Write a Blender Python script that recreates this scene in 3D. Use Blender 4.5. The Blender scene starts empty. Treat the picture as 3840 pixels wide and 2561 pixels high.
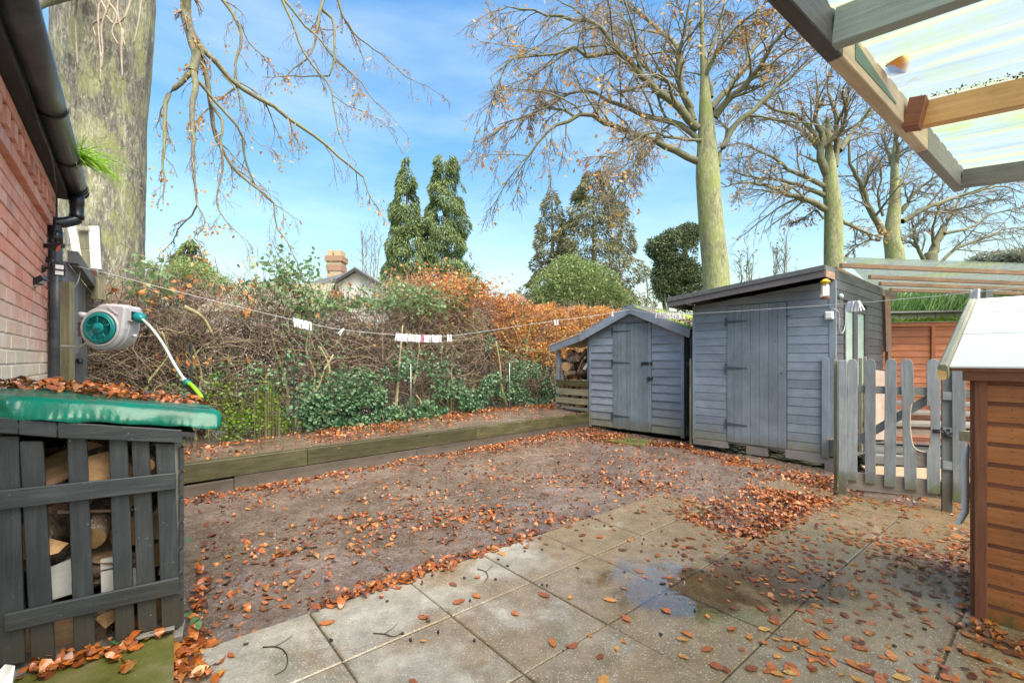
import bpy, bmesh, math, random
import numpy as np
from mathutils import Vector, Matrix, noise as mnoise

random.seed(7)
RNG = np.random.default_rng(11)
SC = bpy.context.scene
COL = SC.collection

# ------------------------------------------------------------------ camera, sky, sun, exposure
CAMZ = 1.25
cd = bpy.data.cameras.new('camera'); cam = bpy.data.objects.new('camera', cd); COL.objects.link(cam)
cd.lens = 16.0; cd.sensor_width = 36.0; cd.clip_start = 0.02; cd.clip_end = 2000
cd.shift_y = (1345 - 1280.5) / 3840
cam.location = (0, 0, CAMZ); cam.rotation_euler = (math.radians(90), 0, 0)
SC.camera = cam
SUN_EL, SUN_AZ = math.radians(56), math.radians(142)      # azimuth measured from +Y towards +X
w = bpy.data.worlds.new('World'); SC.world = w; w.use_nodes = True
wn = w.node_tree; wn.nodes.clear()
sky = wn.nodes.new('ShaderNodeTexSky'); sky.sky_type = 'NISHITA'; sky.sun_disc = False
sky.sun_elevation = SUN_EL; sky.sun_rotation = SUN_AZ; sky.air_density = 1.6; sky.dust_density = 2.4; sky.ozone_density = 1.3
hs = wn.nodes.new('ShaderNodeHueSaturation'); hs.inputs['Saturation'].default_value = 1.42
hs.inputs['Value'].default_value = 1.0; hs.inputs['Hue'].default_value = .499
tcw = wn.nodes.new('ShaderNodeTexCoord')
mpw = wn.nodes.new('ShaderNodeMapping'); mpw.inputs['Scale'].default_value = (1.0, 1.0, 4.2)
nzw = wn.nodes.new('ShaderNodeTexNoise'); nzw.inputs['Scale'].default_value = 2.2; nzw.inputs['Detail'].default_value = 7; nzw.inputs['Roughness'].default_value = .55
mrw = wn.nodes.new('ShaderNodeMapRange'); mrw.inputs['From Min'].default_value = .42; mrw.inputs['From Max'].default_value = .8; mrw.inputs['To Max'].default_value = .24
mxw = wn.nodes.new('ShaderNodeMixRGB'); mxw.inputs['Color2'].default_value = (6.2, 6.7, 7.4, 1)
bgw = wn.nodes.new('ShaderNodeBackground'); bgw.inputs['Strength'].default_value = 0.142
ow = wn.nodes.new('ShaderNodeOutputWorld')
L = wn.links
L.new(sky.outputs[0], hs.inputs['Color']); L.new(tcw.outputs['Generated'], mpw.inputs['Vector']); L.new(mpw.outputs[0], nzw.inputs['Vector'])
L.new(nzw.outputs['Fac'], mrw.inputs['Value']); L.new(mrw.outputs[0], mxw.inputs['Fac']); L.new(hs.outputs[0], mxw.inputs['Color1'])
L.new(mxw.outputs[0], bgw.inputs['Color']); L.new(bgw.outputs[0], ow.inputs['Surface'])
sd = bpy.data.lights.new('sun', 'SUN'); sd.energy = 4.6; sd.angle = math.radians(60); sd.color = (1.0, .90, .76)
so = bpy.data.objects.new('sun', sd); COL.objects.link(so)
sdir = Vector((math.sin(SUN_AZ) * math.cos(SUN_EL), math.cos(SUN_AZ) * math.cos(SUN_EL), math.sin(SUN_EL)))
so.rotation_euler = sdir.to_track_quat('Z', 'Y').to_euler(); so.location = (0, 0, 20)
SC.view_settings.view_transform = 'Standard'; SC.view_settings.look = 'None'
SC.view_settings.exposure = 0.93; SC.view_settings.gamma = 1.0; SC.view_settings.use_curve_mapping = False
SC.cycles.max_bounces = 8; SC.cycles.transparent_max_bounces = 16

# ------------------------------------------------------------------ helpers
FPX = 1707.0
def at(x, y, Y):                       # a point seen at (x, y) of the 3840 px photograph, Y metres in front
    return Vector(((x - 1920) / FPX * Y, Y, CAMZ + (1345 - y) / FPX * Y))
def gnd(x, y, z=0.0):                  # the point of the level z seen at (x, y)
    Y = (CAMZ - z) * FPX / (y - 1345)
    return Vector(((x - 1920) / FPX * Y, Y, z))
def smooth(a, b, x):
    t = min(1, max(0, (x - a) / (b - a))); return t * t * (3 - 2 * t)

WM = {}
def link(o, parent=None, M=None):
    COL.objects.link(o)
    M = M if M is not None else Matrix.Identity(4)
    WM[o.name] = M
    if parent is not None:
        o.parent = parent; o.matrix_basis = WM[parent.name].inverted() @ M
    else:
        o.matrix_basis = M
    return o
def tag(o, label=None, cat=None, group=None, kind=None):
    if label: o['label'] = label
    if cat: o['category'] = cat
    if group: o['group'] = group
    if kind: o['kind'] = kind
    return o
def thing(name, label, cat, loc, group=None):
    o = bpy.data.objects.new(name, None); o.empty_display_size = .1
    link(o, None, Matrix.Translation(Vector(loc)))
    return tag(o, label, cat, group)
def np_mesh(name, V, faces, mat=None, smoothf=False):
    """V (n,3) array, faces: (m,k) int array"""
    me = bpy.data.meshes.new(name); V = np.asarray(V, dtype=np.float32); faces = np.asarray(faces, dtype=np.int32)
    k = faces.shape[1]
    me.vertices.add(len(V)); me.vertices.foreach_set('co', V.ravel())
    me.loops.add(faces.size); me.loops.foreach_set('vertex_index', faces.ravel())
    me.polygons.add(len(faces)); me.polygons.foreach_set('loop_start', np.arange(0, faces.size, k, dtype=np.int32))
    me.polygons.foreach_set('loop_total', np.full(len(faces), k, dtype=np.int32))
    if smoothf: me.polygons.foreach_set('use_smooth', np.ones(len(faces), dtype=bool))
    me.update(calc_edges=True)
    if mat: me.materials.append(mat)
    return me
def np_obj(name, V, faces, mat, parent=None, smoothf=False, loc=None):
    V = np.asarray(V, dtype=float)
    c = np.array(loc) if loc is not None else (V.min(0) + V.max(0)) / 2 * np.array([1, 1, 0]) + np.array([0, 0, V[:, 2].min()])
    o = bpy.data.objects.new(name, np_mesh(name, V - c, faces, mat, smoothf))
    return link(o, parent, Matrix.Translation(Vector(c)))
def py_mesh(name, V, Fc, mat=None, smoothf=False, M=None):
    me = bpy.data.meshes.new(name)
    if M is not None:
        Mi = M.inverted(); V = [Mi @ Vector(v) for v in V]
    me.from_pydata([tuple(v) for v in V], [], Fc); me.update()
    bm = bmesh.new(); bm.from_mesh(me); bmesh.ops.recalc_face_normals(bm, faces=bm.faces); bm.to_mesh(me); bm.free()
    if smoothf:
        for p in me.polygons: p.use_smooth = True
    if mat: me.materials.append(mat)
    return me
def py_obj(name, V, Fc, mat, parent=None, smoothf=False, M=None):
    V = [Vector(v) for v in V]
    if M is None:
        c = sum(V, Vector()) / len(V); M = Matrix.Translation(c)
    o = bpy.data.objects.new(name, py_mesh(name, V, Fc, mat, smoothf, M))
    return link(o, parent, M)

_box = {}
def box_mesh(name, L_, W_, T_, mat, ch):
    key = (name, round(L_, 3), round(W_, 3), round(T_, 3), mat.name if mat else '', round(ch, 4))
    if key in _box: return _box[key]
    a, b, c = L_ / 2, T_ / 2, W_ / 2; ch = min(ch, b * .6, c * .6)
    prof = [(-b + ch, -c), (b - ch, -c), (b, -c + ch), (b, c - ch), (b - ch, c), (-b + ch, c), (-b, c - ch), (-b, -c + ch)]
    V = [(x, y, z) for x in (-a, a) for (y, z) in prof]
    Fc = [tuple(range(7, -1, -1)), tuple(range(8, 16))] + [(i, (i + 1) % 8, (i + 1) % 8 + 8, i + 8) for i in range(8)]
    me = py_mesh(name, V, Fc, mat); _box[key] = me
    return me
def beam(name, a, b, wz, t, mat, parent=None, up=(0, 0, 1), ch=.003):
    """a box from a to b; wz measured along up, t across"""
    a, b, up = Vector(a), Vector(b), Vector(up)
    X = (b - a); Ln = X.length; X = X / Ln
    Z = (up - X * up.dot(X)).normalized(); Y = Z.cross(X)
    M = Matrix((( X.x, Y.x, Z.x, (a.x + b.x) / 2), (X.y, Y.y, Z.y, (a.y + b.y) / 2), (X.z, Y.z, Z.z, (a.z + b.z) / 2), (0, 0, 0, 1)))
    return link(bpy.data.objects.new(name, box_mesh(name, Ln, wz, t, mat, ch)), parent, M)

class Fr:
    """vertical plane: o origin on the ground, u along, n outwards"""
    def __init__(s, o, u, flip=False):
        s.o = Vector((o[0], o[1], 0)); s.u = Vector((u[0], u[1], 0)).normalized()
        s.n = Vector((s.u.y, -s.u.x, 0)) * (-1 if flip else 1)
    def p(s, a, o, z): return s.o + s.u * a + s.n * o + Vector((0, 0, z))
    def px(s, x, y, off=0.0):          # photograph pixel -> (s, z) on the plane
        uu = (x - 1920) / FPX; ox, oy = s.o.x + s.n.x * off, s.o.y + s.n.y * off
        a = (uu * oy - ox) / (s.u.x - uu * s.u.y); Y = oy + s.u.y * a
        return a, CAMZ + (1345 - y) / FPX * Y
def prism(name, fr, pts, o0, o1, mat, parent=None, vertical=False, tilt=0.0, bev=0.0, smoothf=False):
    """polygon pts [(s,z)] on plane fr extruded from o0 to o1; tilt pushes the foot out"""
    zs = [p[1] for p in pts]; z0, z1 = min(zs), max(zs)
    ss = [p[0] for p in pts]; c = fr.p((min(ss) + max(ss)) / 2, (o0 + o1) / 2, (z0 + z1) / 2)
    if vertical: X, Z = Vector((0, 0, 1)), fr.u
    else: X, Z = fr.u, Vector((0, 0, 1))
    Y = Z.cross(X)
    M = Matrix(((X.x, Y.x, Z.x, c.x), (X.y, Y.y, Z.y, c.y), (X.z, Y.z, Z.z, c.z), (0, 0, 0, 1)))
    n = len(pts); V = []
    for o in (o0, o1):
        for (a, z) in pts: V.append(fr.p(a, o + tilt * (z1 - z) / max(1e-6, z1 - z0), z))
    Fc = [tuple(range(n)), tuple(range(2 * n - 1, n - 1, -1))] + [(i, i + n, (i + 1) % n + n, (i + 1) % n) for i in range(n)]
    me = py_mesh(name, V, Fc, mat, smoothf, M)
    if bev:
        bm = bmesh.new(); bm.from_mesh(me)
        bmesh.ops.bevel(bm, geom=[e for e in bm.edges if e.calc_face_angle(0) > .6], offset=bev, segments=1, affect='EDGES')
        bm.to_mesh(me); bm.free()
    return link(bpy.data.objects.new(name, me), parent, M)
def rect(s0, s1, z0, z1): return [(s0, z0), (s1, z0), (s1, z1), (s0, z1)]

def tubes_np(P, R, sides=3, cap=False):
    """P (N,n,3), R (N,n) -> verts, quads"""
    P = np.asarray(P, float); R = np.asarray(R, float); N, n, _ = P.shape
    T = np.gradient(P, axis=1); T /= np.linalg.norm(T, axis=2, keepdims=True) + 1e-9
    ref = np.where(np.abs(T[:, :, 2:3]) > .9, np.array([1., 0, 0]), np.array([0, 0, 1.]))
    A = np.cross(T, ref); A /= np.linalg.norm(A, axis=2, keepdims=True) + 1e-9
    B = np.cross(T, A)
    th = np.arange(sides) / sides * 2 * np.pi
    V = P[:, :, None, :] + R[:, :, None, None] * (A[:, :, None, :] * np.cos(th)[None, None, :, None] + B[:, :, None, :] * np.sin(th)[None, None, :, None])
    V = V.reshape(-1, 3)
    i, j, k = np.meshgrid(np.arange(N), np.arange(n - 1), np.arange(sides), indexing='ij')
    a = (i * n + j) * sides + k; b = (i * n + j) * sides + (k + 1) % sides
    Q = np.stack([a, b, b + sides, a + sides], -1).reshape(-1, 4)
    return V, Q
def tube(name, pts, r, mat, parent=None, sides=8, res=1, smoothf=True, endcap=True):
    """one tube; r number or list"""
    pts = [Vector(p) for p in pts]
    if res > 1: pts = catmull(pts, res)
    rr = [r] * len(pts) if not isinstance(r, (list, tuple)) else list(np.interp(np.linspace(0, 1, len(pts)), np.linspace(0, 1, len(r)), r))
    V, Q = tubes_np(np.array([[tuple(p) for p in pts]]), np.array([rr]), sides)
    Fc = [tuple(int(v) for v in q) for q in Q]
    if endcap: Fc += [tuple(range(sides - 1, -1, -1)), tuple(range(len(V) - sides, len(V)))]
    return py_obj(name, [tuple(v) for v in V], Fc, mat, parent, smoothf)
def catmull(pts, res):
    P = [pts[0] * 2 - pts[1]] + list(pts) + [pts[-1] * 2 - pts[-2]]; out = []
    for i in range(1, len(P) - 2):
        for k in range(res):
            t = k / res; a, b, c, d = P[i - 1], P[i], P[i + 1], P[i + 2]
            out.append(.5 * ((2 * b) + (c - a) * t + (2 * a - 5 * b + 4 * c - d) * t * t + (3 * b - a - 3 * c + d) * t ** 3))
    out.append(P[-2]); return out
def resample(pts, n):
    A = np.array([tuple(p) for p in pts]); d = np.r_[0, np.cumsum(np.linalg.norm(np.diff(A, axis=0), axis=1))]
    t = np.linspace(0, d[-1], n); return np.stack([np.interp(t, d, A[:, k]) for k in range(3)], 1)
def lathe(name, prof, c, axis, mat, parent=None, sides=20, smoothf=True):
    """prof [(dist along axis, radius)]"""
    ax = Vector(axis).normalized(); ref = Vector((0, 0, 1)) if abs(ax.z) < .9 else Vector((1, 0, 0))
    A = ax.cross(ref).normalized(); B = ax.cross(A); V = []; c = Vector(c)
    for (d, r) in prof:
        for k in range(sides):
            th = 2 * math.pi * k / sides; V.append(c + ax * d + (A * math.cos(th) + B * math.sin(th)) * r)
    Fc = [(i * sides + k, i * sides + (k + 1) % sides, (i + 1) * sides + (k + 1) % sides, (i + 1) * sides + k) for i in range(len(prof) - 1) for k in range(sides)]
    Fc += [tuple(range(sides - 1, -1, -1)), tuple(range(len(V) - sides, len(V)))]
    return py_obj(name, V, Fc, mat, parent, smoothf)
def rnd_unit(n):
    v = RNG.normal(size=(n, 3)); return v / np.linalg.norm(v, axis=1, keepdims=True)
def norm(v): return v / (np.linalg.norm(v, axis=-1, keepdims=True) + 1e-9)
def leaf_quads(pos, d, nr, Ln, Wd, fold=.15):
    """folded diamond leaves: 4 verts, 2 triangles each"""
    d = norm(d); s = norm(np.cross(d, nr)); nn = np.cross(s, d)
    Ln = np.asarray(Ln)[:, None] * np.ones((len(pos), 1)); Wd = np.asarray(Wd)[:, None] * np.ones((len(pos), 1))
    b = pos; t = pos + d * Ln; m = pos + d * Ln * .45 + nn * Wd * fold
    V = np.stack([b, m + s * Wd / 2, t, m - s * Wd / 2], 1).reshape(-1, 3)
    i = np.arange(len(pos))[:, None] * 4
    Fc = np.concatenate([i + np.array([[0, 1, 2]]), i + np.array([[0, 2, 3]])], 0)
    return V, Fc
def spawn(P, R, k, tmin, tmax, ang, lenf, droop, n=5, rf=.5, rend=.3, jit=.08, minr=.003, up=0.0):
    """children of the curves P (N,n0,3) -> child curves"""
    N, n0, _ = P.shape; M_ = N * k
    idx = np.repeat(np.arange(N), k); t = (tmin + (tmax - tmin) * (np.tile(np.arange(k), N) + RNG.random(M_)) / k) * (n0 - 1)
    i0 = np.clip(t.astype(int), 0, n0 - 2); f = (t - i0)[:, None]
    pos = P[idx, i0] * (1 - f) + P[idx, i0 + 1] * f
    tan = norm(P[idx, i0 + 1] - P[idx, i0]); rp = R[idx, i0] * (1 - f[:, 0]) + R[idx, i0 + 1] * f[:, 0]
    Lp = np.linalg.norm(np.diff(P, axis=1), axis=2).sum(1)[idx]
    pr = norm(np.cross(tan, rnd_unit(M_))); a = ang * (.6 + .7 * RNG.random(M_))[:, None]
    d = norm(tan * np.cos(a) + pr * np.sin(a) + np.array([0, 0, up]))
    Lc = Lp * lenf * (.55 + .9 * RNG.random(M_)) * (1.15 - .55 * t / (n0 - 1))
    C = np.zeros((M_, n, 3)); C[:, 0] = pos
    for j in range(1, n):
        d = norm(d + np.array([0, 0, -droop]) + rnd_unit(M_) * jit * 2.2)
        C[:, j] = C[:, j - 1] + d * (Lc / (n - 1))[:, None]
    rs = np.maximum(rp * rf, minr)
    Rc = rs[:, None] * np.linspace(1, rend, n)[None]
    return C, np.maximum(Rc, minr * .6)

# ------------------------------------------------------------------ materials
class NT:
    def __init__(s, name):
        s.m = bpy.data.materials.new(name); s.m.use_nodes = True; s.t = s.m.node_tree; s.t.nodes.clear()
        s.out = s.t.nodes.new('ShaderNodeOutputMaterial')
    def n(s, typ, props=None, **inp):
        nd = s.t.nodes.new('ShaderNode' + typ)
        for k, v in (props or {}).items(): setattr(nd, k, v)
        for k, v in inp.items():
            key = k.replace('_', ' ')
            if key not in nd.inputs: key = int(k[1:]) if k[0] == 'i' and k[1:].isdigit() else key
            if isinstance(v, tuple) and len(v) == 2 and hasattr(v[0], 'outputs'): s.t.links.new(v[0].outputs[v[1]], nd.inputs[key])
            elif hasattr(v, 'outputs'): s.t.links.new(v.outputs[0], nd.inputs[key])
            else: nd.inputs[key].default_value = v
        return nd
    def math(s, op, a, b=0.0, c=None):
        nd = s.t.nodes.new('ShaderNodeMath'); nd.operation = op
        for i, v in enumerate([a, b] + ([c] if c is not None else [])):
            if isinstance(v, tuple): s.t.links.new(v[0].outputs[v[1]], nd.inputs[i])
            elif hasattr(v, 'outputs'): s.t.links.new(v.outputs[0], nd.inputs[i])
            else: nd.inputs[i].default_value = v
        return nd
    def mix(s, f, a, b, mode='MIX'):
        nd = s.t.nodes.new('ShaderNodeMixRGB'); nd.blend_type = mode
        for i, v in enumerate((f, a, b)):
            if isinstance(v, tuple) and hasattr(v[0], 'outputs'): s.t.links.new(v[0].outputs[v[1]], nd.inputs[i])
            elif hasattr(v, 'outputs'): s.t.links.new(v.outputs[0], nd.inputs[i])
            elif isinstance(v, tuple): nd.inputs[i].default_value = (v[0], v[1], v[2], 1)
            else: nd.inputs[i].default_value = v
        return nd
    def ramp(s, f, cols, pos=None):
        nd = s.t.nodes.new('ShaderNodeValToRGB'); cr = nd.color_ramp
        pos = pos or [i / (len(cols) - 1) for i in range(len(cols))]
        while len(cr.elements) < len(cols): cr.elements.new(.5)
        for e, p, c in zip(cr.elements, pos, cols): e.position = p; e.color = (c[0], c[1], c[2], 1)
        if isinstance(f, tuple): s.t.links.new(f[0].outputs[f[1]], nd.inputs[0])
        else: s.t.links.new(f.outputs[0], nd.inputs[0])
        return nd
    def rng(s, v, a, b, c=0., d=1., sm=False):
        nd = s.n('MapRange', {'interpolation_type': 'SMOOTHSTEP' if sm else 'LINEAR'})
        if isinstance(v, tuple): s.t.links.new(v[0].outputs[v[1]], nd.inputs[0])
        else: s.t.links.new(v.outputs[0], nd.inputs[0])
        for i, x in zip((1, 2, 3, 4), (a, b, c, d)): nd.inputs[i].default_value = x
        return nd
    def vec(s, src='Object', scale=(1, 1, 1), rnd=True):
        if src == 'World': g = s.n('NewGeometry'); v = (g, 'Position')
        else: g = s.n('TexCoord'); v = (g, src)
        m = s.n('Mapping', None, Vector=v, Scale=scale)
        if rnd and src != 'World':
            oi = s.n('ObjectInfo'); mm = s.math('MULTIPLY', (oi, 'Random'), 57.0)
            c = s.n('CombineXYZ', None, X=mm, Y=mm, Z=mm); ad = s.n('VectorMath', {'operation': 'ADD'}, i0=m, i1=c); return ad
        return m
    def noise(s, v, sc=5., det=6., ro=.6, dist=0.):
        return s.n('TexNoise', None, Vector=v, Scale=sc, Detail=det, Roughness=ro, Distortion=dist)
    def done(s, col, rough=.6, bump=None, bstr=.3, bdist=.01, spec=.5, metal=0., trans=None, extra=None):
        p = s.n('BsdfPrincipled')
        for k, v in (('Base Color', col), ('Roughness', rough), ('Metallic', metal), ('Specular IOR Level', spec)):
            if isinstance(v, tuple) and len(v) == 3: v = (*v, 1)
            if hasattr(v, 'outputs'): s.t.links.new(v.outputs[0], p.inputs[k])
            elif isinstance(v, tuple) and hasattr(v[0], 'outputs'): s.t.links.new(v[0].outputs[v[1]], p.inputs[k])
            else: p.inputs[k].default_value = v
        for k, v in (extra or {}).items(): p.inputs[k].default_value = v
        if bump is not None:
            b = s.n('Bump', None, Strength=bstr, Distance=bdist); s.t.links.new(bump.outputs[0], b.inputs['Height']); s.t.links.new(b.outputs[0], p.inputs['Normal'])
        last = p
        if trans is not None:
            tr = s.n('BsdfTranslucent')
            if hasattr(col, 'outputs'): s.t.links.new(col.outputs[0], tr.inputs[0])
            else: tr.inputs[0].default_value = (*col[:3], 1)
            mx = s.n('MixShader'); mx.inputs[0].default_value = trans
            s.t.links.new(p.outputs[0], mx.inputs[1]); s.t.links.new(tr.outputs[0], mx.inputs[2]); last = mx
        s.t.links.new(last.outputs[0], s.out.inputs[0]); return s.m

def wood(name, cols, rough=.6, moss=None, mz=(0, .3), mamt=.5, dirt=None, scale=1., bump=.35, dirtz=(0, .3), specks=0., var=.18, spec=.4):
    t = NT(name); v = t.vec('Object', (1.6 * scale, 26 * scale, 26 * scale)); g = t.noise(v, 2.2, 8, .65, .4)
    v2 = t.vec('Object', (1.5, 4, 4)); b = t.noise(v2, 2.5, 5, .6)
    f = t.math('ADD', t.math('MULTIPLY', g, .6), t.math('MULTIPLY', b, .4))
    c = t.ramp(f, cols, [.3 + .4 * i / (len(cols) - 1) for i in range(len(cols))])
    oi = t.n('ObjectInfo'); vv = t.rng((oi, 'Random'), 0, 1, 1 - var, 1 + var)
    c = t.mix(1., c, t.n('CombineXYZ', None, X=vv, Y=vv, Z=vv), 'MULTIPLY')
    geo = t.n('NewGeometry'); sx = t.n('SeparateXYZ', None, Vector=(geo, 'Position'))
    wv = t.n('Mapping', None, Vector=(geo, 'Position')); wn_ = t.noise(wv, 5., 6, .65)
    fd1 = t.noise(wv, 1.7, 7, .7, .5); fv = t.rng(fd1, .32, .68, .78, 1.22); c = t.mix(1., c, t.n('CombineXYZ', None, X=fv, Y=fv, Z=fv), 'MULTIPLY'); kn = t.noise(t.vec('Object', (9, 14, 14)), 3.1, 2, .5); c = t.mix(t.rng(kn, .73, .77, 0, .55), c, tuple(x * .35 for x in cols[0]))
    if dirt:
        h = t.rng((sx, 'Z'), dirtz[0], dirtz[1], 1., 0.); k = t.rng(t.math('ADD', h, t.math('MULTIPLY', wn_, .8)), .66, 1.2, 0, .9, True)
        c = t.mix(k, c, dirt)
    if moss:
        h = t.rng((sx, 'Z'), mz[0], mz[1], 1., 0.); wn2 = t.noise(wv, 9., 7, .7)
        k = t.rng(t.math('ADD', t.math('MULTIPLY', h, mamt), wn2), .72, 1.05, 0, .9, True)
        c = t.mix(k, c, t.mix(t.rng(wn_, .35, .65), moss, tuple(x * 1.6 for x in moss)))
    if specks:
        s1 = t.noise(t.vec('Object', (1, 1, 1)), 90., 2, .5); k = t.rng(s1, .72, .78, 0, specks); c = t.mix(k, c, (.5, .52, .52))
    r = t.rng(b, .3, .7, rough - .12, rough + .12)
    return t.done(c, r, g, bump, .006, spec)
def plain(name, col, rough=.5, metal=0., spec=.5, var=.12, sc=12., bump=.1, col2=None):
    t = NT(name); v = t.vec('Object'); n_ = t.noise(v, sc, 5, .6)
    c2 = col2 or tuple(min(1, x * (1 - var * 2)) for x in col)
    c = t.mix(t.rng(n_, .35, .7), col, c2)
    return t.done(c, t.rng(n_, .3, .7, max(.03, rough - .08), rough + .08), n_, bump, .003, spec, metal)
def leafmat(name, cols, island=True, rough=.45, trans=.3, pos=None, spec=.5):
    t = NT(name)
    if island: g = t.n('NewGeometry'); f = (g, 'Random Per Island')
    else: g = t.n('ObjectInfo'); f = (g, 'Random')
    c = t.ramp(f, cols, pos); n_ = t.noise(t.vec('World'), 60., 3, .6)
    c = t.mix(t.rng(n_, .38, .68, 0, .55), c, tuple(x * .5 for x in cols[0]))
    return t.done(c, rough, None, trans=trans, spec=spec)

M = {}
M['small_shed'] = wood('shed_paint_slate', [(.15, .18, .215), (.205, .24, .285), (.26, .295, .34)], .55, moss=(.09, .11, .035), mz=(0, .34), mamt=.34, dirt=(.2, .19, .14), dirtz=(-.05, .6), bump=.4, specks=.25)
M['small_door'] = wood('shed_door_paint', [(.14, .175, .20), (.185, .225, .255), (.225, .265, .295)], .55, dirt=(.17, .165, .13), dirtz=(-.05, .38), bump=.45, specks=.3)
M['big_shed'] = wood('shed_paint_blue_grey', [(.14, .18, .21), (.19, .23, .268), (.24, .28, .32)], .42, moss=(.09, .115, .03), mz=(.0, .36), mamt=.36, dirt=(.19, .19, .14), dirtz=(-.05, .5), bump=.25, specks=.3, var=.1)
M['big_door'] = wood('big_door_paint', [(.135, .17, .195), (.17, .205, .235), (.21, .248, .28)], .45, dirt=(.15, .15, .12), dirtz=(-.05, .35), bump=.25, specks=.4, var=.06)
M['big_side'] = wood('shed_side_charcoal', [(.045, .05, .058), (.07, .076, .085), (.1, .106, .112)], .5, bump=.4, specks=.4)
M['charcoal'] = wood('charcoal_paint', [(.022, .028, .033), (.04, .048, .054), (.07, .078, .083)], .42, dirt=(.06, .055, .042), dirtz=(-.05, .5), bump=.5, specks=.6, var=.14)
M['iron'] = plain('black_iron', (.035, .04, .048), .5, .3); M['painted_iron'] = plain('painted_iron', (.045, .055, .068), .5, .0, col2=(.075, .088, .105), sc=30)
M['fascia'] = wood('fascia_taupe', [(.09, .08, .082), (.13, .115, .115), (.18, .155, .15)], .6)
M['dark_soffit'] = wood('soffit_dark', [(.02, .022, .025), (.035, .037, .042), (.05, .052, .058)], .7)
M['gate'] = wood('gate_grey_blue', [(.15, .17, .18), (.22, .245, .255), (.29, .31, .31)], .6, moss=(.09, .13, .03), mz=(.1, .3), mamt=.35, dirt=(.10, .085, .06), dirtz=(-.1, .35), bump=.6, specks=.3)
M['gate_moss'] = wood('gate_post_mossy', [(.15, .165, .155), (.21, .225, .21), (.28, .29, .26)], .65, moss=(.14, .2, .03), mz=(-1, 2.), mamt=.2, dirt=(.1, .085, .06), dirtz=(-.1, .4), bump=.6)
M['moss_post'] = wood('mossy_timber', [(.13, .125, .075), (.22, .21, .13), (.33, .31, .21)], .75, moss=(.12, .17, .03), mz=(-1, 3), mamt=.12, bump=.6)
M['dirty_wood'] = wood('weathered_board', [(.13, .11, .09), (.2, .175, .15), (.28, .25, .22)], .7, bump=.5)
M['sleeper'] = wood('sleeper_algae', [(.025, .025, .012), (.055, .053, .022), (.105, .092, .052)], .5, moss=(.075, .11, .02), mz=(0, .6), mamt=.12, dirt=(.075, .06, .045), dirtz=(-.1, .22), bump=.5, var=.25)
M['sleeper_low'] = wood('sleeper_soil_stained', [(.055, .045, .035), (.085, .07, .055), (.12, .10, .08)], .55, bump=.5, dirt=(.12, .10, .085), dirtz=(-.1, .12))
M['orange_fence'] = wood('orange_stain', [(.26, .08, .035), (.39, .13, .055), (.5, .2, .10)], .6, moss=(.10, .12, .03), mz=(-1, 2.2), mamt=.12, bump=.4, var=.22)
M['kennel'] = wood('chestnut_stain', [(.24, .078, .024), (.36, .122, .038), (.45, .17, .062)], .38, moss=(.05, .06, .012), mz=(-.05, .22), mamt=.5, bump=.35, var=.1, specks=.12, spec=.5)
M['kennel_trim'] = wood('chestnut_trim', [(.16, .06, .03), (.23, .085, .045), (.3, .12, .06)], .5, bump=.35)
M['pale_trim'] = wood('weathered_trim', [(.22, .2, .15), (.32, .31, .23), (.4, .4, .32)], .6, bump=.4)
M['pine'] = wood('fresh_pine', [(.55, .28, .10), (.68, .38, .15), (.76, .47, .22)], .45, bump=.25, scale=.8)
M['pale_wood'] = wood('bare_pale_wood', [(.36, .25, .16), (.52, .4, .28), (.64, .53, .41)], .6, bump=.35, scale=.7, var=.05)
M['grey_wood'] = wood('weathered_grey_wood', [(.13, .12, .11), (.2, .19, .17), (.28, .26, .22)], .6, bump=.5)
M['pergola_dark'] = wood('pergola_black_paint', [(.04, .038, .038), (.07, .067, .067), (.11, .105, .1)], .5, bump=.5, specks=.2)
M['pergola_grey'] = wood('pergola_grey_paint', [(.2, .235, .235), (.28, .32, .315), (.36, .39, .38)], .55, bump=.4, specks=.3, var=.04)
M['rafter'] = wood('rafter_reddish', [(.2, .12, .08), (.32, .2, .14), (.42, .28, .2)], .6, bump=.4)
M['white_board'] = wood('white_painted_board', [(.6, .6, .58), (.72, .72, .71), (.8, .8, .8)], .45, bump=.15, var=.03)
M['log_split'] = wood('log_split_face', [(.13, .08, .045), (.24, .15, .09), (.36, .25, .16)], .8, bump=.8, scale=.5, var=.3)
M['log_end'] = wood('log_cut_wood', [(.2, .11, .05), (.36, .21, .10), (.50, .32, .17)], .7, bump=.4, scale=.5, var=.3)
M['steel'] = plain('galvanised', (.4, .41, .42), .4, .8)
M['white_plastic'] = plain('white_plastic', (.72, .73, .74), .35, bump=.02, var=.04)
M['grey_plastic'] = plain('light_grey_plastic', (.46, .46, .49), .38, bump=.03, var=.05, sc=6)
M['teal'] = plain('teal_plastic', (.0, .2, .2), .32, bump=.03, var=.08)
M['black_plastic'] = plain('black_plastic', (.018, .02, .023), .35, bump=.05)
M['lime'] = plain('lime_plastic', (.25, .55, .02), .35, bump=.02)
M['yellow'] = plain('yellow_plastic', (.75, .52, .02), .4, bump=.02)
M['hose'] = plain('pale_hose', (.42, .52, .5), .4, bump=.02)
M['line'] = plain('clothes_line', (.6, .62, .6), .5)
M['mauve'] = plain('taupe_pink', (.35, .27, .27), .4)
M['pipe_black'] = plain('weathered_black_pvc', (.03, .034, .04), .42, bump=.25, col2=(.10, .11, .12), sc=7)
M['rust_leaf'] = leafmat('fallen_leaf_rust', [(.08, .03, .015), (.2, .058, .02), (.42, .115, .025), (.56, .18, .035), (.32, .09, .03), (.62, .27, .07), (.14, .05, .03), (.5, .17, .04)], rough=.32, trans=.1, spec=.6)
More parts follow.
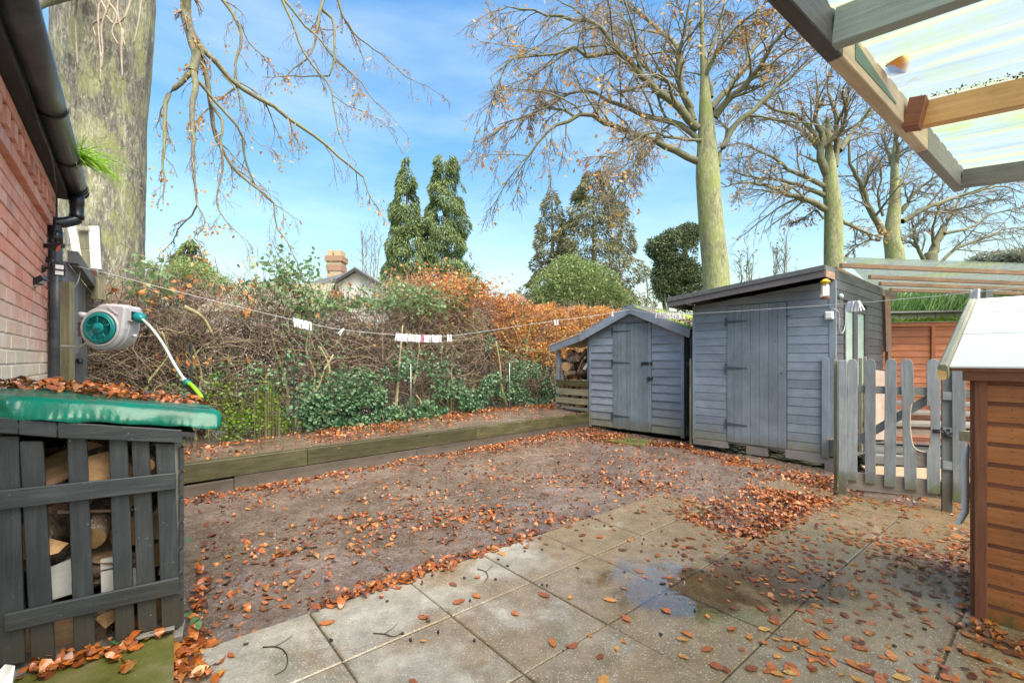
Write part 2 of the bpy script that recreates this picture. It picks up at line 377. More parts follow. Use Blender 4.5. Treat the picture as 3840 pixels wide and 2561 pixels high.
M['rust_leaf_o'] = leafmat('fallen_leaf_rust_single', [(.22, .06, .018), (.45, .125, .025), (.62, .2, .035), (.45, .13, .03), (.72, .32, .08)], False, rough=.25, trans=.1, spec=.6)
M['yellow_leaf_o'] = leafmat('fallen_leaf_yellow_single', [(.5, .26, .06), (.62, .36, .09), (.55, .24, .05)], False, rough=.3, trans=.1, spec=.6)
M['beech_leaf'] = leafmat('hanging_beech_leaf', [(.55, .24, .07), (.7, .38, .1), (.75, .5, .15), (.78, .62, .25)], rough=.5, trans=.45)
M['hedge_rust'] = leafmat('hedge_beech_leaf', [(.4, .14, .05), (.6, .22, .07), (.7, .32, .10), (.75, .42, .12), (.55, .24, .1)], rough=.5, trans=.35)
M['gold_leaf'] = leafmat('hedge_gold_leaf', [(.7, .34, .06), (.8, .5, .1), (.78, .36, .08)], rough=.5, trans=.4)
M['ivy_leaf'] = leafmat('ivy_leaf', [(.025, .07, .03), (.06, .15, .06), (.11, .23, .10), (.22, .36, .2)], rough=.42, trans=.2, spec=.4)
M['bramble_leaf'] = leafmat('bramble_leaf', [(.12, .22, .08), (.2, .34, .13), (.3, .44, .2), (.42, .52, .32)], rough=.4, trans=.35)
M['lime_leaf'] = leafmat('lime_shrub_leaf', [(.12, .24, .02), (.22, .38, .03), (.3, .48, .05)], rough=.4, trans=.4)
M['dead_leaf'] = leafmat('dead_hedge_leaf', [(.22, .12, .07), (.32, .18, .1), (.4, .24, .14)], rough=.6, trans=.3)
M['cypress'] = leafmat('cypress_foliage', [(.06, .11, .035), (.14, .22, .065), (.25, .34, .11), (.36, .44, .18)], rough=.6, trans=.3)
M['pine_leaf'] = leafmat('old_conifer_foliage', [(.09, .11, .055), (.17, .2, .085), (.25, .28, .12), (.48, .32, .13)], rough=.6, trans=.25)
M['bush_leaf'] = leafmat('pale_bush_foliage', [(.15, .22, .06), (.25, .36, .11), (.36, .47, .17), (.45, .52, .24)], rough=.5, trans=.35)
M['dark_leaf'] = leafmat('dark_bush_foliage', [(.06, .11, .04), (.12, .2, .075), (.2, .29, .12), (.36, .3, .2)], rough=.45, trans=.2)
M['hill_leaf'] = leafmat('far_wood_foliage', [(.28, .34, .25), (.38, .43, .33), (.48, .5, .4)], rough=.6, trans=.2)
M['blade'] = leafmat('green_blade', [(.06, .17, .03), (.12, .28, .06), (.22, .4, .12), (.42, .48, .25)], rough=.4, trans=.35)
M['lime_blade'] = leafmat('young_blade', [(.4, .7, .06), (.55, .8, .15)], rough=.4, trans=.4)
M['twig'] = leafmat('hedge_twig', [(.08, .05, .04), (.24, .15, .12), (.42, .3, .24), (.6, .48, .4)], rough=.7, trans=0.)
M['twig_olive'] = leafmat('hedge_branch_olive', [(.10, .085, .045), (.26, .22, .11), (.42, .37, .2), (.5, .44, .26)], rough=.75, trans=0.)
M['tree_twig'] = plain('beech_twig', (.14, .11, .08), .7, col2=(.28, .235, .17), sc=4, bump=.1)
def bark(name, a, b, c, green, gamt, sc=1., bstr=.6, rough=.8):
    t = NT(name); v = t.n('Mapping', None, Vector=(t.n('NewGeometry'), 'Position'), Scale=(1, 1, .28))
    n1 = t.noise(v, 14 * sc, 9, .7, .8); n2 = t.noise(t.n('Mapping', None, Vector=(t.n('NewGeometry'), 'Position'), Scale=(1, 1, .4)), 2.2 * sc, 5, .6)
    f = t.math('ADD', t.math('MULTIPLY', n1, .65), t.math('MULTIPLY', n2, .35))
    col = t.ramp(f, [a, b, c], [.36, .5, .63]); k = t.rng(n2, .62 - gamt, .72 - gamt * .6, 0, .85, True)
    n3 = t.noise(v, 5., 6, .6); k = t.math('MULTIPLY', k, t.rng(n3, .3, .6))
    col = t.mix(k, col, green)
    return t.done(col, rough, n1, bstr, .02)
M['beech_bark'] = bark('big_beech_bark', (.04, .035, .03), (.2, .19, .155), (.58, .56, .47), (.26, .28, .1), .2, 2.6, 1.)
M['beech_bark_far'] = bark('green_beech_bark', (.12, .12, .06), (.28, .285, .15), (.5, .5, .33), (.22, .28, .06), .22, 1.3, 1.)
M['beech_bark_grey'] = bark('grey_green_bark', (.09, .085, .06), (.19, .18, .12), (.32, .3, .2), (.15, .18, .06), .25, 1., .6)
M['limb_bark'] = bark('limb_bark', (.08, .074, .05), (.17, .163, .11), (.3, .29, .2), (.17, .19, .07), .22, 3., .6)
M['log_bark'] = bark('log_bark', (.035, .025, .018), (.15, .10, .07), (.42, .34, .27), (.1, .1, .05), .04, 3.2, 1.)
M['vine'] = plain('pale_vine', (.42, .36, .28), .7, col2=(.25, .2, .15), sc=20, bump=.3)
# ------------------------------------------------------------------ ground materials
def ground_mats():
    t = NT('wet_soil'); v = t.vec('World'); n1 = t.noise(v, 1.3, 8, .62); n2 = t.noise(v, 26., 8, .75); n3 = t.noise(v, 95., 3, .7); n4 = t.noise(v, 5., 8, .7)
    f = t.math('ADD', t.math('MULTIPLY', n1, .3), t.math('MULTIPLY', n2, .45)); f = t.math('ADD', f, t.math('MULTIPLY', n4, .25))
    c = t.ramp(f, [(.055, .034, .022), (.12, .08, .055), (.205, .148, .11), (.34, .275, .225)], [.36, .46, .54, .64])
    c = t.mix(t.rng(n3, .6, .68, 0, .7), c, (.55, .5, .46)); c = t.mix(t.rng(n3, .32, .41, .75, 0), c, (.07, .05, .035))
    r = t.rng(n1, .35, .65, .2, .5); h = t.math('ADD', t.math('MULTIPLY', n2, .7), t.math('MULTIPLY', n3, .3))
    M['soil'] = t.done(c, r, h, 1., .03, .5, extra={'Coat Weight': .7, 'Coat Roughness': .2})
    t = NT('paving_concrete'); v = t.vec('World'); n1 = t.noise(v, 1.9, 6, .6, .3); n2 = t.noise(v, 130., 3, .6); n3 = t.noise(v, 7., 12, .78); n5 = t.noise(v, 60., 4, .7)
    oi = t.n('ObjectInfo'); g = t.n('NewGeometry'); sx = t.n('SeparateXYZ', None, Vector=(g, 'Position'))
    base = t.ramp(n3, [(.20, .175, .13), (.33, .295, .225), (.46, .425, .345)], [.35, .52, .68])
    brown = t.mix(t.rng(n3, .35, .65), (.15, .098, .042), (.27, .19, .098))
    # brown wet film gathers towards the sheds (+x), the nearer slabs are paler
    k = t.math('ADD', t.math('MULTIPLY', n1, 1.5), t.math('MULTIPLY', (sx, 'X'), .22)); k = t.math('ADD', k, t.math('MULTIPLY', (oi, 'Random'), .12))
    wet = t.rng(k, .55, .88, 0, .95, True); c = t.mix(wet, base, brown)
    n6 = t.noise(v, 1.4, 5, .6); gm = t.rng(n6, .56, .68, 0, .6, True); c = t.mix(gm, c, (.13, .15, .06))
    c = t.mix(t.rng(n2, .60, .67, 0, .65), c, (.66, .63, .56)); c = t.mix(t.rng(n2, .32, .4, .6, 0), c, (.09, .08, .06))
    r = t.rng(k, .55, .9, .34, .14); h = t.math('ADD', t.math('MULTIPLY', n5, .6), t.math('MULTIPLY', n2, .4))
    M['slab'] = t.done(c, r, h, .55, .006, .6, extra={'Coat Weight': .5, 'Coat Roughness': .12})
    t = NT('mossy_slab'); v = t.vec('World'); n1 = t.noise(v, 5., 6, .6); n2 = t.noise(v, 150., 3, .6)
    c = t.ramp(n1, [(.08, .085, .015), (.12, .125, .03), (.19, .16, .08)], [.38, .52, .66]); c = t.mix(t.rng(n2, .66, .72, 0, .6), c, (.5, .48, .35))
    M['mossy_slab'] = t.done(c, .42, n2, .5, .006)
    t = NT('puddle_water'); g = t.n('BsdfGlossy', None, Roughness=.02, Color=(1, 1, 1, 1)); tr = t.n('BsdfTransparent', None, Color=(1, 1, 1, 1)); fr = t.n('Fresnel', None, IOR=2.0)
    nz = t.noise(t.vec('World'), 14., 2, .5); b = t.n('Bump', None, Strength=.05, Distance=.01); t.t.links.new(nz.outputs[0], b.inputs['Height']); t.t.links.new(b.outputs[0], g.inputs['Normal'])
    mx = t.n('MixShader'); gn = t.n('TexCoord'); sb = t.n('VectorMath', {'operation': 'SUBTRACT'}, i0=(gn, 'Generated'), i1=(.5, .5, .5)); sb = t.n('VectorMath', {'operation': 'MULTIPLY'}, i0=sb, i1=(1, 1, 0)); ln = t.n('VectorMath', {'operation': 'LENGTH'}, i0=sb); pn = t.noise(t.vec('World'), 5., 5, .6); ed = t.rng(t.math('ADD', (ln, 'Value'), t.math('MULTIPLY', pn, .7)), .56, .80, 1., 0., True); ff = t.math('MULTIPLY', fr, ed); t.t.links.new(ff.outputs[0], mx.inputs[0]); t.t.links.new(tr.outputs[0], mx.inputs[1]); t.t.links.new(g.outputs[0], mx.inputs[2]); t.t.links.new(mx.outputs[0], t.out.inputs[0]); M['water'] = t.m
    t = NT('brick_face'); v = t.vec('Object'); n1 = t.noise(v, 7., 6, .65); n2 = t.noise(v, 70., 4, .7); oi = t.n('ObjectInfo'); g = t.n('NewGeometry'); sx = t.n('SeparateXYZ', None, Vector=(g, 'Position')); wz = t.noise(t.vec('World'), 3.5, 5, .6)
    c = t.ramp((oi, 'Random'), [(.56, .17, .11), (.75, .3, .2), (.66, .24, .16), (.8, .4, .3), (.5, .2, .17)], [0, .3, .55, .8, 1.])
    c = t.mix(t.rng(n1, .35, .7, 0, .5), c, (.85, .58, .47))
    k = t.rng(t.math('ADD', t.rng((sx, 'Z'), 1.75, 1.05, 0, 1.), t.math('MULTIPLY', wz, .9)), .55, 1.25, 0, .85, True)  # paler lower courses: open-sky brightness put into the brick colour
    c = t.mix(k, c, t.mix(t.rng(n1, .4, .6), (.9, .8, .7), (.75, .7, .5)))
    M['brick'] = t.done(c, .75, n2, .5, .004, .3)
    M['mortar'] = plain('mortar', (.88, .82, .72), .9, bump=.5, sc=90)
ground_mats()

# ------------------------------------------------------------------ ground levels
A0 = Vector((-.292, 2.2157, 0)); ga = Vector((.767, .642, 0)).normalized(); gb = Vector((-ga.y, ga.x, 0))
def gslope(x, y): return -.035 * max(0., x - 1.6) if x < 6 else -.154
def ab(x, y): d = Vector((x, y, 0)) - A0; return d.dot(ga), d.dot(gb)
def pab(a, b, z=0.): p = A0 + ga * a + gb * b; return Vector((p.x, p.y, z))
BL = [-3.2, -2.66, -2.12, -1.585, -1.055, -.53, 0., .475]       # slab joints across
PITCH = .525
def rows_of(b0):                     # (start, end) along for each row of slabs
    if b0 >= 0: return -2, 5
    if b0 >= -.54: return -3, 4
    if b0 >= -1.06: return -3, 8
    if b0 >= -1.6: return -4, 9
    return -4, 9
def on_patio(x, y):
    a, b = ab(x, y)
    for i in range(len(BL) - 1):
        if BL[i] <= b < BL[i + 1]:
            s, e = rows_of(BL[i]); return s * PITCH <= a < e * PITCH
    if .475 <= b < 0.53: return 2.1 <= a < 2.625
    return False
S0 = Vector((-3.01, 4.09, 0)); S1 = Vector((1.47, 8.49, 0)); sd_ = (S1 - S0).normalized(); sn_ = Vector((-sd_.y, sd_.x, 0))
def bed_side(x, y): return (Vector((x, y, 0)) - S0).dot(sn_)
def on_bed(x, y): return bed_side(x, y) > 0 and (Vector((x, y, 0)) - S0).dot(sd_) < 6.3
def soil_z(x, y):
    v = Vector((x * 2.2, y * 2.2, 0))
    z = -.028 + gslope(x, y) + .022 * mnoise.noise(v) + .011 * mnoise.noise(v * 4.1) + .007 * mnoise.noise(v * 12)
    d = (Vector((x, y)) - Vector((2.92, 5.83))).length; z -= .07 * max(0, 1 - d / .33)
    return z
def bed_z(x, y): return .235 + .02 * mnoise.noise(Vector((x * 2, y * 2, 3))) + .03 * smooth(0, 1.2, bed_side(x, y))
def gz(x, y):
    if on_patio(x, y): return gslope(x, y)
    if on_bed(x, y): return bed_z(x, y)
    return soil_z(x, y)

# far ground sheet and the near bumpy soil
t = NT('far_ground'); n1 = t.noise(t.vec('World'), .6, 6, .6); c = t.ramp(n1, [(.06, .06, .03), (.10, .10, .045), (.14, .12, .07)], [.4, .5, .6]); M['far_ground'] = t.done(c, .8, n1, .3, .05)
o = py_obj('ground', [(-400, -60, -.30), (400, -60, -.30), (400, 900, -.30), (-400, 900, -.30)], [(0, 1, 2, 3)], M['far_ground']); tag(o, kind='structure')
xs = np.arange(-4.6, 8.2, .036); ys = np.arange(-.6, 9.6, .036)
V = []; nx, ny = len(xs), len(ys)
for y in ys:
    for x in xs: V.append((x, y, soil_z(x, y) - (.06 if (on_patio(x, y) or bed_side(x, y) > .1) else 0) - (.35 if bed_side(x, y) > .3 else 0)))
i, j = np.meshgrid(np.arange(nx - 1), np.arange(ny - 1)); a = (j * nx + i).ravel()
o = np_obj('soil_yard', V, np.stack([a, a + 1, a + nx + 1, a + nx], 1), M['soil'], smoothf=True); tag(o, kind='structure')

# raised bed soil behind the sleepers
V = []; Fc = []; na, nb = 150, 60
for j in range(nb):
    for i in range(na):
        aa = -5 + i * (6.42 + 5) / (na - 1); bb = .045 + (j / (nb - 1)) ** 1.6 * 7
        p = S0 + sd_ * aa + sn_ * bb; V.append((p.x, p.y, bed_z(p.x, p.y)))
i, j = np.meshgrid(np.arange(na - 1), np.arange(nb - 1)); a = (j * na + i).ravel()
o = np_obj('raised_bed_soil', V, np.stack([a, a + 1, a + na + 1, a + na], 1), M['soil'], smoothf=True); tag(o, kind='structure')

# ------------------------------------------------------------------ patio: every slab a piece
patio = thing('patio', None, None, (0.5, 2.0, 0)); patio['kind'] = 'structure'
def slab(a0, a1, b0, b1, mat=None, zt=0., th=.04, name='paving_slab', par=patio, lab=None):
    g = .004; jz = random.uniform(-.003, .003); c = [(a0 + g, b0 + g), (a1 - g, b0 + g), (a1 - g, b1 - g), (a0 + g, b1 - g)]
    V = []
    for dz, ins in ((-th, 0), (-.005, 0), (0, .005)):
        for (aa, bb), (sa, sb) in zip(c, ((1, 1), (-1, 1), (-1, -1), (1, -1))):
            p = pab(aa + sa * ins, bb + sb * ins); p.z = gslope(p.x, p.y) + zt + dz + jz; V.append(p)
    Fc = [(0, 1, 5, 4), (1, 2, 6, 5), (2, 3, 7, 6), (3, 0, 4, 7), (4, 5, 9, 8), (5, 6, 10, 9), (6, 7, 11, 10), (7, 4, 8, 11), (8, 9, 10, 11)]
    o = py_obj(name, V, Fc, mat or M['slab'], par)
    if lab: o['label'] = lab
    return o
for i in range(len(BL) - 1):
    s, e = rows_of(BL[i])
    for k in range(s, e):
        if (BL[i] + BL[i + 1]) / 2 < -2.7 and k < -3: continue
        p = pab((k + .5) * PITCH, (BL[i] + BL[i + 1]) / 2)
        if p.y < .35 or (p.x > 2.0 and p.y < p.x * .70): continue
        slab(k * PITCH, (k + 1) * PITCH, BL[i], BL[i + 1])
# joints: a gritty bed just below the slab tops
V = []; Fc = []
for i in range(len(BL) - 1):
    s, e = rows_of(BL[i])
    for k in range(s, e):
        n = len(V)
        for aa, bb in ((k, 0), (k + 1, 0), (k + 1, 1), (k, 1)):
            p = pab(aa * PITCH, BL[i + bb]); p.z = gslope(p.x, p.y) - .009; V.append(p)
        Fc.append((n, n + 1, n + 2, n + 3))
M['joint'] = plain('joint_grit', (.09, .08, .06), .8, bump=.6, sc=120)
py_obj('joint_bed', V, Fc, M['joint'], patio)
# two loose slabs out on the soil
tag(slab(3.69, 4.22, -.5, .03, name='paving_slab'), kind=None)
def loose_slab(cx, cy, ang, w_, d_, z, mat, label, name='stepping_slab'):
    o = bpy.data.objects.new(name, box_mesh(name, w_, .05, d_, mat, .006)); link(o, None, Matrix.Translation((cx, cy, z)) @ Matrix.Rotation(ang, 4, 'Z') @ Matrix.Rotation(0, 4, 'X'))
    return tag(o, label, 'slab')
g = gnd(2370, 1655, -.03); loose_slab(g.x - .05, g.y - .02, math.radians(-44), .62, .45, -.035, M['mossy_slab'], 'brown wet paving slab set in the soil in front of the small shed door')
# mossy slab against the log store
V = []; c4 = [Vector((-1.50, 2.02)), Vector((-1.235, 1.66)), Vector((-1.72, 1.255)), Vector((-1.985, 1.615))]
for z in (.0, .05):
    for p in c4: V.append((p.x, p.y, z))
o = py_obj('mossy_slab', V, [(4, 5, 6, 7), (0, 1, 5, 4), (1, 2, 6, 5), (2, 3, 7, 6), (3, 0, 4, 7)], M['mossy_slab']); tag(o, 'green algae covered slab lying in front of the dark slatted log store', 'slab')
# puddle
pc = gnd(2480, 2210); V = [(pc.x, pc.y, .004)]; n = 44
for k in range(n):
    th = 2 * math.pi * k / n; r = 1 + .28 * mnoise.noise(Vector((math.cos(th) * 1.6, math.sin(th) * 1.6, 5))) + .12 * mnoise.noise(Vector((math.cos(th) * 5, math.sin(th) * 5, 2)))
    V.append((pc.x + math.cos(th) * .62 * r - .05 * math.sin(th), pc.y + math.sin(th) * .40 * r, .0045 + gslope(pc.x, pc.y)))
o = py_obj('puddle', V, [(0, k + 1, (k + 1) % n + 1) for k in range(n)], M['water']); (o.data.flip_normals() if o.data.polygons[0].normal.z < 0 else None); tag(o, kind='structure')
pc = gnd(2900, 2200, -.02); V = [(pc.x, pc.y, -.01)]
for k in range(n):
    th = 2 * math.pi * k / n; r = 1 + .3 * mnoise.noise(Vector((math.cos(th) * 1.7, math.sin(th) * 1.7, 9))) + .15 * mnoise.noise(Vector((math.cos(th) * 5, math.sin(th) * 5, 7)))
    x, y = pc.x + math.cos(th) * .62 * r, pc.y + math.sin(th) * .42 * r; V.append((x, y, gslope(x, y) + .005))
V[0] = (pc.x, pc.y, gslope(pc.x, pc.y) + .005)
o = py_obj('puddle', V, [(0, k + 1, (k + 1) % n + 1) for k in range(n)], M['water']); (o.data.flip_normals() if o.data.polygons[0].normal.z < 0 else None); tag(o, kind='structure')

# ------------------------------------------------------------------ sleeper wall
sw = thing('sleeper_wall', 'low wall of green stained timber sleepers holding back the raised bed', 'wall', (S0.x, S0.y, 0))
LEN = (S1 - S0).length
cuts = [-3.2, -1.2, LEN * .1814, LEN * .557, LEN * .557 + 2.0, LEN]
for k in range(len(cuts) - 1):
    a, b = S0 + sd_ * (cuts[k] + .003), S0 + sd_ * (cuts[k + 1] - .003)
    z = lambda p: .29 - .045 * (p - S0).dot(sd_) / LEN - .088
    beam('sleeper', a + sn_ * .05 + Vector((0, 0, z(a))), b + sn_ * .05 + Vector((0, 0, z(b))), .175, .1, M['sleeper'], sw, ch=.006)
cuts = [-3.2, .45, LEN * .4, LEN * .75, LEN]
for k in range(len(cuts) - 1):
    a, b = S0 + sd_ * (cuts[k] + .003), S0 + sd_ * (cuts[k + 1] - .003)
    beam('sleeper', a + sn_ * .056 + Vector((0, 0, .03)), b + sn_ * .056 + Vector((0, 0, .01)), .16, .1, M['sleeper_low'], sw, ch=.006)

# ------------------------------------------------------------------ small shed
def hinge(fr, s, z, par, ln=.34, off=.03, mat=M['painted_iron'], flip=1):
    prism('hinge', fr, [(s, z + .022), (s, z - .022), (s + flip * ln * .75, z - .009), (s + flip * ln, z - .006), (s + flip * ln, z + .006), (s + flip * ln * .75, z + .009)], off, off + .005, mat or M['iron'], par)
    prism('hinge', fr, rect(s - .035, s - .004, z - .06, z + .06), off, off + .006, mat or M['iron'], par)
f1 = Fr((1.45, 8.47), (.715, -.699)); D1 = 2.3
sh = thing('small_shed', 'small slate grey shed with overlapping boards, steep gable and three hinge plank door', 'shed', f1.p(.9, 0, 0))
rake = lambda s: 2.135 - .437 * abs(s - .9)
def clipw(s0, s1, z0, z1, lim):
    """board outline clipped by the rake"""
    pts = []
    def rz(s): return min(z1, lim(s))
    N_ = 14; xs_ = [s0 + (s1 - s0) * i / N_ for i in range(N_ + 1)]
    top = [(s, rz(s)) for s in xs_ if lim(s) > z0 + .004]
    if len(top) < 2: return None
    lo, hi = top[0][0], top[-1][0]
    red = [top[0]]
    for i in range(1, len(top) - 1):
        a_, b_, c_ = top[i - 1], top[i], top[i + 1]
        if abs((b_[1] - a_[1]) - (c_[1] - b_[1])) > 1e-5: red.append(b_)
    red.append(top[-1])
    return [(lo, z0), (hi, z0)] + red[::-1]
z = .025; row = 0
while z < 2.13:
    z1 = z + .134
    segs = [(.045, .502), (1.25, 1.745)] if z1 < 1.93 else [(.045, 1.745)]
    if z < 1.86 < z1: segs = [(.045, .502), (1.25, 1.745), (.503, 1.249)]
    for (a, b) in segs:
        zz = z if not (a == .503) else 1.865
        j = random.uniform(-.004, .004); pts = clipw(a, b, zz + (j if a != .503 else 0), z1 + .012, rake)
        if pts: prism('board', f1, pts, -.006, .008, M['small_shed'], sh, tilt=.016 + random.uniform(0, .006))
    z = z1; row += 1
for a, b in ((0, .045), (1.745, 1.80)): prism('corner_trim', f1, [(a, -.01), (b, -.01), (b, rake(b) - .02), (a, rake(a) - .02)], -.02, .032, M['small_shed'], sh, vertical=True)
prism('wall', f1, [(.0, .0), (1.8, .0), (1.8, rake(1.8) - .01), (.9, rake(.9) - .01), (0, rake(0) - .01)], -.03, -.007, M['dark_soffit'], sh)
prism('wall', f1, [(0, 0), (1.8, 0), (1.8, rake(1.8) - .01), (.9, rake(.9) - .01), (0, rake(0) - .01)], -D1, -D1 + .03, M['small_shed'], sh)
fr_r = Fr(tuple(f1.p(1.8, -.02, 0))[:2], tuple(-f1.n)[:2], flip=False)
if fr_r.n.dot(f1.u) < 0: fr_r = Fr(tuple(f1.p(1.8, -.02, 0))[:2], tuple(-f1.n)[:2], flip=True)
fr_l = Fr(tuple(f1.p(0, -.02, 0))[:2], tuple(-f1.n)[:2], flip=True)
if fr_l.n.dot(f1.u) > 0: fr_l = Fr(tuple(f1.p(0, -.02, 0))[:2], tuple(-f1.n)[:2], flip=False)
for frs in (fr_r, fr_l):
    prism('wall', frs, rect(0, D1 - .05, 0, 1.74), -.03, -.006, M['dark_soffit'], sh)
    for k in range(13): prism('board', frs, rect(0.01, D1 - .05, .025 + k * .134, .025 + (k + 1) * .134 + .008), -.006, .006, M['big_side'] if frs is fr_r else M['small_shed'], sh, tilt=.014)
door = None
edges = [f1.px(2160 + x / 4.898, 1400)[0] for x in (693, 775, 850, 935, 1010, 1090, 1165, 1245, 1325, 1398)]
for k in range(len(edges) - 1):
    o = prism('door_plank', f1, rect(edges[k] + .0015, edges[k + 1] - .0015, .022 + random.uniform(-.004, .006), 1.86 + random.uniform(-.008, .003)), .014, .028 + random.uniform(-.0015, .0015), M['small_door'], sh, vertical=True, bev=.002)
prism('door_edge_strip', f1, rect(edges[-1] + .004, 1.252, .02, 1.87), .0, .02, M['small_shed'], sh, vertical=True)
for z in (1.73, 1.18, .24): hinge(f1, .512, z, sh, .33)
prism('bolt', f1, rect(1.06, 1.20, 1.16, 1.178), .032, .05, M['iron'], sh); prism('bolt', f1, rect(1.06, 1.20, 1.145, 1.195), .028, .034, M['iron'], sh); prism('bolt', f1, rect(1.225, 1.265, 1.145, 1.195), .028, .048, M['iron'], sh); prism('bolt', f1, rect(1.075, 1.085, 1.13, 1.16), .034, .055, M['iron'], sh)
prism('hasp', f1, [(1.17, .93), (1.2, .955), (1.235, .93), (1.225, .89), (1.2, .87), (1.18, .9)], .03, .05, M['iron'], sh)
prism('hasp', f1, [(1.235, .93), (1.26, .95), (1.28, .93), (1.27, .9), (1.245, .9)], .03, .05, M['iron'], sh)
# roof: two pitches of felt on boards, barge boards
M['felt'] = plain('mineral_felt', (.13, .14, .135), .85, col2=(.07, .08, .08), sc=40, bump=.5)
def mossfelt():
    t = NT('mossy_felt'); v = t.vec('World'); n1 = t.noise(v, 1.6, 6, .65); n2 = t.noise(v, 60., 5, .7)
    c = t.mix(t.rng(n2, .35, .65), (.10, .09, .08), (.2, .17, .15)); c = t.mix(t.rng(n1, .5, .58, 0, 1, True), c, t.mix(t.rng(n2, .4, .6), (.15, .24, .02), (.34, .48, .05)))
    return t.done(c, .85, n2, .8, .02)
M['felt_moss'] = mossfelt()
for sgn, m in ((1, 'felt_moss'), (-1, 'felt')):
    V = []
    for (ds, dz) in ((0, 0), (1.05, -.437 * 1.05)):
        for dd in (.12, -D1 - .08):
            for th in (0, .025): V.append(f1.p(.9 + sgn * ds, dd, 2.155 + dz + th))
    py_obj('roof', V, [(0, 2, 6, 4), (1, 5, 7, 3), (0, 1, 3, 2), (4, 6, 7, 5), (0, 4, 5, 1), (2, 3, 7, 6)], M[m], sh)
    a = .9; b = .9 + sgn * 1.03
    pts = [(a, 2.165), (a, 2.02), (b, 2.02 - .437 * 1.03), (b + sgn * .02, 2.165 - .437 * 1.05)]
    prism('barge_board', f1, pts, .122, .142, M['small_shed'], sh)
prism('barge_board', f1, [(.86, 2.15), (.86, 2.03), (.9, 2.0), (.94, 2.03), (.94, 2.15), (.9, 2.175)], .143, .152, M['small_shed'], sh)
py_obj('ridge_cap', [f1.p(.9 + a, b, 2.185 - .437 * abs(a)) for a, b in ((-.09, .13), (0, .13), (.09, .13), (-.09, -D1 - .09), (0, -D1 - .09), (.09, -D1 - .09))], [(0, 1, 4, 3), (1, 2, 5, 4)], M['felt'], sh)
# gutter stub and downpipe on the right of the small shed
gp = thing('shed_downpipe', 'short dark downpipe hanging in the gap between the two grey sheds', 'downpipe', f1.p(1.93, -.1, 0))
tube('pipe', [f1.p(1.86, .05, 1.66), f1.p(1.93, .07, 1.62), f1.p(1.95, .07, 1.35), f1.p(1.94, .09, 1.2), f1.p(1.90, .13, 1.16)], .035, M['iron'], gp, 10, 4)
tube('gutter', [f1.p(1.93, .1, 1.66), f1.p(1.93, -1.5, 1.67)], .05, M['iron'], gp, 10)

# ------------------------------------------------------------------ lean-to log store at the side of the small shed
ll = thing('lean_to_log_store', 'open lean-to log store with three green slats beside the small grey shed', 'log store', f1.p(-.4, -.3, .25))
zb = .27
for (a, b, oo) in ((-.80, -.73, 0), (-.80, -.73, -1.0)): prism('post', f1, [(a, zb - .1), (b, zb - .1), (b, 1.42), (a, 1.40)], oo - .06, oo, M['small_shed'], ll, vertical=True)
prism('post', f1, rect(-.70, -.63, zb - .05, 1.18), -.07, -.01, M['dirty_wood'], ll, vertical=True)
prism('post', f1, rect(-.06, -.012, zb - .1, 1.62), -.06, .0, M['small_shed'], ll, vertical=True)
for (z0, z1, m) in ((.735, .835, 'sleeper'), (.56, .675, 'moss_post'), (.395, .5, 'moss_post')):
    prism('slat', f1, [(-.78, z0), (-.015, z0 - .01), (-.015, z1 - .005), (-.78, z1)], .003, .028, M[m], ll)
prism('slat', f1, [(-.66, .29), (-.03, .275), (-.03, .325), (-.66, .335)], -.02, .003, M['dirty_wood'], ll)
for (z0, z1) in ((1.27, 1.4), (1.08, 1.2)): prism('back_board', f1, rect(-.72, -.05, z0, z1), -1.03, -1.0, M['grey_wood'], ll)
prism('back_board', f1, rect(-.75, -.02, .3, 1.02), -1.03, -1.0, M['dark_soffit'], ll)
# side rails
for z0 in (.35, .55, .75, .95, 1.15):
    fs = Fr(tuple(f1.p(-.77, 0, 0))[:2], tuple(-f1.n)[:2]); prism('side_rail', fs, rect(.0, 1.0, z0, z0 + .1), -.0, .02, M['grey_wood'], ll)
V = []
for (s, zt) in ((-.04, 1.735), (-.92, 1.49)):
    for dd in (.13, -1.1):
        for th in (0, .02): V.append(f1.p(s, dd, zt + th))
py_obj('roof', V, [(0, 2, 6, 4), (1, 5, 7, 3), (0, 1, 3, 2), (4, 6, 7, 5), (0, 4, 5, 1), (2, 3, 7, 6)], M['pale_wood'], ll)
prism('fascia_board', f1, [(-.05, 1.725), (-.87, 1.50), (-.87, 1.375), (-.05, 1.60)], .10, .122, M['small_shed'], ll)

# ------------------------------------------------------------------ big shed
f2 = Fr((2.70, 6.77), (.704, -.710)); LW = 1.733
bs = thing('big_shed', 'large blue grey shed with sloping felt roof, plank door and pallet timbers under it', 'shed', f2.p(.87, 0, 0))
ztop = lambda s: 2.0 + (s + .2) * .1056 - .0
ds0, ds1 = .488, 1.231
z = .09; k = 0
while z < 2.2:
    z1 = z + .112
    segs = [(.03, ds0 - .004), (ds1 + .004, LW - .045)] if z1 <= 2.04 else [(.03, LW - .045)]
    for a, b in segs:
        pts = clipw(a, b, z, z1 - .004, ztop)
        if pts: prism('board', f2, pts, -.004, .012, M['big_shed'], bs, tilt=.0045)
    z = z1
prism('wall', f2, [(0, .08), (LW, .08), (LW, ztop(LW)), (0, ztop(0))], -.03, -.002, M['dark_soffit'], bs)
prism('wall', f2, rect(ds0 - .002, ds1 + .002, 1.992, 2.1), -.002, .004, M['dark_soffit'], bs)
for a, b in ((-.005, .03), (LW - .045, LW + .02)): prism('corner_trim', f2, [(a, .06), (b, .06), (b, ztop(b)), (a, ztop(a))], -.03, .022, M['big_shed'], bs, vertical=True)
edges = [f2.px(2560 + x / 3.918, 1400)[0] for x in (662, 765, 880, 1006, 1136, 1270, 1405, 1532)]
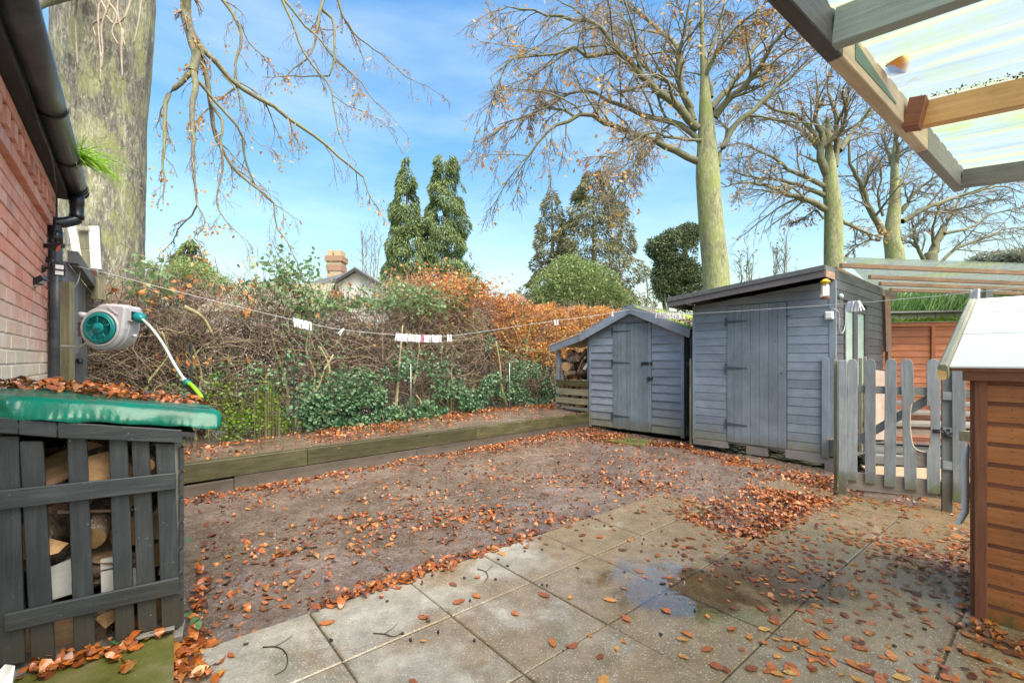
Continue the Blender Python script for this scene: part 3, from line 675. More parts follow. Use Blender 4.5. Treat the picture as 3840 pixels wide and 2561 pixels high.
for k in range(7):
    prism('door_plank', f2, rect(edges[k] + .001, edges[k + 1] - .001, .085, 1.985), .012, .026, M['big_door'], bs, vertical=True, bev=.003)
for z in (1.765, 1.12, .335): hinge(f2, ds0 + .006, z, bs, .26, .028)
lathe('keyhole', [(0, .0), (0, .011), (.002, .011), (.003, 0)], f2.p(edges[6] + .045, .0265, 1.06), f2.n, M['iron'], bs, 12)
prism('hook', f2, [(ds1 - .01, 1.79), (ds1 + .04, 1.795), (ds1 + .04, 1.80), (ds1 - .01, 1.80)], .026, .034, M['iron'], bs)
# bearers under the floor
prism('bearer', f2, rect(.0, .50, -.01, .075), -.06, .018, M['dirty_wood'], bs)
prism('floor_edge', f2, rect(.0, LW, .062, .088), -.05, .012, M['dirty_wood'], bs)
prism('bearer', f2, rect(.74, 1.0, -.05, .06), -.10, .02, M['dirty_wood'], bs)
prism('bearer', f2, rect(1.215, 1.66, -.03, .07), -.08, .024, M['grey_wood'], bs)
prism('bearer', f2, rect(1.64, 1.73, -.12, .04), -.08, .02, M['dirty_wood'], bs)
s0, zt = f2.px(3060, 1339, .03)
s_a, s_b = f2.px(3082, 1400, .03)[0], f2.px(3110, 1400, .03)[0]
m_ = (s_a + s_b) / 2; w_ = (s_b - s_a)
o = prism('paling', f2, [(s_a, .035), (s_b, .035), (s_b, 1.24), (m_ + w_ * .3, 1.262), (m_, 1.268), (m_ - w_ * .3, 1.262), (s_a, 1.24)], .024, .042, M['big_shed'], None, vertical=True, bev=.002)
tag(o, 'single grey round topped paling fixed upright to the big shed corner', 'paling')
# side wall with window
f3 = Fr((3.92, 5.54), (5.71 - 3.92, 7.03 - 5.54)); DL = 2.33
prism('wall', f3, rect(.02, DL, .08, 2.28), -.03, -.002, M['dark_soffit'], bs)
for k in range(20):
    z0 = .09 + k * .112; z1 = z0 + .108
    segs = [(.02, DL)] if (z1 < .9 or z0 > 1.9) else [(.02, .33), (1.42, DL)]
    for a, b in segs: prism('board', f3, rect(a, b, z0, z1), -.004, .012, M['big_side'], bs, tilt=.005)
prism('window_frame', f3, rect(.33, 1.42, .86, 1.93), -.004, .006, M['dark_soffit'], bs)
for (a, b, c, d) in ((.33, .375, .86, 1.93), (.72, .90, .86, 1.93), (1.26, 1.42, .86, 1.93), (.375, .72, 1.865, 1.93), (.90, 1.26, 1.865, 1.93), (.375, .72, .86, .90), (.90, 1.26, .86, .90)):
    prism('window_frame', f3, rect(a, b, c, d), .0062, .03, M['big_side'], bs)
M['frosted'] = plain('green_frosted_pane', (.30, .42, .38), .25, col2=(.38, .5, .45), sc=4, bump=.0)
for (a, b) in ((.375, .72), (.90, 1.26)): prism('pane', f3, rect(a, b, .90, 1.865), .0062, .012, M['frosted'], bs)
bk = f1  # back walls
py_obj('wall', [f2.p(0, 0, .08), f2.p(0, -2.3, .08), f2.p(0, -2.3, 2.1), f2.p(0, 0, 2.0)], [(0, 1, 2, 3)], M['big_side'], bs)
q = f3.p(DL, 0, 0); q2 = f2.p(0, -2.3, 0)
py_obj('wall', [(q.x, q.y, .08), (q2.x, q2.y, .08), (q2.x, q2.y, 2.1), (q.x, q.y, 2.26)], [(0, 1, 2, 3)], M['big_side'], bs)
# left side trim + leaning lath
prism('lath', f2, rect(-.06, -.03, -.02, 1.25), -.05, .0, M['moss_post'], bs, vertical=True)
# roof
RC = [Vector((2.29, 6.70, 2.10)), Vector((3.655, 5.32, 2.305)), Vector((3.655, 5.32, 2.305)) + Vector((.7686, .6397, 0)) * 2.75, Vector((2.29, 6.70, 2.10)) + Vector((.7686, .6397, 0)) * 2.75]
RC[3].z = 2.10; RC[2].z = 2.305
V = [v + Vector((0, 0, dz)) for dz in (0, .035) for v in RC]
py_obj('roof', V, [(0, 3, 2, 1), (4, 5, 6, 7), (0, 1, 5, 4), (1, 2, 6, 5), (2, 3, 7, 6), (3, 0, 4, 7)], M['felt'], bs)
# felt lip
e1 = (RC[1] - RC[0]).normalized(); ns = Vector((-.704 * .999, -.71, 0)).normalized(); ns = Vector((-.7071, -.7071, 0))
beam('felt_lip', RC[0] + Vector((0, 0, .012)) + ns * .008, RC[1] + Vector((0, 0, .012)) + ns * .008, .06, .012, M['felt'], bs)
beam('fascia', RC[0] + Vector((0, 0, -.055)) - ns * .012, RC[1] + Vector((0, 0, -.055)) - ns * .012, .085, .02, M['fascia'], bs)
sdv = Vector((.7686, .6397, 0))
beam('fascia', RC[1] + Vector((0, 0, -.055)) + sdv * .02, RC[1] + Vector((0, 0, -.055)) + sdv * .62, .085, .02, M['rafter'], bs)
beam('felt_lip', RC[1] + Vector((0, 0, .012)), RC[1] + Vector((0, 0, .012)) + sdv * 2.7, .06, .012, M['felt'], bs)
beam('fascia', RC[0] + Vector((0, 0, -.055)) + sdv * .02, RC[0] + Vector((0, 0, -.055)) + sdv * 2.7, .085, .02, M['fascia'], bs)
# things fixed to the big shed
jb = thing('junction_box', 'small white electrical box on the big shed front near its corner', 'junction box', f2.p(1.6, .03, 1.6))
s_a, z_a = f2.px(3094, 1199, .03); s_b, z_b = f2.px(3127, 1167, .03)
prism('box', f2, rect(s_a, s_b, z_a, z_b), .014, .055, M['white_plastic'], jb, bev=.006); prism('lid', f2, rect(s_a + .012, s_b - .012, z_a + .015, z_b - .01), .055, .064, M['white_plastic'], jb, bev=.004)
pb = f2.p(s_b - .02, .03, z_b); pc = f3.p(.1, .02, z_b - .02)
tube('cable', [pb, pb + Vector((.0, 0, .03)), f2.p(LW + .02, .05, z_b + .02), f3.p(.05, .04, z_b - .03), f3.p(.1, .03, z_b - .22), f3.p(.2, .03, z_b - .26), f3.p(.32, .03, z_b - .18), f3.p(.37, .03, z_b + .02)], .005, M['grey_plastic'], jb, 6, 4)
dl = lathe('dome_lamp', [(0, .03), (.015, .036), (.03, .033), (.045, .018), (.05, .0)], f3.p(.14, .015, 2.02), (f3.n.x, f3.n.y, -.2), M['frosted'], None, 16); tag(dl, 'round bulkhead lamp under the eaves on the dark side of the big shed', 'lamp')
# wasp trap bottle
T = at(3095, 1047, 5.30)
wt = thing('wasp_trap', 'hanging wasp trap bottle with yellow cap under the big shed roof corner', 'wasp trap', T)
tube('string', [T + Vector((0, 0, .09)), T + Vector((0, 0, -.01))], .002, M['iron'], wt, 5)
lathe('cap', [(0, .0), (0, .02), (-.005, .03), (-.02, .035), (-.022, .05), (-.035, .05), (-.04, .036), (-.06, .036)], T, (0, 0, 1), M['yellow'], wt, 8)
t = NT('clear_bottle'); t.done((.7, .62, .55), .1, extra={'Transmission Weight': .85}); M['bottle'] = t.m
lathe('bottle', [(-.06, .034), (-.075, .046), (-.2, .048), (-.235, .046), (-.24, 0)], T, (0, 0, 1), M['bottle'], wt, 10)
M['amber'] = plain('amber_liquid', (.5, .12, .05), .2)
lathe('liquid', [(-.205, .044), (-.234, .043)], T, (0, 0, 1), M['amber'], wt, 10)
fw = Fr((T.x, T.y), (1, -.5)); prism('paper_label', fw, rect(-.032, .032, T.z - .2, T.z - .085), .049, .051, M['white_board'], wt)
# ------------------------------------------------------------------ picket gate and its posts
f4 = Fr((3.20, 4.40), (.777, -.629))
def gs(x): return f4.px(x, 1600)[0]
def picket_pts(xt, xb, wt, z0, ztop=1.25, notch=None):
    st, sb = gs(xt), gs(xb); w = wt / 2; h = ztop - .045
    L_ = [(sb - w, z0), (sb + w, z0)]
    R_ = [(st + w, h), (st + w * .75, ztop - .018), (st + w * .35, ztop - .003), (st - w * .35, ztop - .003), (st - w * .75, ztop - .018), (st - w, h)]
    if notch:
        side, zc, zr, dep = notch; arc = []
        for k in range(9):
            th = math.pi * (k / 8); zz = zc - zr * math.cos(th); f = (zz - z0) / (ztop - z0); sc_ = sb + (st - sb) * f
            arc.append((sc_ + side * (w - dep * math.sin(th) ** .8), zz))
        if side > 0: return L_ + arc + R_
        return L_ + R_ + arc[::-1]
    return L_ + R_
gate = thing('picket_gate', 'weathered grey picket gate with a round hole gnawed between two pickets', 'gate', f4.p(.35, 0, 0))
for (xt, xb, w_, z0, nt) in ((3197, 3195, .080, .085, None), (3264, 3264, .080, .082, None), (3341, 3337, .084, .078, None), (3400, 3416, .086, .075, (1, .66, .21, .035)), (3500, 3500, .086, .07, (-1, .66, .23, .03))):
    prism('picket', f4, picket_pts(xt, xb, w_, z0, 1.25, nt), .0, .018, M['gate'], gate, vertical=True, bev=.002)
s0, s1 = gs(3180), gs(3517)
prism('rail', f4, [(s0, .925), (s1, .925), (s1, .995), (s0, .995)], -.035, -.002, M['gate_moss'], gate)
prism('rail', f4, [(s0, .0), (s1, .03), (s1, .185), (s0, .165)], -.03, -.002, M['dirty_wood'], gate)
a1, b1 = f4.px(3214, 1650), f4.px(3478, 1500)
prism('brace', f4, [(a1[0], a1[1] - .06), (b1[0], b1[1] - .045), (b1[0], b1[1] + .045), (a1[0], a1[1] + .03)], -.055, -.037, M['gate'], gate)
# raw wood edge round the hole
for side, x, xb in ((1, 3400, 3416), (-1, 3500, 3500)):
    pts = []
    for k in range(13):
        th = math.pi * k / 12; zr = .21 if side > 0 else .23; dep = .035 if side > 0 else .03; zz = .66 - zr * math.cos(th); f = (zz - .07) / 1.18
        sc_ = gs(xb) + (gs(x) - gs(xb)) * f; pts.append(f4.p(sc_ + side * (.043 - dep * math.sin(th) ** .8), .012, zz))
    tube('gnawed_edge', pts, .006, M['pale_wood'], gate, 5, 2)
pts = [f4.p(gs(3422), .006, .47), f4.p(gs(3440), .004, .435), f4.p(gs(3465), .002, .425), f4.p(gs(3488), .004, .43)]
prism('wire_board', f4, [(gs(3428), .30), (gs(3484), .30), (gs(3484), .43), (gs(3465), .42), (gs(3445), .43), (gs(3428), .46)], -.03, -.002, M['dirty_wood'], gate)
tube('gnawed_edge', pts, .006, M['pale_wood'], gate, 5, 3)
prism('latch', f4, rect(gs(3497), gs(3525), .605, .635), .018, .024, M['iron'], gate)
tube('latch', [f4.p(gs(3500), .03, .62), f4.p(gs(3540), .035, .615)], .006, M['iron'], gate, 6)
# left gate post
def post(name, x0, x1, zt, z0, o0, o1, mat, label, cat='post', par=None):
    o = prism(name, f4, rect(gs(x0), gs(x1), z0, zt), o0, o1, M[mat], par, vertical=True, bev=.004)
    if par is None: tag(o, label, cat)
    return o
post('gate_post', 3144, 3176, 1.235, -.12, -.07, .02, 'gate', 'grey hinge post of the picket gate with algae at its foot')
post('fence_board', 3124, 3139, 1.24, -.05, -.10, -.075, 'moss_post', 'narrow green board behind the hinge post of the picket gate', 'board')
post('fence_board', 3214, 3229, 1.26, .3, -.42, -.40, 'moss_post', 'yellow green mossy board standing behind the picket gate', 'board')
post('fence_board', 3233, 3246, 1.27, .3, -.45, -.43, 'grey_wood', 'bare grey board standing behind the picket gate near the window', 'board')
post('gate_post', 3532, 3573, 1.21, -.14, -.06, -.0, 'gate_moss', 'latch post of the picket gate with bright green algae streak')
ch = thing('latch_keeper', 'black round gate latch on the right gate post', 'latch', f4.p(gs(3550), .01, .6))
lathe('ring', [(0, .034), (.012, .036), (.02, .02), (.024, 0)], f4.p(gs(3550), .002, .605), f4.n, M['iron'], ch, 12)
for k in range(5):
    th = k * 1.256; prism('lobe', f4, rect(gs(3550) + .03 * math.cos(th) - .011, gs(3550) + .03 * math.cos(th) + .011, .605 + .03 * math.sin(th) - .011, .605 + .03 * math.sin(th) + .011), .004, .022, M['iron'], ch)
fp = thing('picket_fence', 'grey fence end with rounded picket between the gate and the brown shed', 'fence', f4.p(gs(3590), 0, 0))
prism('picket', f4, picket_pts(3593, 3598, .082, .02, 1.25), .005, .023, M['gate'], fp, vertical=True, bev=.002)
for z0 in (.93, .62, .33): prism('block', f4, rect(gs(3535), gs(3572), z0 - .035, z0 + .035), .002, .02, M['gate'], fp)
prism('rail', f4, rect(gs(3575), gs(3680), .92, .99), -.035, .004, M['gate_moss'], fp)
prism('rail', f4, rect(gs(3575), gs(3680), .25, .32), -.035, .004, M['grey_wood'], fp)
o = beam('mossy_timber_end', at(3623, 1636, 3.25), at(3655, 1634, 3.45), .07, .075, M['moss_post']); tag(o, 'stub end of green timber poking out behind the brown shed', 'timber')
# behind the gate: corrugated sheet, sleepers, sandy board, steps
cs = []
for k in range(29):
    f = k / 28; top = at(3262 + f * 75, 1385 + f * 10, 5.3 + .1 * f); bot = at(3285 + f * 62, 1648, 5.1 + .25 * f); wv = .018 * math.sin(k * 1.8)
    cs += [top + Vector((wv, -wv, 0)), bot + Vector((wv, -wv, 0))]
M['tin'] = plain('beige_corrugated', (.38, .3, .24), .5, col2=(.26, .2, .16), sc=6)
n = len(cs) // 2; cs2 = [c + Vector((0, .004, .0)) for c in cs]
o = py_obj('corrugated_sheet', cs + cs2, [(2 * k, 2 * k + 2, 2 * k + 3, 2 * k + 1) for k in range(n - 1)] + [(2 * n + 2 * k, 2 * n + 2 * k + 1, 2 * n + 2 * k + 3, 2 * n + 2 * k + 2) for k in range(n - 1)], M['tin'], smoothf=True)
tag(o, 'beige corrugated sheet leaning on the dark shed wall behind the gate', 'roofing sheet')
steps = thing('timber_steps', 'brown and green timber retaining steps behind the picket gate', 'steps', (4.5, 5.0, -.1))
for (z0, z1, Y, m) in ((-.12, .06, 4.72, 'dirty_wood'), (.065, .17, 4.98, 'grey_wood'), (.175, .27, 5.1, 'gate_moss'), (.275, .36, 5.25, 'kennel_trim')):
    beam('sleeper', (4.02, Y + .2, (z0 + z1) / 2), (5.6, Y - .25, (z0 + z1) / 2), z1 - z0, .09, M[m], steps, ch=.006)
M['sand'] = plain('sandy_board', (.38, .28, .17), .6, col2=(.3, .21, .12), sc=8)
o = py_obj('sandy_board', [(3.62, 4.55, .075), (5.2, 4.2, .075), (5.35, 4.68, .09), (3.8, 4.95, .09), (3.62, 4.55, .055), (5.2, 4.2, .055), (5.35, 4.68, .07), (3.8, 4.95, .07)], [(0, 1, 2, 3), (4, 7, 6, 5), (0, 4, 5, 1), (1, 5, 6, 2), (2, 6, 7, 3), (3, 7, 4, 0)], M['sand']); tag(o, 'sheet of pale plywood lying flat behind the picket gate', 'board')
M['paving_wet'] = M['soil']
o = py_obj('upper_soil', [(3.7, 5.35, .30), (6.4, 4.4, .30), (8.6, 6.8, .30), (5.9, 7.8, .30)], [(0, 1, 2, 3)], M['soil']); tag(o, kind='structure')
st = thing('deck_ledge', 'dark weathered timber ledge at the foot of the orange fence', 'ledge', (5.8, 6.4, .3))
for k, (z, Y, m) in enumerate(((.36, 6.2, 'grey_wood'), (.46, 6.7, 'dirty_wood'), (.56, 7.1, 'grey_wood'))): beam('plank', (4.9 + k * .3, Y + .2, z), (8.0, Y - .5, z), .05, .3, M[m], st)

# ------------------------------------------------------------------ orange overlap fence, coping blocks, reeds
f5 = Fr((5.55, 7.66), (.954, -.21))
of = thing('orange_fence', 'orange stained overlap fence panel behind the gate', 'fence', f5.p(1.5, 0, 0))
z = .42
rr = random.Random(3)
while z < 1.76:
    h = rr.uniform(.098, .122)
    for a, b in ((0., 1.28), (1.30, 2.7), (2.72, 4.2)):
        n_ = 10; top = []; bot = []
        for k in range(n_ + 1):
            s = a + (b - a) * k / n_; bot.append((s, z + .007 * mnoise.noise(Vector((s * 4, z * 9, 0))))); top.append((s, z + h + .006))
        prism('board', f5, bot + top[::-1], -.006, .004, M['orange_fence'], of, tilt=.014)
    z += h
for s in (.0, 1.29, 2.71): prism('batten', f5, rect(s - .025, s + .025, .4, 1.82), .018, .04, M['orange_fence'], of, vertical=True)
prism('top_rail', f5, rect(-.1, 4.2, 1.775, 1.835), -.01, .045, M['orange_fence'], of)
prism('capping', f5, rect(-.1, 4.2, 1.835, 1.85), -.02, .06, M['moss_post'], of)
prism('gravel_board', f5, rect(-.1, 4.2, .25, .41), -.01, .02, M['kennel_trim'], of)
o = prism('fence_post', f5, rect(.0 - .12, .0 - .03, .2, 1.85), .0, .09, M['moss_post'], None, vertical=True); tag(o, 'green mossy fence post at the dark shed end of the orange fence', 'post')
s_ = f5.px(3683, 1200)[0]
o = prism('fence_post', f5, rect(s_ - .045, s_ + .045, .2, 2.33), .06, .15, M['gate'], None, vertical=True); tag(o, 'tall grey post above the orange fence behind the white felted roof', 'post')
# block wall behind
f6 = Fr((5.7, 8.3), (.954, -.21))
bw = thing('block_wall', 'mossy grey block wall rising behind the orange fence', 'wall', f6.p(1.5, 0, 0))
M['block'] = wood('mossy_concrete_block', [(.09, .10, .07), (.15, .16, .12), (.22, .22, .18)], .85, moss=(.1, .15, .03), mz=(-1, 4), mamt=.35, scale=.2)
for r in range(6):
    for k in range(18):
        s = -.3 + k * .27 + (r % 2) * .13; h0 = 1.42 + r * .105
        prism('block', f6, rect(s + .004, s + .262, h0, h0 + .099), -.1, random.uniform(-.004, .004), M['block'], bw)
prism('core', f6, rect(-.4, 4.7, .2, 2.04), -.12, -.012, M['block'], bw)
prism('coping', f6, rect(-.5, 4.8, 2.055, 2.085), -.16, .04, M['gate_moss'], bw)
# moss along the fence capping
mp = RNG.random((2600, 3)); ms = .3 + 3.2 * mp[:, 0] ** .9; V_ = []
base = np.array([tuple(f6.p(float(s), .06 + .1 * float(b), 1.86 + .10 * float(c) * (1 - abs(2 * b - 1)))) for s, b, c in zip(ms, mp[:, 1], mp[:, 2])])
V, Fc = leaf_quads(base, rnd_unit(len(base)) + np.array([0, 0, .8]), rnd_unit(len(base)), np.full(len(base), .045), np.full(len(base), .03))
M['moss'] = leafmat('bright_moss', [(.10, .2, .01), (.22, .38, .02), (.35, .5, .04)], rough=.8, trans=.2)
o = np_obj('moss_cushion', V, Fc, M['moss']); tag(o, 'bright green moss growing along the ledge above the orange fence', 'moss', kind='stuff')
V, Fc = leaf_quads(*(lambda P, D: (P, D, rnd_unit(len(P)), RNG.uniform(.3, .75, len(P)), np.full(len(P), .016)))(
    np.array([tuple(f6.p(float(s), -.15 - .7 * float(b), 2.02 + .1 * float(b))) for s, b in RNG.random((3600, 2)) * np.array([4.6, 1]) - np.array([.35, 0])]),
    np.stack([RNG.normal(.35, .35, 3600), RNG.normal(0, .25, 3600), np.full(3600, 1.)], 1)), fold=.2)
o = np_obj('reed_bed', V, Fc, M['blade']); tag(o, 'dense green reedy grass growing above the block wall', 'grass', kind='stuff')
# tiled roof far right
tr = thing('tiled_outbuilding', 'outbuilding with pinkish red pantile roof beyond the reeds', 'building', (15.2, 13, 0))
M['pantile'] = plain('pantile', (.36, .14, .12), .5, col2=(.5, .26, .24), sc=4)
M['render_w'] = plain('white_render', (.66, .66, .63), .8, col2=(.55, .56, .52), sc=3)
for r in range(9):
    for k in range(24):
        x = 14.95 + k * .26 - .0; y = 13.5 + r * .28; z = 2.52 + r * .155
        V = [(x + dx, y + dy, z + dz + (.045 * math.sin(dx / .26 * math.pi)) + (.02 if dy == 0 else 0)) for dy, dz in ((0, 0), (.34, .19)) for dx in (0, .065, .13, .195, .255)]
        if r < 7: py_obj('roof_tile', V, [(q, q + 1, q + 6, q + 5) for q in range(4)], M['pantile'], tr, smoothf=True)
V = [(14.9, 13.7, -.2), (21.2, 13.7, -.2), (21.2, 17, -.2), (14.9, 17, -.2), (14.9, 13.7, 2.55), (21.2, 13.7, 2.55), (21.2, 17, 3.6), (14.9, 17, 3.6)]
py_obj('wall', V, [(0, 1, 5, 4), (1, 2, 6, 5), (2, 3, 7, 6), (3, 0, 4, 7), (4, 5, 6, 7)], M['render_w'], tr)

# ------------------------------------------------------------------ translucent lean-to roof behind the big shed
t = NT('corrugated_plastic'); v = t.vec('World'); vr = t.n('Mapping', None, Vector=(t.n('NewGeometry'), 'Position')); vr.inputs['Rotation'].default_value = (0, 0, math.radians(50)); vr.inputs['Scale'].default_value = (1, 1, 1); vs = t.n('Mapping', None, Vector=vr, Scale=(.5, 13, 1)); n1 = t.noise(v, 2.2, 6, .65); n2 = t.noise(v, 30., 5, .7); n4 = t.noise(vs, 1.6, 3, .6)
col = t.mix(t.rng(n1, .5, .66, 0, .75, True), (.34, .39, .37), (.36, .42, .10)); col = t.mix(t.rng(n4, .5, .62, 0, .75, True), col, (.46, .52, .22)); col = t.mix(t.rng(n4, .44, .36, 0, .6, True), col, (.25, .28, .30)); col = t.mix(t.rng(n2, .68, .78, 0, .6), col, (.3, .28, .1))
d = t.n('BsdfTranslucent'); t.t.links.new(col.outputs[0], d.inputs[0]); df = t.n('BsdfPrincipled', None, Roughness=.3); t.t.links.new(col.outputs[0], df.inputs['Base Color']); tp = t.n('BsdfTransparent', None, Color=(.92, .97, .95, 1))
m1 = t.n('MixShader', None, i0=.12); t.t.links.new(d.outputs[0], m1.inputs[1]); t.t.links.new(df.outputs[0], m1.inputs[2]); m2 = t.n('MixShader', None, i0=.30); t.t.links.new(m1.outputs[0], m2.inputs[1]); t.t.links.new(tp.outputs[0], m2.inputs[2]); t.t.links.new(m2.outputs[0], t.out.inputs[0]); M['corr'] = t.m
def corrugated(name, P00, P10, P01, P11, nwave, amp, mat, par, thick=.0015):
    """corrugations run from P0x to P1x; waves are counted across 0 -> 1"""
    P00, P10, P01, P11 = map(Vector, (P00, P10, P01, P11)); V = []; N_ = nwave * 8
    nn = (P10 - P00).cross(P01 - P00).normalized(); nn = nn if nn.z > 0 else -nn
    for j in range(7):
        g = j / 6
        for k in range(N_ + 1):
            f = k / N_; a = P00.lerp(P01, f); b = P10.lerp(P11, f); V.append(tuple(a.lerp(b, g) + nn * amp * math.sin(2 * math.pi * nwave * f)))
    i, j = np.meshgrid(np.arange(N_), np.arange(6)); a = (j * (N_ + 1) + i).ravel()
    return np_obj(name, V, np.stack([a, a + 1, a + N_ + 2, a + N_ + 1], 1), mat, par, True)
cp = thing('carport_roof', 'low translucent corrugated roof on reddish rafters behind the big shed', 'canopy', (5.5, 6.5, 0))
Lp = [Vector((4.06, 5.62, 2.42)), Vector((4.95, 6.3, 2.40)), Vector((5.48, 6.78, 2.385)), Vector((6.06, 7.29, 2.37))]
Rp = [Vector((7.6, 6.24, 2.42)), Vector((8.2, 6.95, 2.40)), Vector((8.9, 7.45, 2.385)), Vector((9.4, 7.85, 2.37))]
for a, b in zip(Lp, Rp): beam('rafter', a + Vector((0, 0, -.02)), b + Vector((0, 0, -.02)), .055, .045, M['rafter'], cp)
beam('wall_plate', (4.05, 5.70, 2.35), (6.15, 7.48, 2.30), .10, .045, M['rafter'], cp); beam('wall_plate', (4.13, 5.80, 2.24), (6.15, 7.46, 2.19), .045, .05, M['rafter'], cp)
beam('end_block', (6.02, 7.40, 2.285), (6.3, 7.5, 2.285), .15, .10, M['grey_wood'], cp)
corrugated('roof_sheet', (3.95, 5.45, 2.46), (7.9, 6.0, 2.46), (6.0, 7.55, 2.41), (9.9, 8.1, 2.41), 24, .013, M['corr'], cp)
b0 = at(3331, 1300, 7.0); beam('post', (b0.x, b0.y, -.1), (b0.x, b0.y, 1.4), .055, .055, M['rafter'], cp, up=(1, 0, 0)); beam('post', (b0.x - .01, b0.y, 1.36), (b0.x - .03, b0.y, 2.2), .085, .06, M['rafter'], cp, up=(1, 0, 0))

# ------------------------------------------------------------------ brown storage shed with white felted roof
f7 = Fr((2.296, 2.26), (.686, -.728)); zk = -.04
ks = thing('brown_storage_shed', 'chestnut brown shiplap garden store with a white felted sloping roof', 'storage shed', f7.p(.6, 0, zk))
sdk = Vector((.79, .61, 0)).normalized()
for k in range(12):
    z0 = zk + k * .0985; z1 = z0 + .0985
    pts = rect(.045, 1.6, z0, min(z1 - .022, 1.155)); prism('board', f7, pts, -.004, .014, M['kennel'], ks)
    prism('board_groove', f7, rect(.045, 1.6, z1 - .022, z1), -.004, .002, M['kennel_trim'], ks, tilt=.0) if z1 < 1.17 else None
prism('corner_trim', f7, rect(0, .045, zk, 1.15), -.02, .02, M['kennel_trim'], ks, vertical=True, bev=.003)
fk = Fr(tuple(f7.p(0, -.02, 0))[:2], tuple(sdk)[:2]); fk = fk if fk.n.x < 0 else Fr(tuple(f7.p(0, -.02, 0))[:2], tuple(sdk)[:2], flip=True)
prism('side_wall', fk, [(0, zk), (.75, zk), (.75, 1.5), (0, 1.13)], -.02, .0, M['kennel'], ks); prism('corner_trim', fk, rect(0, .04, zk, 1.14), .0, .016, M['kennel_trim'], ks, vertical=True)
zr0, zr1 = 1.205, 1.60
RF = [f7.p(-.085, .075, zr0), f7.p(1.75, .075, zr0 + .0), f7.p(1.75, .075, zr1) + sdk * .84, f7.p(-.085, .075, zr1) + sdk * .84]
t = NT('white_felt'); v = t.vec('World'); n1 = t.noise(v, 3., 5, .6); n2 = t.noise(v, 120., 3, .6); M['white_felt'] = t.done(t.mix(t.rng(n1, .62, .8, 0, .4), (.74, .74, .76), (.62, .59, .5)), .6, n2, .1, .003)
def lerp4(u, v): return (RF[0] * (1 - u) + RF[1] * u) * (1 - v) + (RF[3] * (1 - u) + RF[2] * u) * v
for k, (v0, v1) in enumerate(((0, .44), (.43, .76), (.75, 1.0))):
    V = [lerp4(u, v) + Vector((0, 0, .004 * k + dz)) for dz in (0, .008) for (u, v) in ((0, v0), (1, v0), (1, v1), (0, v1))]
    py_obj('roof_felt', V, [(0, 3, 2, 1), (4, 5, 6, 7), (0, 1, 5, 4), (1, 2, 6, 5), (2, 3, 7, 6), (3, 0, 4, 7)], M['white_felt'], ks)
V = [lerp4(u, v) + Vector((0, 0, dz)) for dz in (-.02, -.002) for (u, v) in ((0, .01), (1, .01), (1, 1), (0, 1))]
py_obj('roof_deck', V, [(0, 3, 2, 1), (4, 5, 6, 7), (0, 1, 5, 4), (1, 2, 6, 5), (2, 3, 7, 6), (3, 0, 4, 7)], M['kennel_trim'], ks)
prism('fascia', f7, rect(-.04, 1.7, 1.142, 1.195), .03, .055, M['kennel_trim'], ks, bev=.003)
a, b = RF[0] - f7.u * .022 + Vector((0, 0, -.022)) + f7.n * .03, RF[3] - f7.u * .022 + Vector((0, 0, -.02))
beam('barge_board', a, b, .082, .036, M['pale_trim'], ks, ch=.008)
prism('barge_end', f7, [(-.128, 1.155), (-.122, 1.145), (-.1, 1.145), (-.094, 1.155), (-.094, 1.21), (-.1, 1.222), (-.122, 1.222), (-.128, 1.21)], .095, .108, M['pine'], ks)
for v in (.435, .755):
    aa, bb = lerp4(0, v) + Vector((0, 0, .0095)), lerp4(1, v) + Vector((0, 0, .0125)); py_obj('felt_lap_shade', [aa, bb, bb + sdk * .006, aa + sdk * .006], [(0, 1, 2, 3)], M['iron'], ks)  # dark strips along the felt laps, standing in for their thin shadows
for (u, v, l) in ((.33, .35, .03), (.37, .34, .012), (.42, .36, .05)):
    p = lerp4(u, v) + Vector((0, 0, .0095)); py_obj('felt_mark', [p, p + f7.u * l, p + f7.u * l + sdk * .008, p + sdk * .008], [(0, 1, 2, 3)], M['iron'], ks)
# nail heads
for k in range(12):
    z0 = zk + k * .0985
    for dz in (.022, .06):
        if z0 + dz < 1.12: prism('nail', f7, rect(.125, .129, z0 + dz, z0 + dz + .004), .014, .0155, M['iron'], ks)
# white plastic flap at the left of the store
V = []
for k in range(15):
    f = k / 14; y = 1665 + f * 300; x0 = 3608 + 4 * math.sin(f * 3) - 2; x1 = 3636
    if f > .85: x0 -= (f - .85) * 150; x1 -= (f - .85) * 190
    if f < .15: x0 += (.15 - f) * 170
    V += [at(x0, y, 2.36), at((x0 + x1) / 2, y, 2.34), at(x1, y, 2.38)]
V2 = [v + Vector((0, .005, 0)) for v in V]; n = len(V)
Fc = [(3 * k + q, 3 * k + q + 1, 3 * k + q + 4, 3 * k + q + 3) for k in range(14) for q in (0, 1)]
o = py_obj('plastic_flap', V + V2, Fc + [tuple(reversed([i + n for i in f])) for f in Fc], M['white_plastic'], smoothf=True); tag(o, 'long white plastic strip hanging beside the brown storage shed', 'plastic strip')
hp = at(3622, 1300, 2.62)
hl = thing('horn_lamp', 'taupe and white cone shaped fitting behind the white roof edge', 'lamp', hp)
lathe('shade', [(-.075, .018), (-.03, .03), (.02, .042), (.045, .045), (.046, .0)], hp, (-.55, -.1, -.8), M['mauve'], hl, 16); lathe('lens', [(.047, .043), (.07, .03), (.08, .0)], hp, (-.55, -.1, -.8), M['white_plastic'], hl, 16)

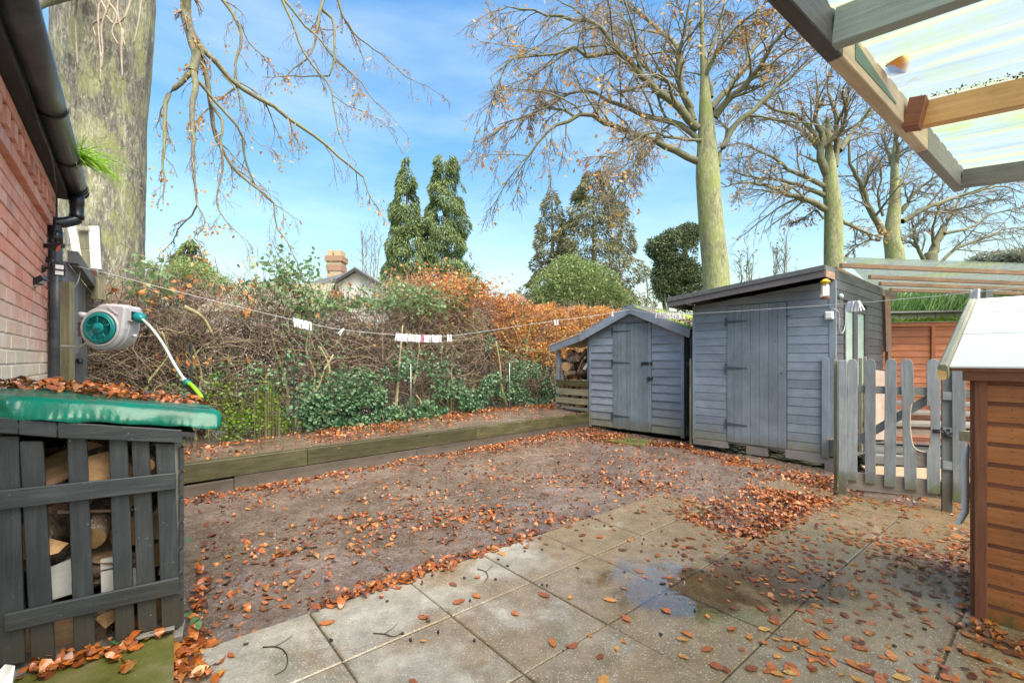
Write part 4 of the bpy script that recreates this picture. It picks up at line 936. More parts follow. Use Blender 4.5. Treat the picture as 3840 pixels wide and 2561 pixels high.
# ------------------------------------------------------------------ pergola roof over the terrace
pg = thing('pergola', 'timber pergola with corrugated plastic roof reaching over the terrace', 'pergola', (2.66, 2.74, 0))
bd = Vector((1.954, 1.47, 0)).normalized(); jd = Vector((.838, -1, -.1505)).normalized(); zB = 2.25
E = Vector((2.66, 2.74, zB)); 
def onbeam(Y): t_ = (Y - E.y) / bd.y; return E + bd * t_
up = Vector((0, 0, 1)); hB = .125; out = Vector((-bd.y, bd.x, 0))   # away from the house
def obeam(Ya, Yb, mat, dz=0, off=0):
    a, b = onbeam(Ya), onbeam(Yb); s = -out * (.0225 + off) + Vector((0, 0, hB / 2 + dz)); beam('edge_beam', a + s, b + s, hB, .045, M[mat], pg, ch=.003)
obeam(-.6, 1.54, 'pergola_dark', 0, 0); obeam(1.543, 2.22, 'pale_wood', .0, .0); obeam(2.223, 2.74, 'grey_wood')
def joist(Y, mat, h=.10, start=.047, ln=2.4, t_=.045, dz=0., name='joist'):
    a = onbeam(Y) - out * start; jh = Vector((jd.x, jd.y, 0)).normalized(); base = a + Vector((0, 0, dz + h / 2 + .0)); beam(name, base, base + jd * ln, h, t_, M[mat], pg, ch=.003); return a
joist(1.50, 'pergola_grey', .115); joist(.75, 'pergola_grey', .115)
joist(2.03, 'pine', .105); joist(2.70, 'grey_wood', .10)
# packing block between beam and pine joist, green wedge
a = onbeam(1.995) - out * .047; beam('packing_block', a + jd * .002 + Vector((0, 0, .045)), a + jd * .055 + Vector((0, 0, .04)), .12, .075, M['kennel_trim'], pg)
fB = Fr((E.x, E.y), (-bd.x, -bd.y)); 
M['green_paint'] = plain('green_fence_paint', (.05, .12, .08), .5, col2=(.1, .16, .11), sc=20)
s1 = (E - onbeam(1.60)).length; s2 = (E - onbeam(1.80)).length
side = fB.n.dot(-out); prism('paint_wedge', fB, [(s1 - .02, zB + .10), (s1 - .02, zB + .035), (s2 - .17, zB + .04), (s2 - .17, zB + .05)], side * .0455, side * .047, M['green_paint'], pg)
zc = zB + .135
a0, a1 = onbeam(-.3) + Vector((0, 0, .135)) , onbeam(2.76) + Vector((0, 0, .135))
sh_ = -out * .0
corrugated('roof_sheet', a0 + sh_, a0 + sh_ + jd * 3.0, a1 + sh_, a1 + sh_ + jd * 3.0, 34, .017, M['corr'], pg)
# moss grit lying on the joist against the sheet
mb = []; gp_ = onbeam(2.03) - out * .06 + Vector((0, 0, .108)); r_ = random.Random(5)
P_ = np.array([tuple(gp_ + jd * r_.uniform(.02, 2.0) + bd * r_.uniform(-.05, -.02) + Vector((0, 0, r_.uniform(0, .006)))) for _ in range(900)])
V, Fc = leaf_quads(P_, rnd_unit(900), rnd_unit(900), RNG.uniform(.004, .014, 900), RNG.uniform(.003, .008, 900)); M['grit'] = leafmat('dark_moss_grit', [(.02, .02, .01), (.05, .05, .015), (.12, .11, .03)], rough=.9, trans=.1)
o = np_obj('moss_grit', V, Fc, M['grit'], pg); tag(o, kind='stuff')
tube('cable_hook', [at(2950, 115, 1.75), at(2944, 130, 1.76), at(2955, 145, 1.77), at(2985, 152, 1.8)], .003, M['iron'], pg, 6, 4)
# ------------------------------------------------------------------ dark slatted log store (left)
f8 = Fr((-1.49, 2.04), (-.85, -.527), flip=True)
ls = thing('log_store', 'dark painted slatted log store beside the house wall under a green cover', 'log store', f8.p(.3, 0, 0))
def q8(name, corners, o0, o1, mat, vertical=True, par=ls, bev=.003):
    return prism(name, f8, [f8.px(x, y, (o0 + o1) / 2) for x, y in corners], o0, o1, mat, par, vertical=vertical, bev=bev)
def zpt(x, y): return (x / 1.5514, 1550 + y / 1.5514)
for c in ([(0, 130), (110, 130), (148, 1440), (0, 1470)], [(115, 160), (252, 160), (322, 1425), (184, 1455)], [(392, 140), (505, 140), (555, 1350), (432, 1395)], [(634, 150), (742, 150), (785, 1290), (672, 1330)], [(765, 155), (868, 155), (915, 1250), (805, 1290)], [(905, 170), (1014, 175), (1048, 1235), (942, 1275)]):
    q8('paling', [zpt(*p) for p in c], .0, .017, M['charcoal'])
q8('paling', [(-90, 1600), (-8, 1600), (-4, 2520), (-110, 2540)], .0, .017, M['charcoal'])
q8('rail', [(-120, 1850), (659, 1772), (661, 1832), (-120, 1925)], .019, .037, M['charcoal'], False)
q8('rail', [(16, 2301), (672, 2162), (674, 2222), (18, 2369)], .019, .037, M['charcoal'], False)
q8('fascia_board', [(-140, 1552), (70, 1570), (70, 1628), (-140, 1612)], .02, .042, M['charcoal'], False)
q8('fascia_board', [(72, 1571), (215, 1580), (216, 1640), (72, 1629)], .02, .041, M['charcoal'], False)
q8('fascia_board', [(218, 1581), (682, 1612), (684, 1660), (219, 1641)], .02, .043, M['charcoal'], False)
fd = Vector((-.638, .77, 0))
fs8 = Fr((-1.485, 2.05), (fd.x, fd.y)); 
for k in range(7): prism('side_board', fs8, rect(.0, 1.28, .06 + k * .115, .06 + k * .115 + .1), -.01, .006, M['charcoal'], ls)
for (s, d) in ((.02, .03), (.6, .03), (.02, 1.2), (.55, 1.2)):
    p = f8.p(s, 0, 0) + fd * d; beam('post', (p.x, p.y, 0), (p.x, p.y, .9 + .1 * s), .045, .045, M['grey_wood'], ls, up=(1, 0, 0))
for k in range(5):
    d = .03 + k * .29; a = f8.p(-.02, 0, .03) + fd * d; b = f8.p(.62, 0, .03) + fd * d; beam('floor_slat', a, b, .03, .2, M['grey_wood'], ls)
back_a, back_b = f8.p(-.02, 0, 0) + fd * 1.27, f8.p(.62, 0, 0) + fd * 1.27
fb8 = Fr(tuple(back_a)[:2], tuple((back_b - back_a))[:2]); prism('back_panel', fb8, rect(0, (back_b - back_a).length, .05, .98), -.01, .01, M['dark_soffit'], ls)
V = [f8.p(-.06, .04, .90), f8.p(.63, .04, 1.0), f8.p(.63, 0, 1.0) + fd * 1.27, f8.p(-.06, 0, .93) + fd * 1.27]
py_obj('roof_board', V + [v + Vector((0, 0, .018)) for v in V], [(0, 3, 2, 1), (4, 5, 6, 7), (0, 1, 5, 4), (1, 2, 6, 5), (2, 3, 7, 6), (3, 0, 4, 7)], M['dark_soffit'], ls)
o = beam('edging_lath', at(466, 2402, 1.90), at(654, 2354, 2.0), .012, .03, M['grey_wood']); tag(o, 'thin bare wood lath lying along the top edge of the mossy slab', 'lath')
o = py_obj('white_offcut', [at(-20, 2530, 1.62), at(18, 2490, 1.68), at(56, 2494, 1.66), at(38, 2600, 1.60), at(-20, 2600, 1.58), at(-20, 2536, 1.62) + Vector((0, 0, -.02)), at(18, 2496, 1.68) + Vector((0, 0, -.02)), at(56, 2500, 1.66) + Vector((0, 0, -.02)), at(38, 2606, 1.60) + Vector((0, 0, -.02)), at(-20, 2606, 1.58) + Vector((0, 0, -.02))], [(0, 1, 2, 3, 4), (9, 8, 7, 6, 5)] + [(i, (i + 1) % 5, (i + 1) % 5 + 5, i + 5) for i in range(5)], M['white_board']); tag(o, 'white painted board offcut in the leaves at the foot of the dark log store', 'board')

# logs ---------------------------------------------------------------
def log_mesh(r, ln, split=None, seed=0):
    rr = random.Random(seed); n = 14; V = []; nr = 6
    ang = [2 * math.pi * k / n for k in range(n)]
    if split == 'half': ang = [math.pi * k / (n - 3) for k in range(n - 2)]
    if split == 'wedge': ang = [math.pi * .5 * k / (n - 5) for k in range(n - 4)]
    base = [(r * (1 + .08 * rr.uniform(-1, 1))) for _ in ang]; m = len(ang) + (1 if split else 0)
    for j in range(nr + 1):
        x = -ln / 2 + ln * j / nr
        for a, b in zip(ang, base):
            q = b * (1 + .05 * mnoise.noise(Vector((x * 14, math.cos(a) * 3, math.sin(a) * 3 + seed)))); V.append((x, q * math.cos(a), q * math.sin(a)))
        if split: V.append((x, .01 * rr.uniform(-1, 1) + (0 if split == 'half' else 0.0), -.0 + .004 * rr.uniform(-1, 1)))
    Fc = [(j * m + k, j * m + (k + 1) % m, (j + 1) * m + (k + 1) % m, (j + 1) * m + k) for j in range(nr) for k in range(m)]
    me = bpy.data.meshes.new('log'); me.from_pydata(V, [], Fc + [tuple(range(m - 1, -1, -1)), tuple(range(nr * m, nr * m + m))]); me.update()
    bm = bmesh.new(); bm.from_mesh(me); bmesh.ops.recalc_face_normals(bm, faces=bm.faces); bm.to_mesh(me); bm.free()
    me.materials.append(M['log_bark']); me.materials.append(M['log_end']); me.materials.append(M['log_split'])
    nf = len(me.polygons)
    for i, p in enumerate(me.polygons):
        p.use_smooth = abs(p.normal.x) < .8 and not split
        if abs(p.normal.x) > .8: p.material_index = 1
        elif split and (i % m) >= m - 2: p.material_index = 2
    return me
LM = {}
for i, (r, ln, sp) in enumerate(((.055, .26, None), (.07, .3, None), (.045, .28, None), (.03, .3, None), (.075, .28, 'half'), (.085, .27, 'wedge'), (.065, .3, 'wedge'), (.095, .3, None))): LM[i] = (log_mesh(r, ln, sp, i), r)
def place_log(i, p, axis, roll, label, group, sc=1.):
    X = Vector(axis).normalized(); up_ = Vector((0, 0, 1)) if abs(X.z) < .9 else Vector((1, 0, 0)); Y = up_.cross(X).normalized(); Z = X.cross(Y)
    R = Matrix(((X.x, Y.x, Z.x, p[0]), (X.y, Y.y, Z.y, p[1]), (X.z, Y.z, Z.z, p[2]), (0, 0, 0, 1)))
    o = bpy.data.objects.new('firewood_log', LM[i][0]); link(o, None, R @ Matrix.Rotation(roll, 4, 'X') @ Matrix.Scale(sc, 4))
    return tag(o, label, 'log', group)
G1 = 'firewood inside the dark slatted log store'
def key(i, x, y, off, axis, roll, label, sc=1.):
    s, z = f8.px(x, y, -off); place_log(i, f8.p(s, -off, z), axis, roll, label, G1, sc)
du, dn, dz_ = f8.u, -f8.n, Vector((0, 0, 1))
key(4, 210, 1755, .13, du * 1 + dn * -.3 + dz_ * -.45, 2.4, 'split log with pale flaky bark behind the top slats, second gap from the wall')
key(1, 372, 1705, .20, du * .8 + dn * .5 + dz_ * .5, 1., 'rough barked log end at the top of the third gap of the dark log store', .8)
key(7, 368, 1790, .17, dn * 1 + du * .35 + dz_ * -.3, 0, 'smooth debarked log sloping below the rough one in the third gap')
key(7, 195, 1970, .16, dn * 1 - du * .75 + dz_ * .1, 0, 'round log with broad orange sawn face just below the upper rail', .95)
key(4, 215, 2060, .16, dn * .8 + dz_ * -.6, 3.6, 'dark barked log hanging below the broad orange sawn face')
key(1, 382, 1935, .15, dn * 1 + dz_ * .5 + du * -.2, 0, 'round log end below the upper rail in the third gap', .85)
key(6, 350, 1995, .18, dz_ * 1 + dn * .5 + du * .3, 1.2, 'grey wedge of split wood standing in the third gap', .7)
key(6, 375, 2058, .13, du * 1 + dz_ * .3 + dn * .2, 4.2, 'long pale split wedge lying in the middle of the third gap')
key(2, 385, 2128, .11, du * 1 + dz_ * -.04, 0, 'thin round flaky barked stick lying across the third gap', .85)
key(6, 370, 2192, .13, du * 1 + dz_ * .1, .5, 'brown splinter of wood under the thin round stick', .7)
key(6, 232, 2105, .12, du * .9 + dz_ * -.3 + dn * .3, 2.5, 'broken dark splinter resting on the white board in the log store', .6)
key(4, 240, 2390, .12, du * 1 + dn * .1, 2.0, 'big rough split log at floor level in the second gap')
key(5, 375, 2325, .14, dn * 1 + du * .4, 1., 'dark old log low in the third gap behind the leaves', .8)
key(0, 556, 1720, .10, dn * 1 + dz_ * .2, 1., 'small round log near the right end of the dark log store top', .6)
rl = random.Random(21)
for row in range(7):
    for col_ in range(5):
        for dpt in (.33, .66, .98):
            i = rl.choice([0, 1, 4, 5, 6, 2]); s = .06 + col_ * .125 + rl.uniform(-.02, .02); z = .10 + row * .118 + rl.uniform(-.01, .01)
            if z > .86: continue
            p = f8.p(s, 0, z) + fd * (dpt - .02); place_log(i, p, fd + Vector((rl.uniform(-.2, .2), rl.uniform(-.2, .2), rl.uniform(-.1, .1))), rl.uniform(0, 6), 'cut log in the shadowed pile deep inside the dark slatted log store', G1)
def slabboard(name, corners, off, mat, label, cat='board', th=.015):
    pts = [f8.px(x, y, -off) for x, y in corners]; o = prism(name, f8, pts, -off - th, -off, mat, None); tag(o, label, cat); return o
slabboard('white_board', [(180, 2130), (268, 2095), (275, 2225), (192, 2250)], .06, M['white_board'], 'white painted board behind the second gap of the dark log store')
slabboard('white_board', [(376, 2100), (424, 2088), (430, 2215), (380, 2228)], .07, M['white_board'], 'white painted board half hidden by the thin stick in the dark log store')
slabboard('white_board', [(494, 2130), (514, 2130), (518, 2200), (494, 2200)], .07, M['white_board'], 'white strip showing in the narrow fourth gap of the dark log store')
slabboard('thin_batten', [(215, 1916), (500, 1908), (500, 1916), (215, 1926)], .05, M['rafter'], 'thin reddish batten lying across the logs below the upper rail', 'batten', .02)

# logs in the lean-to
G2 = 'firewood in the lean-to beside the small shed'
def key2(i, x, y, off, axis, roll, label, sc=1.):
    s, z = f1.px(x, y, -off); place_log(i, f1.p(s, -off, z), axis, roll, label, G2, sc)
w1, wn1 = f1.u, -f1.n
def zz(x, y): return (2050 + x / 3.732, 1200 + y / 3.732)
for (i, c, off, ax, lab, sc) in ((1, (350, 462), .3, wn1 * 1 - w1 * .4, 'round orange sawn log at the very top of the lean-to pile', 1.0), (1, (450, 500), .3, wn1 - w1 * .2, 'half hidden sawn log right of the topmost one in the lean-to', .9), (7, (370, 545), .12, w1 * 1 + dz_ * .2, 'thick greenish barked log lying across the lean-to pile', .85), (7, (320, 650), .1, wn1 * 1 - w1 * .15 + dz_ * .05, 'large orange sawn log face in the middle of the lean-to pile', .95), (1, (235, 680), .16, wn1 + w1 * .2, 'brown log left of the large orange sawn face', 1.), (4, (520, 510), .2, w1 * .7 + dz_ * .7, 'chunky split log beside the shed wall in the lean-to', 1.), (0, (335, 745), .06, wn1 + w1 * .3, 'white ended round piece at the front of the lean-to pile', .9), (4, (540, 720), .2, w1 + dz_ * .1, 'reddish split log low by the shed wall in the lean-to', 1.)):
    x, y = zz(*c); key2(i, x, y, off, ax, rl.uniform(0, 6), lab, sc)
s, z = f1.px(*zz(530, 630)); o = prism('white_lath', f1, [(s - .09, z - .07), (s - .04, z - .10), (s + .10, z + .08), (s + .06, z + .11)], -.09, -.07, M['white_board']); tag(o, 'white painted board leaning on the logs in the lean-to', 'board')
s, z = f1.px(*zz(430, 630)); o = prism('brown_lath', f1, [(s - .06, z - .12), (s - .045, z - .125), (s + .08, z + .1), (s + .06, z + .11)], -.09, -.075, M['rafter']); tag(o, 'thin brown stick leaning beside the white board in the lean-to', 'stick')
s, z = f1.px(*zz(240, 740)); o = prism('white_scrap', f1, [(s - .05, z - .03), (s + .04, z - .035), (s + .05, z + .02), (s - .04, z + .03)], -.08, -.06, M['white_board']); tag(o, 'small white scrap at the lower left of the lean-to pile', 'scrap')
for row in range(8):
    for col_ in range(6):
        z = .36 + row * .105; s = -.69 + col_ * .125 + rl.uniform(-.02, .02)
        if z > 1.05 and col_ < 1: continue
        for off in ((.16, .55) if row < 5 else (.42, .75)):
            place_log(rl.choice([0, 1, 4, 5, 1]), f1.p(s, -off - rl.uniform(0, .03), z + rl.uniform(-.01, .01)), wn1 + Vector((rl.uniform(-.2, .2), rl.uniform(-.2, .2), 0)), rl.uniform(0, 6), 'sawn log packed behind the slats of the lean-to store', G2)

# ------------------------------------------------------------------ green cover on the log store
C8 = [f8.p(-.165, .05, 0), f8.p(.66, .06, 0), f8.p(.64, 0, 0) + fd * 1.24, f8.p(-.13, 0, 0) + fd * 1.24]
ztopc = [1.005, 1.125, 1.095, 1.02]; zbotc = [.925, 1.03, 1.02, .94]
nx_, ny_, nz_ = 110, 60, 8
idx = {}; Vg = []
def cpos(a, b, c):
    """a,b,c in 0..1 on the shell -> world, with rounded lips and wrinkles"""
    r = .035; hx, hy, hz = .42, .62, .045; p = Vector(((a - .5) * 2 * hx, (b - .5) * 2 * hy, (c - .5) * 2 * hz))
    q = Vector((max(-hx + r, min(hx - r, p.x)), max(-hy + r, min(hy - r, p.y)), max(-hz + r * .9, min(hz - r * .9, p.z)))); d = p - q
    if d.length > 1e-6: p = q + d.normalized() * r
    a, b, c = p.x / (2 * hx) + .5, p.y / (2 * hy) + .5, p.z / (2 * hz) + .5
    w_ = [(1 - a) * (1 - b), a * (1 - b), a * b, (1 - a) * b]
    xy = sum((C8[i] * w_[i] for i in range(4)), Vector()); zt = sum(ztopc[i] * w_[i] for i in range(4)); zb_ = sum(zbotc[i] * w_[i] for i in range(4))
    P = Vector((xy.x, xy.y, zb_ + (zt - zb_) * c))
    nv = Vector((P.x * 3, P.y * 3, c * 1.2)); ed = 1 - min(1, min(a, 1 - a, b, 1 - b) / .06)
    P.z += (.008 * mnoise.noise(nv * 1.1) + .002 * mnoise.noise(nv * 3.7))
    if c < .9 and ed > 0:
        fr_ = f8.n if b < .5 else -f8.n
        k = (1 - c); wv = (.014 * mnoise.noise(Vector((a * 5, b * 7, c * 1.2))) + .003 * mnoise.noise(Vector((a * 16, b * 20, c * 1.)))) * (1.15 - c)
        P += (f8.n if b < .06 else (-f8.u if a < .06 else Vector((0, 0, 0)))) * wv * (.5 + k)
        P += f8.n * (.005 * math.sin(a * 190 + 6 * mnoise.noise(Vector((a * 14, 0, 0)))) * max(0, .6 - c)) * (1 if b < .06 else 0)
        if c < .25: P.z += .007 * mnoise.noise(Vector((a * 9, b * 9, 4)))
    P -= f8.n * (.05 * c * (1 if b < .08 else 0))
    fold = math.exp(-((a - .845) / .022) ** 2) * (1 if b < .1 else 0) * math.exp(-((c - .75) / .3) ** 2); P += f8.n * fold * .02
    return P
def vid(i, j, k):
    key_ = (i, j, k)
    if key_ not in idx: idx[key_] = len(Vg); Vg.append(tuple(cpos(i / nx_, j / ny_, k / nz_)))
    return idx[key_]
Fg = []
for i in range(nx_):
    for j in range(ny_): Fg.append((vid(i, j, nz_), vid(i + 1, j, nz_), vid(i + 1, j + 1, nz_), vid(i, j + 1, nz_)))
for i in range(nx_):
    for k in range(nz_): Fg.append((vid(i, 0, k), vid(i + 1, 0, k), vid(i + 1, 0, k + 1), vid(i, 0, k + 1))); Fg.append((vid(i, ny_, k), vid(i, ny_, k + 1), vid(i + 1, ny_, k + 1), vid(i + 1, ny_, k)))
for j in range(ny_):
    for k in range(nz_): Fg.append((vid(0, j, k), vid(0, j, k + 1), vid(0, j + 1, k + 1), vid(0, j + 1, k))); Fg.append((vid(nx_, j, k), vid(nx_, j + 1, k), vid(nx_, j + 1, k + 1), vid(nx_, j, k + 1)))
t = NT('green_pvc'); v = t.vec('World'); n1 = t.noise(v, 9., 5, .6); n2 = t.noise(v, 60., 4, .6); c = t.mix(t.rng(n1, .4, .65), (.0, .145, .095), (.005, .09, .062)); g = t.n('NewGeometry'); sx = t.n('SeparateXYZ', None, Vector=(g, 'Normal'))
gr = t.math('MULTIPLY', t.rng((sx, 'Z'), .6, .95), t.rng(n1, .42, .66, 0, .55, True)); c = t.mix(gr, c, (.045, .085, .05))
M['pvc'] = t.done(c, t.rng(n1, .3, .7, .2, .34), n1, .3, .012, .35)
o = np_obj('green_cover', Vg, Fg, M['pvc'], None, True); tag(o, 'wet green plastic cover with rust leaves on the dark log store', 'cover')
def cover_top(a, b):
    return cpos(a, b, 1.0)

# ------------------------------------------------------------------ brick wall, gutter, downpipe
bwd = Vector((-.641, .767, 0)).normalized(); W0 = Vector((-2.334, 2.075, 0)); fw8 = Fr((W0.x, W0.y), (bwd.x, bwd.y)); 
if fw8.n.x < 0: fw8 = Fr((W0.x, W0.y), (bwd.x, bwd.y), flip=True)
WE = 1.60
hw = thing('brick_house_wall', 'red brick house wall with dentil band at the eaves', 'house', fw8.p(.8, -.1, 0))
prism('mortar', fw8, rect(-2.4, WE - .004, -.1, 2.50), -.24, -.008, M['mortar'], hw)
rb = random.Random(4); bmh = {}
def brick(s0, s1, z0, z1, o1=0.0):
    c = fw8.p((s0 + s1) / 2, o1 - .05, (z0 + z1) / 2); X, Z = fw8.u, Vector((0, 0, 1)); Y = Z.cross(X)
    R = Matrix(((X.x, Y.x, Z.x, c.x), (X.y, Y.y, Z.y, c.y), (X.z, Y.z, Z.z, c.z), (0, 0, 0, 1)))
    o = bpy.data.objects.new('brick', box_mesh('brick', s1 - s0, z1 - z0, .1, M['brick'], .0025)); link(o, hw, R)
for r in range(30):
    z0 = .0 + r * .075 - .05; z0 = 2.196 - (30 - r) * .075 + .005
    if z0 < .75: continue
    s = -.45 + (.0 if r % 2 else .1125)
    s = WE - (.103 if r % 2 else .2150)
    while s > -.8:
        hdr = (r % 2 and abs(s - (WE - .103)) < 1e-4)
        w_ = .103 if hdr else .215
        brick(s, s + w_, z0, z0 + .065, rb.uniform(-.002, .0015)); s -= .225
for (z0, hh, o1, ww) in ((2.200, .065, .028, .215), (2.362, .06, .045, .215)):
    s = WE + .02 - ww
    while s > -.85: brick(s, s + ww, z0, z0 + hh, o1 + rb.uniform(-.001, .001)); s -= ww + .01
s = WE - .06; k = 0
while s > -.85:
    brick(s, s + .075, 2.272, 2.352, .045 if k % 2 == 0 else .004); s -= .085; k += 1
prism('eaves_board', fw8, rect(-2.4, WE + .03, 2.43, 2.50), -.05, .10, M['dark_soffit'], hw)
prism('fascia', fw8, rect(-2.4, WE + .04, 2.44, 2.60), .06, .085, M['dark_soffit'], hw)
pc_ = fw8.p(-2.4, .16, 2.615); V = [fw8.p(-2.4, .14, 2.60), fw8.p(WE + .05, .14, 2.60), fw8.p(WE + .05, -2.4, 3.9), fw8.p(-2.4, -2.4, 3.9)]
M['roof_tile_dark'] = plain('dark_roof_tile', (.12, .07, .055), .8, col2=(.08, .06, .05), sc=5)
py_obj('roof', V + [v + Vector((0, 0, .03)) for v in V], [(0, 3, 2, 1), (4, 5, 6, 7), (0, 1, 5, 4), (1, 2, 6, 5), (2, 3, 7, 6), (3, 0, 4, 7)], M['roof_tile_dark'], hw)
py_obj('end_wall', [fw8.p(WE - .004, -.01, -.1), fw8.p(WE - .004, -2.6, -.1), fw8.p(WE - .004, -2.6, 2.5), fw8.p(WE - .004, -.01, 2.5)], [(0, 1, 2, 3)], M['brick'], hw)
gt = thing('rain_gutter', 'black half round gutter along the eaves of the brick wall', 'gutter', fw8.p(.8, .14, 2.45))
def gutter_part(name, s0, s1, r, th, mat, cz=2.53, co=.145):
    V = []; n = 13
    for s in (s0, s1):
        for rr_ in (r, r - th):
            for k in range(n):
                a_ = math.pi + math.pi * k / (n - 1); V.append(fw8.p(s, co + rr_ * math.cos(a_), cz + rr_ * math.sin(a_)))
    Fc = []
    for k in range(n - 1): Fc += [(k, k + 1, k + 1 + 2 * n, k + 2 * n), (n + k, 3 * n + k, 3 * n + k + 1, n + k + 1), (k, n + k, n + k + 1, k + 1), (2 * n + k, 2 * n + k + 1, 3 * n + k + 1, 3 * n + k)]
    Fc += [(0, 2 * n, 3 * n, n), (n - 1, 2 * n - 1, 4 * n - 1, 3 * n - 1)]
    return py_obj(name, V, Fc, mat, gt, True)
gutter_part('channel', -2.3, WE + .10, .062, .004, M['pipe_black'])
for s in (.16, .92): gutter_part('bracket', s, s + .03, .069, .006, M['black_plastic']); beam('bracket_arm', fw8.p(s + .015, .08, 2.505), fw8.p(s + .015, .0, 2.50), .03, .02, M['black_plastic'], gt)
for s in (WE - .07, WE - .01, WE + .085): gutter_part('union', s, s + .02, .068, .006, M['black_plastic'])
gutter_part('end_cap', WE + .10, WE + .106, .066, .062, M['black_plastic'])
dp = thing('downpipe', 'weathered black round downpipe at the corner of the brick wall', 'downpipe', fw8.p(WE - .07, .07, 0))
PX = fw8.p(WE - .06, .04, 0); px_, py_ = PX.x, PX.y
lathe('outlet', [(.0, .045), (-.08, .045), (-.085, .042), (-.15, .041), (-.155, .045), (-.175, .045)], fw8.p(WE + .0, .145, 2.475), (0, 0, 1), M['black_plastic'], dp, 16)
tube('bend', [fw8.p(WE + .0, .145, 2.33), fw8.p(WE + .0, .145, 2.29), fw8.p(WE - .03, .09, 2.25), fw8.p(WE - .06, .04, 2.22), fw8.p(WE - .06, .04, 2.15)], .038, M['black_plastic'], dp, 14, 5)
lathe('pipe', [(0, .037), (2.17, .037)], (px_, py_, 0), (0, 0, 1), M['pipe_black'], dp, 18); lathe('socket', [(2.08, .039), (2.17, .039)], (px_, py_, 0), (0, 0, 1), M['black_plastic'], dp, 18)
lathe('collar', [(1.90, .038), (1.93, .038)], (px_, py_, 0), (0, 0, 1), M['black_plastic'], dp, 16); beam('bracket', fw8.p(WE - .22, .02, 1.93), fw8.p(WE - .06, .05, 1.93), .035, .03, M['black_plastic'], dp)
cb = thing('eaves_cable', 'thin black cable looping down the brick wall to the lights', 'cable', fw8.p(.9, .03, 2.2))
tube('cable', [fw8.p(-.3, .10, 2.50), fw8.p(.15, .105, 2.41), fw8.p(.5, .11, 2.40), fw8.p(.92, .09, 2.40), fw8.p(1.35, .06, 2.38), fw8.p(1.46, .05, 2.25), fw8.p(1.46, .03, 2.0), fw8.p(1.44, .05, 1.93), fw8.p(1.32, .03, 1.9), fw8.p(1.28, .03, 1.75), fw8.p(1.32, .03, 1.66)], .004, M['iron'], cb, 6, 5)
def flood(x, y, Y, aim, label, s_):
    p = at(x, y, Y); T_ = thing('floodlight', label, 'floodlight', p, 'security lights on the brick wall'); ax = Vector(aim).normalized(); up_ = Vector((0, 0, 1)); Xr = up_.cross(ax).normalized(); Zr = ax.cross(Xr)
    def quad(name, w_, h_, d0, d1, mat):
        V = [p + Xr * a * w_ + Zr * b * h_ + ax * d for d in (d0, d1) for (a, b) in ((-1, -1), (1, -1), (1, 1), (-1, 1))]
        return py_obj(name, V, [(0, 3, 2, 1), (4, 5, 6, 7), (0, 1, 5, 4), (1, 2, 6, 5), (2, 3, 7, 6), (3, 0, 4, 7)], mat, T_)
    quad('housing', .028, .042, -.02, .012, M['black_plastic']); quad('lens', .020, .032, .0125, .014, M['white_board']); quad('rim', .030, .005, .0, .018, M['black_plastic'])
    wp = fw8.p(s_, .0, p.z + .01); tube('arm', [wp, wp.lerp(p, .5) + Vector((0, 0, .01)), p - ax * .02], .010, M['black_plastic'], T_, 8, 3); lathe('mount', [(0, .025), (.012, .025), (.02, .012)], wp, fw8.n, M['black_plastic'], T_, 12)
flood(221, 1012, 3.02, (.75, -.55, -.12), 'small floodlight with pale lens in front of the black downpipe', WE - .35)
flood(142, 1058, 2.80, (.5, .2, -.75), 'small floodlight tilted down on the brick wall left of the pipe', WE - .62)
# cable ties cluster on pipe, robin-red tape
ct = thing('cable_clamp', 'black clamp with rust leaf caught on it high on the downpipe', 'clamp', at(205, 925, 3.05))
beam('clamp_arm', at(160, 922, 3.1), at(238, 922, 3.08), .03, .02, M['black_plastic'], ct); tube('tie', [at(195, 900, 3.05), at(205, 915, 3.02), at(218, 908, 3.02), at(210, 925, 3.02), at(200, 940, 3.02)], .006, M['black_plastic'], ct, 6, 3)
lf = at(212, 928, 3.0); py_obj('leaf', [lf, lf + Vector((.03, 0, .02)), lf + Vector((.035, -.01, -.02)), lf + Vector((.005, -.01, -.035))], [(0, 1, 2, 3)], M['orange_fence'], ct)
# grass tuft in the gutter
gp0 = fw8.p(1.0, .19, 2.55); P_ = np.array([tuple(gp0)] * 90) + RNG.normal(0, .02, (90, 3)); V, Fc = [], []
C = np.zeros((90, 6, 3)); C[:, 0] = P_; d = norm(np.stack([RNG.uniform(.2, 1.6, 90), RNG.uniform(-.6, 1.2, 90), RNG.uniform(-.1, .9, 90)], 1))
for j in range(1, 6): d = norm(d + np.array([.05, 0, -.22])); C[:, j] = C[:, j - 1] + d * RNG.uniform(.03, .07, 90)[:, None]
V, Q = tubes_np(C, np.linspace(.004, .0008, 6)[None].repeat(90, 0), 3); o = np_obj('grass_tuft', V, Q, M['lime_blade']); tag(o, 'bright lime green grass tuft growing out of the gutter', 'grass', kind='stuff')

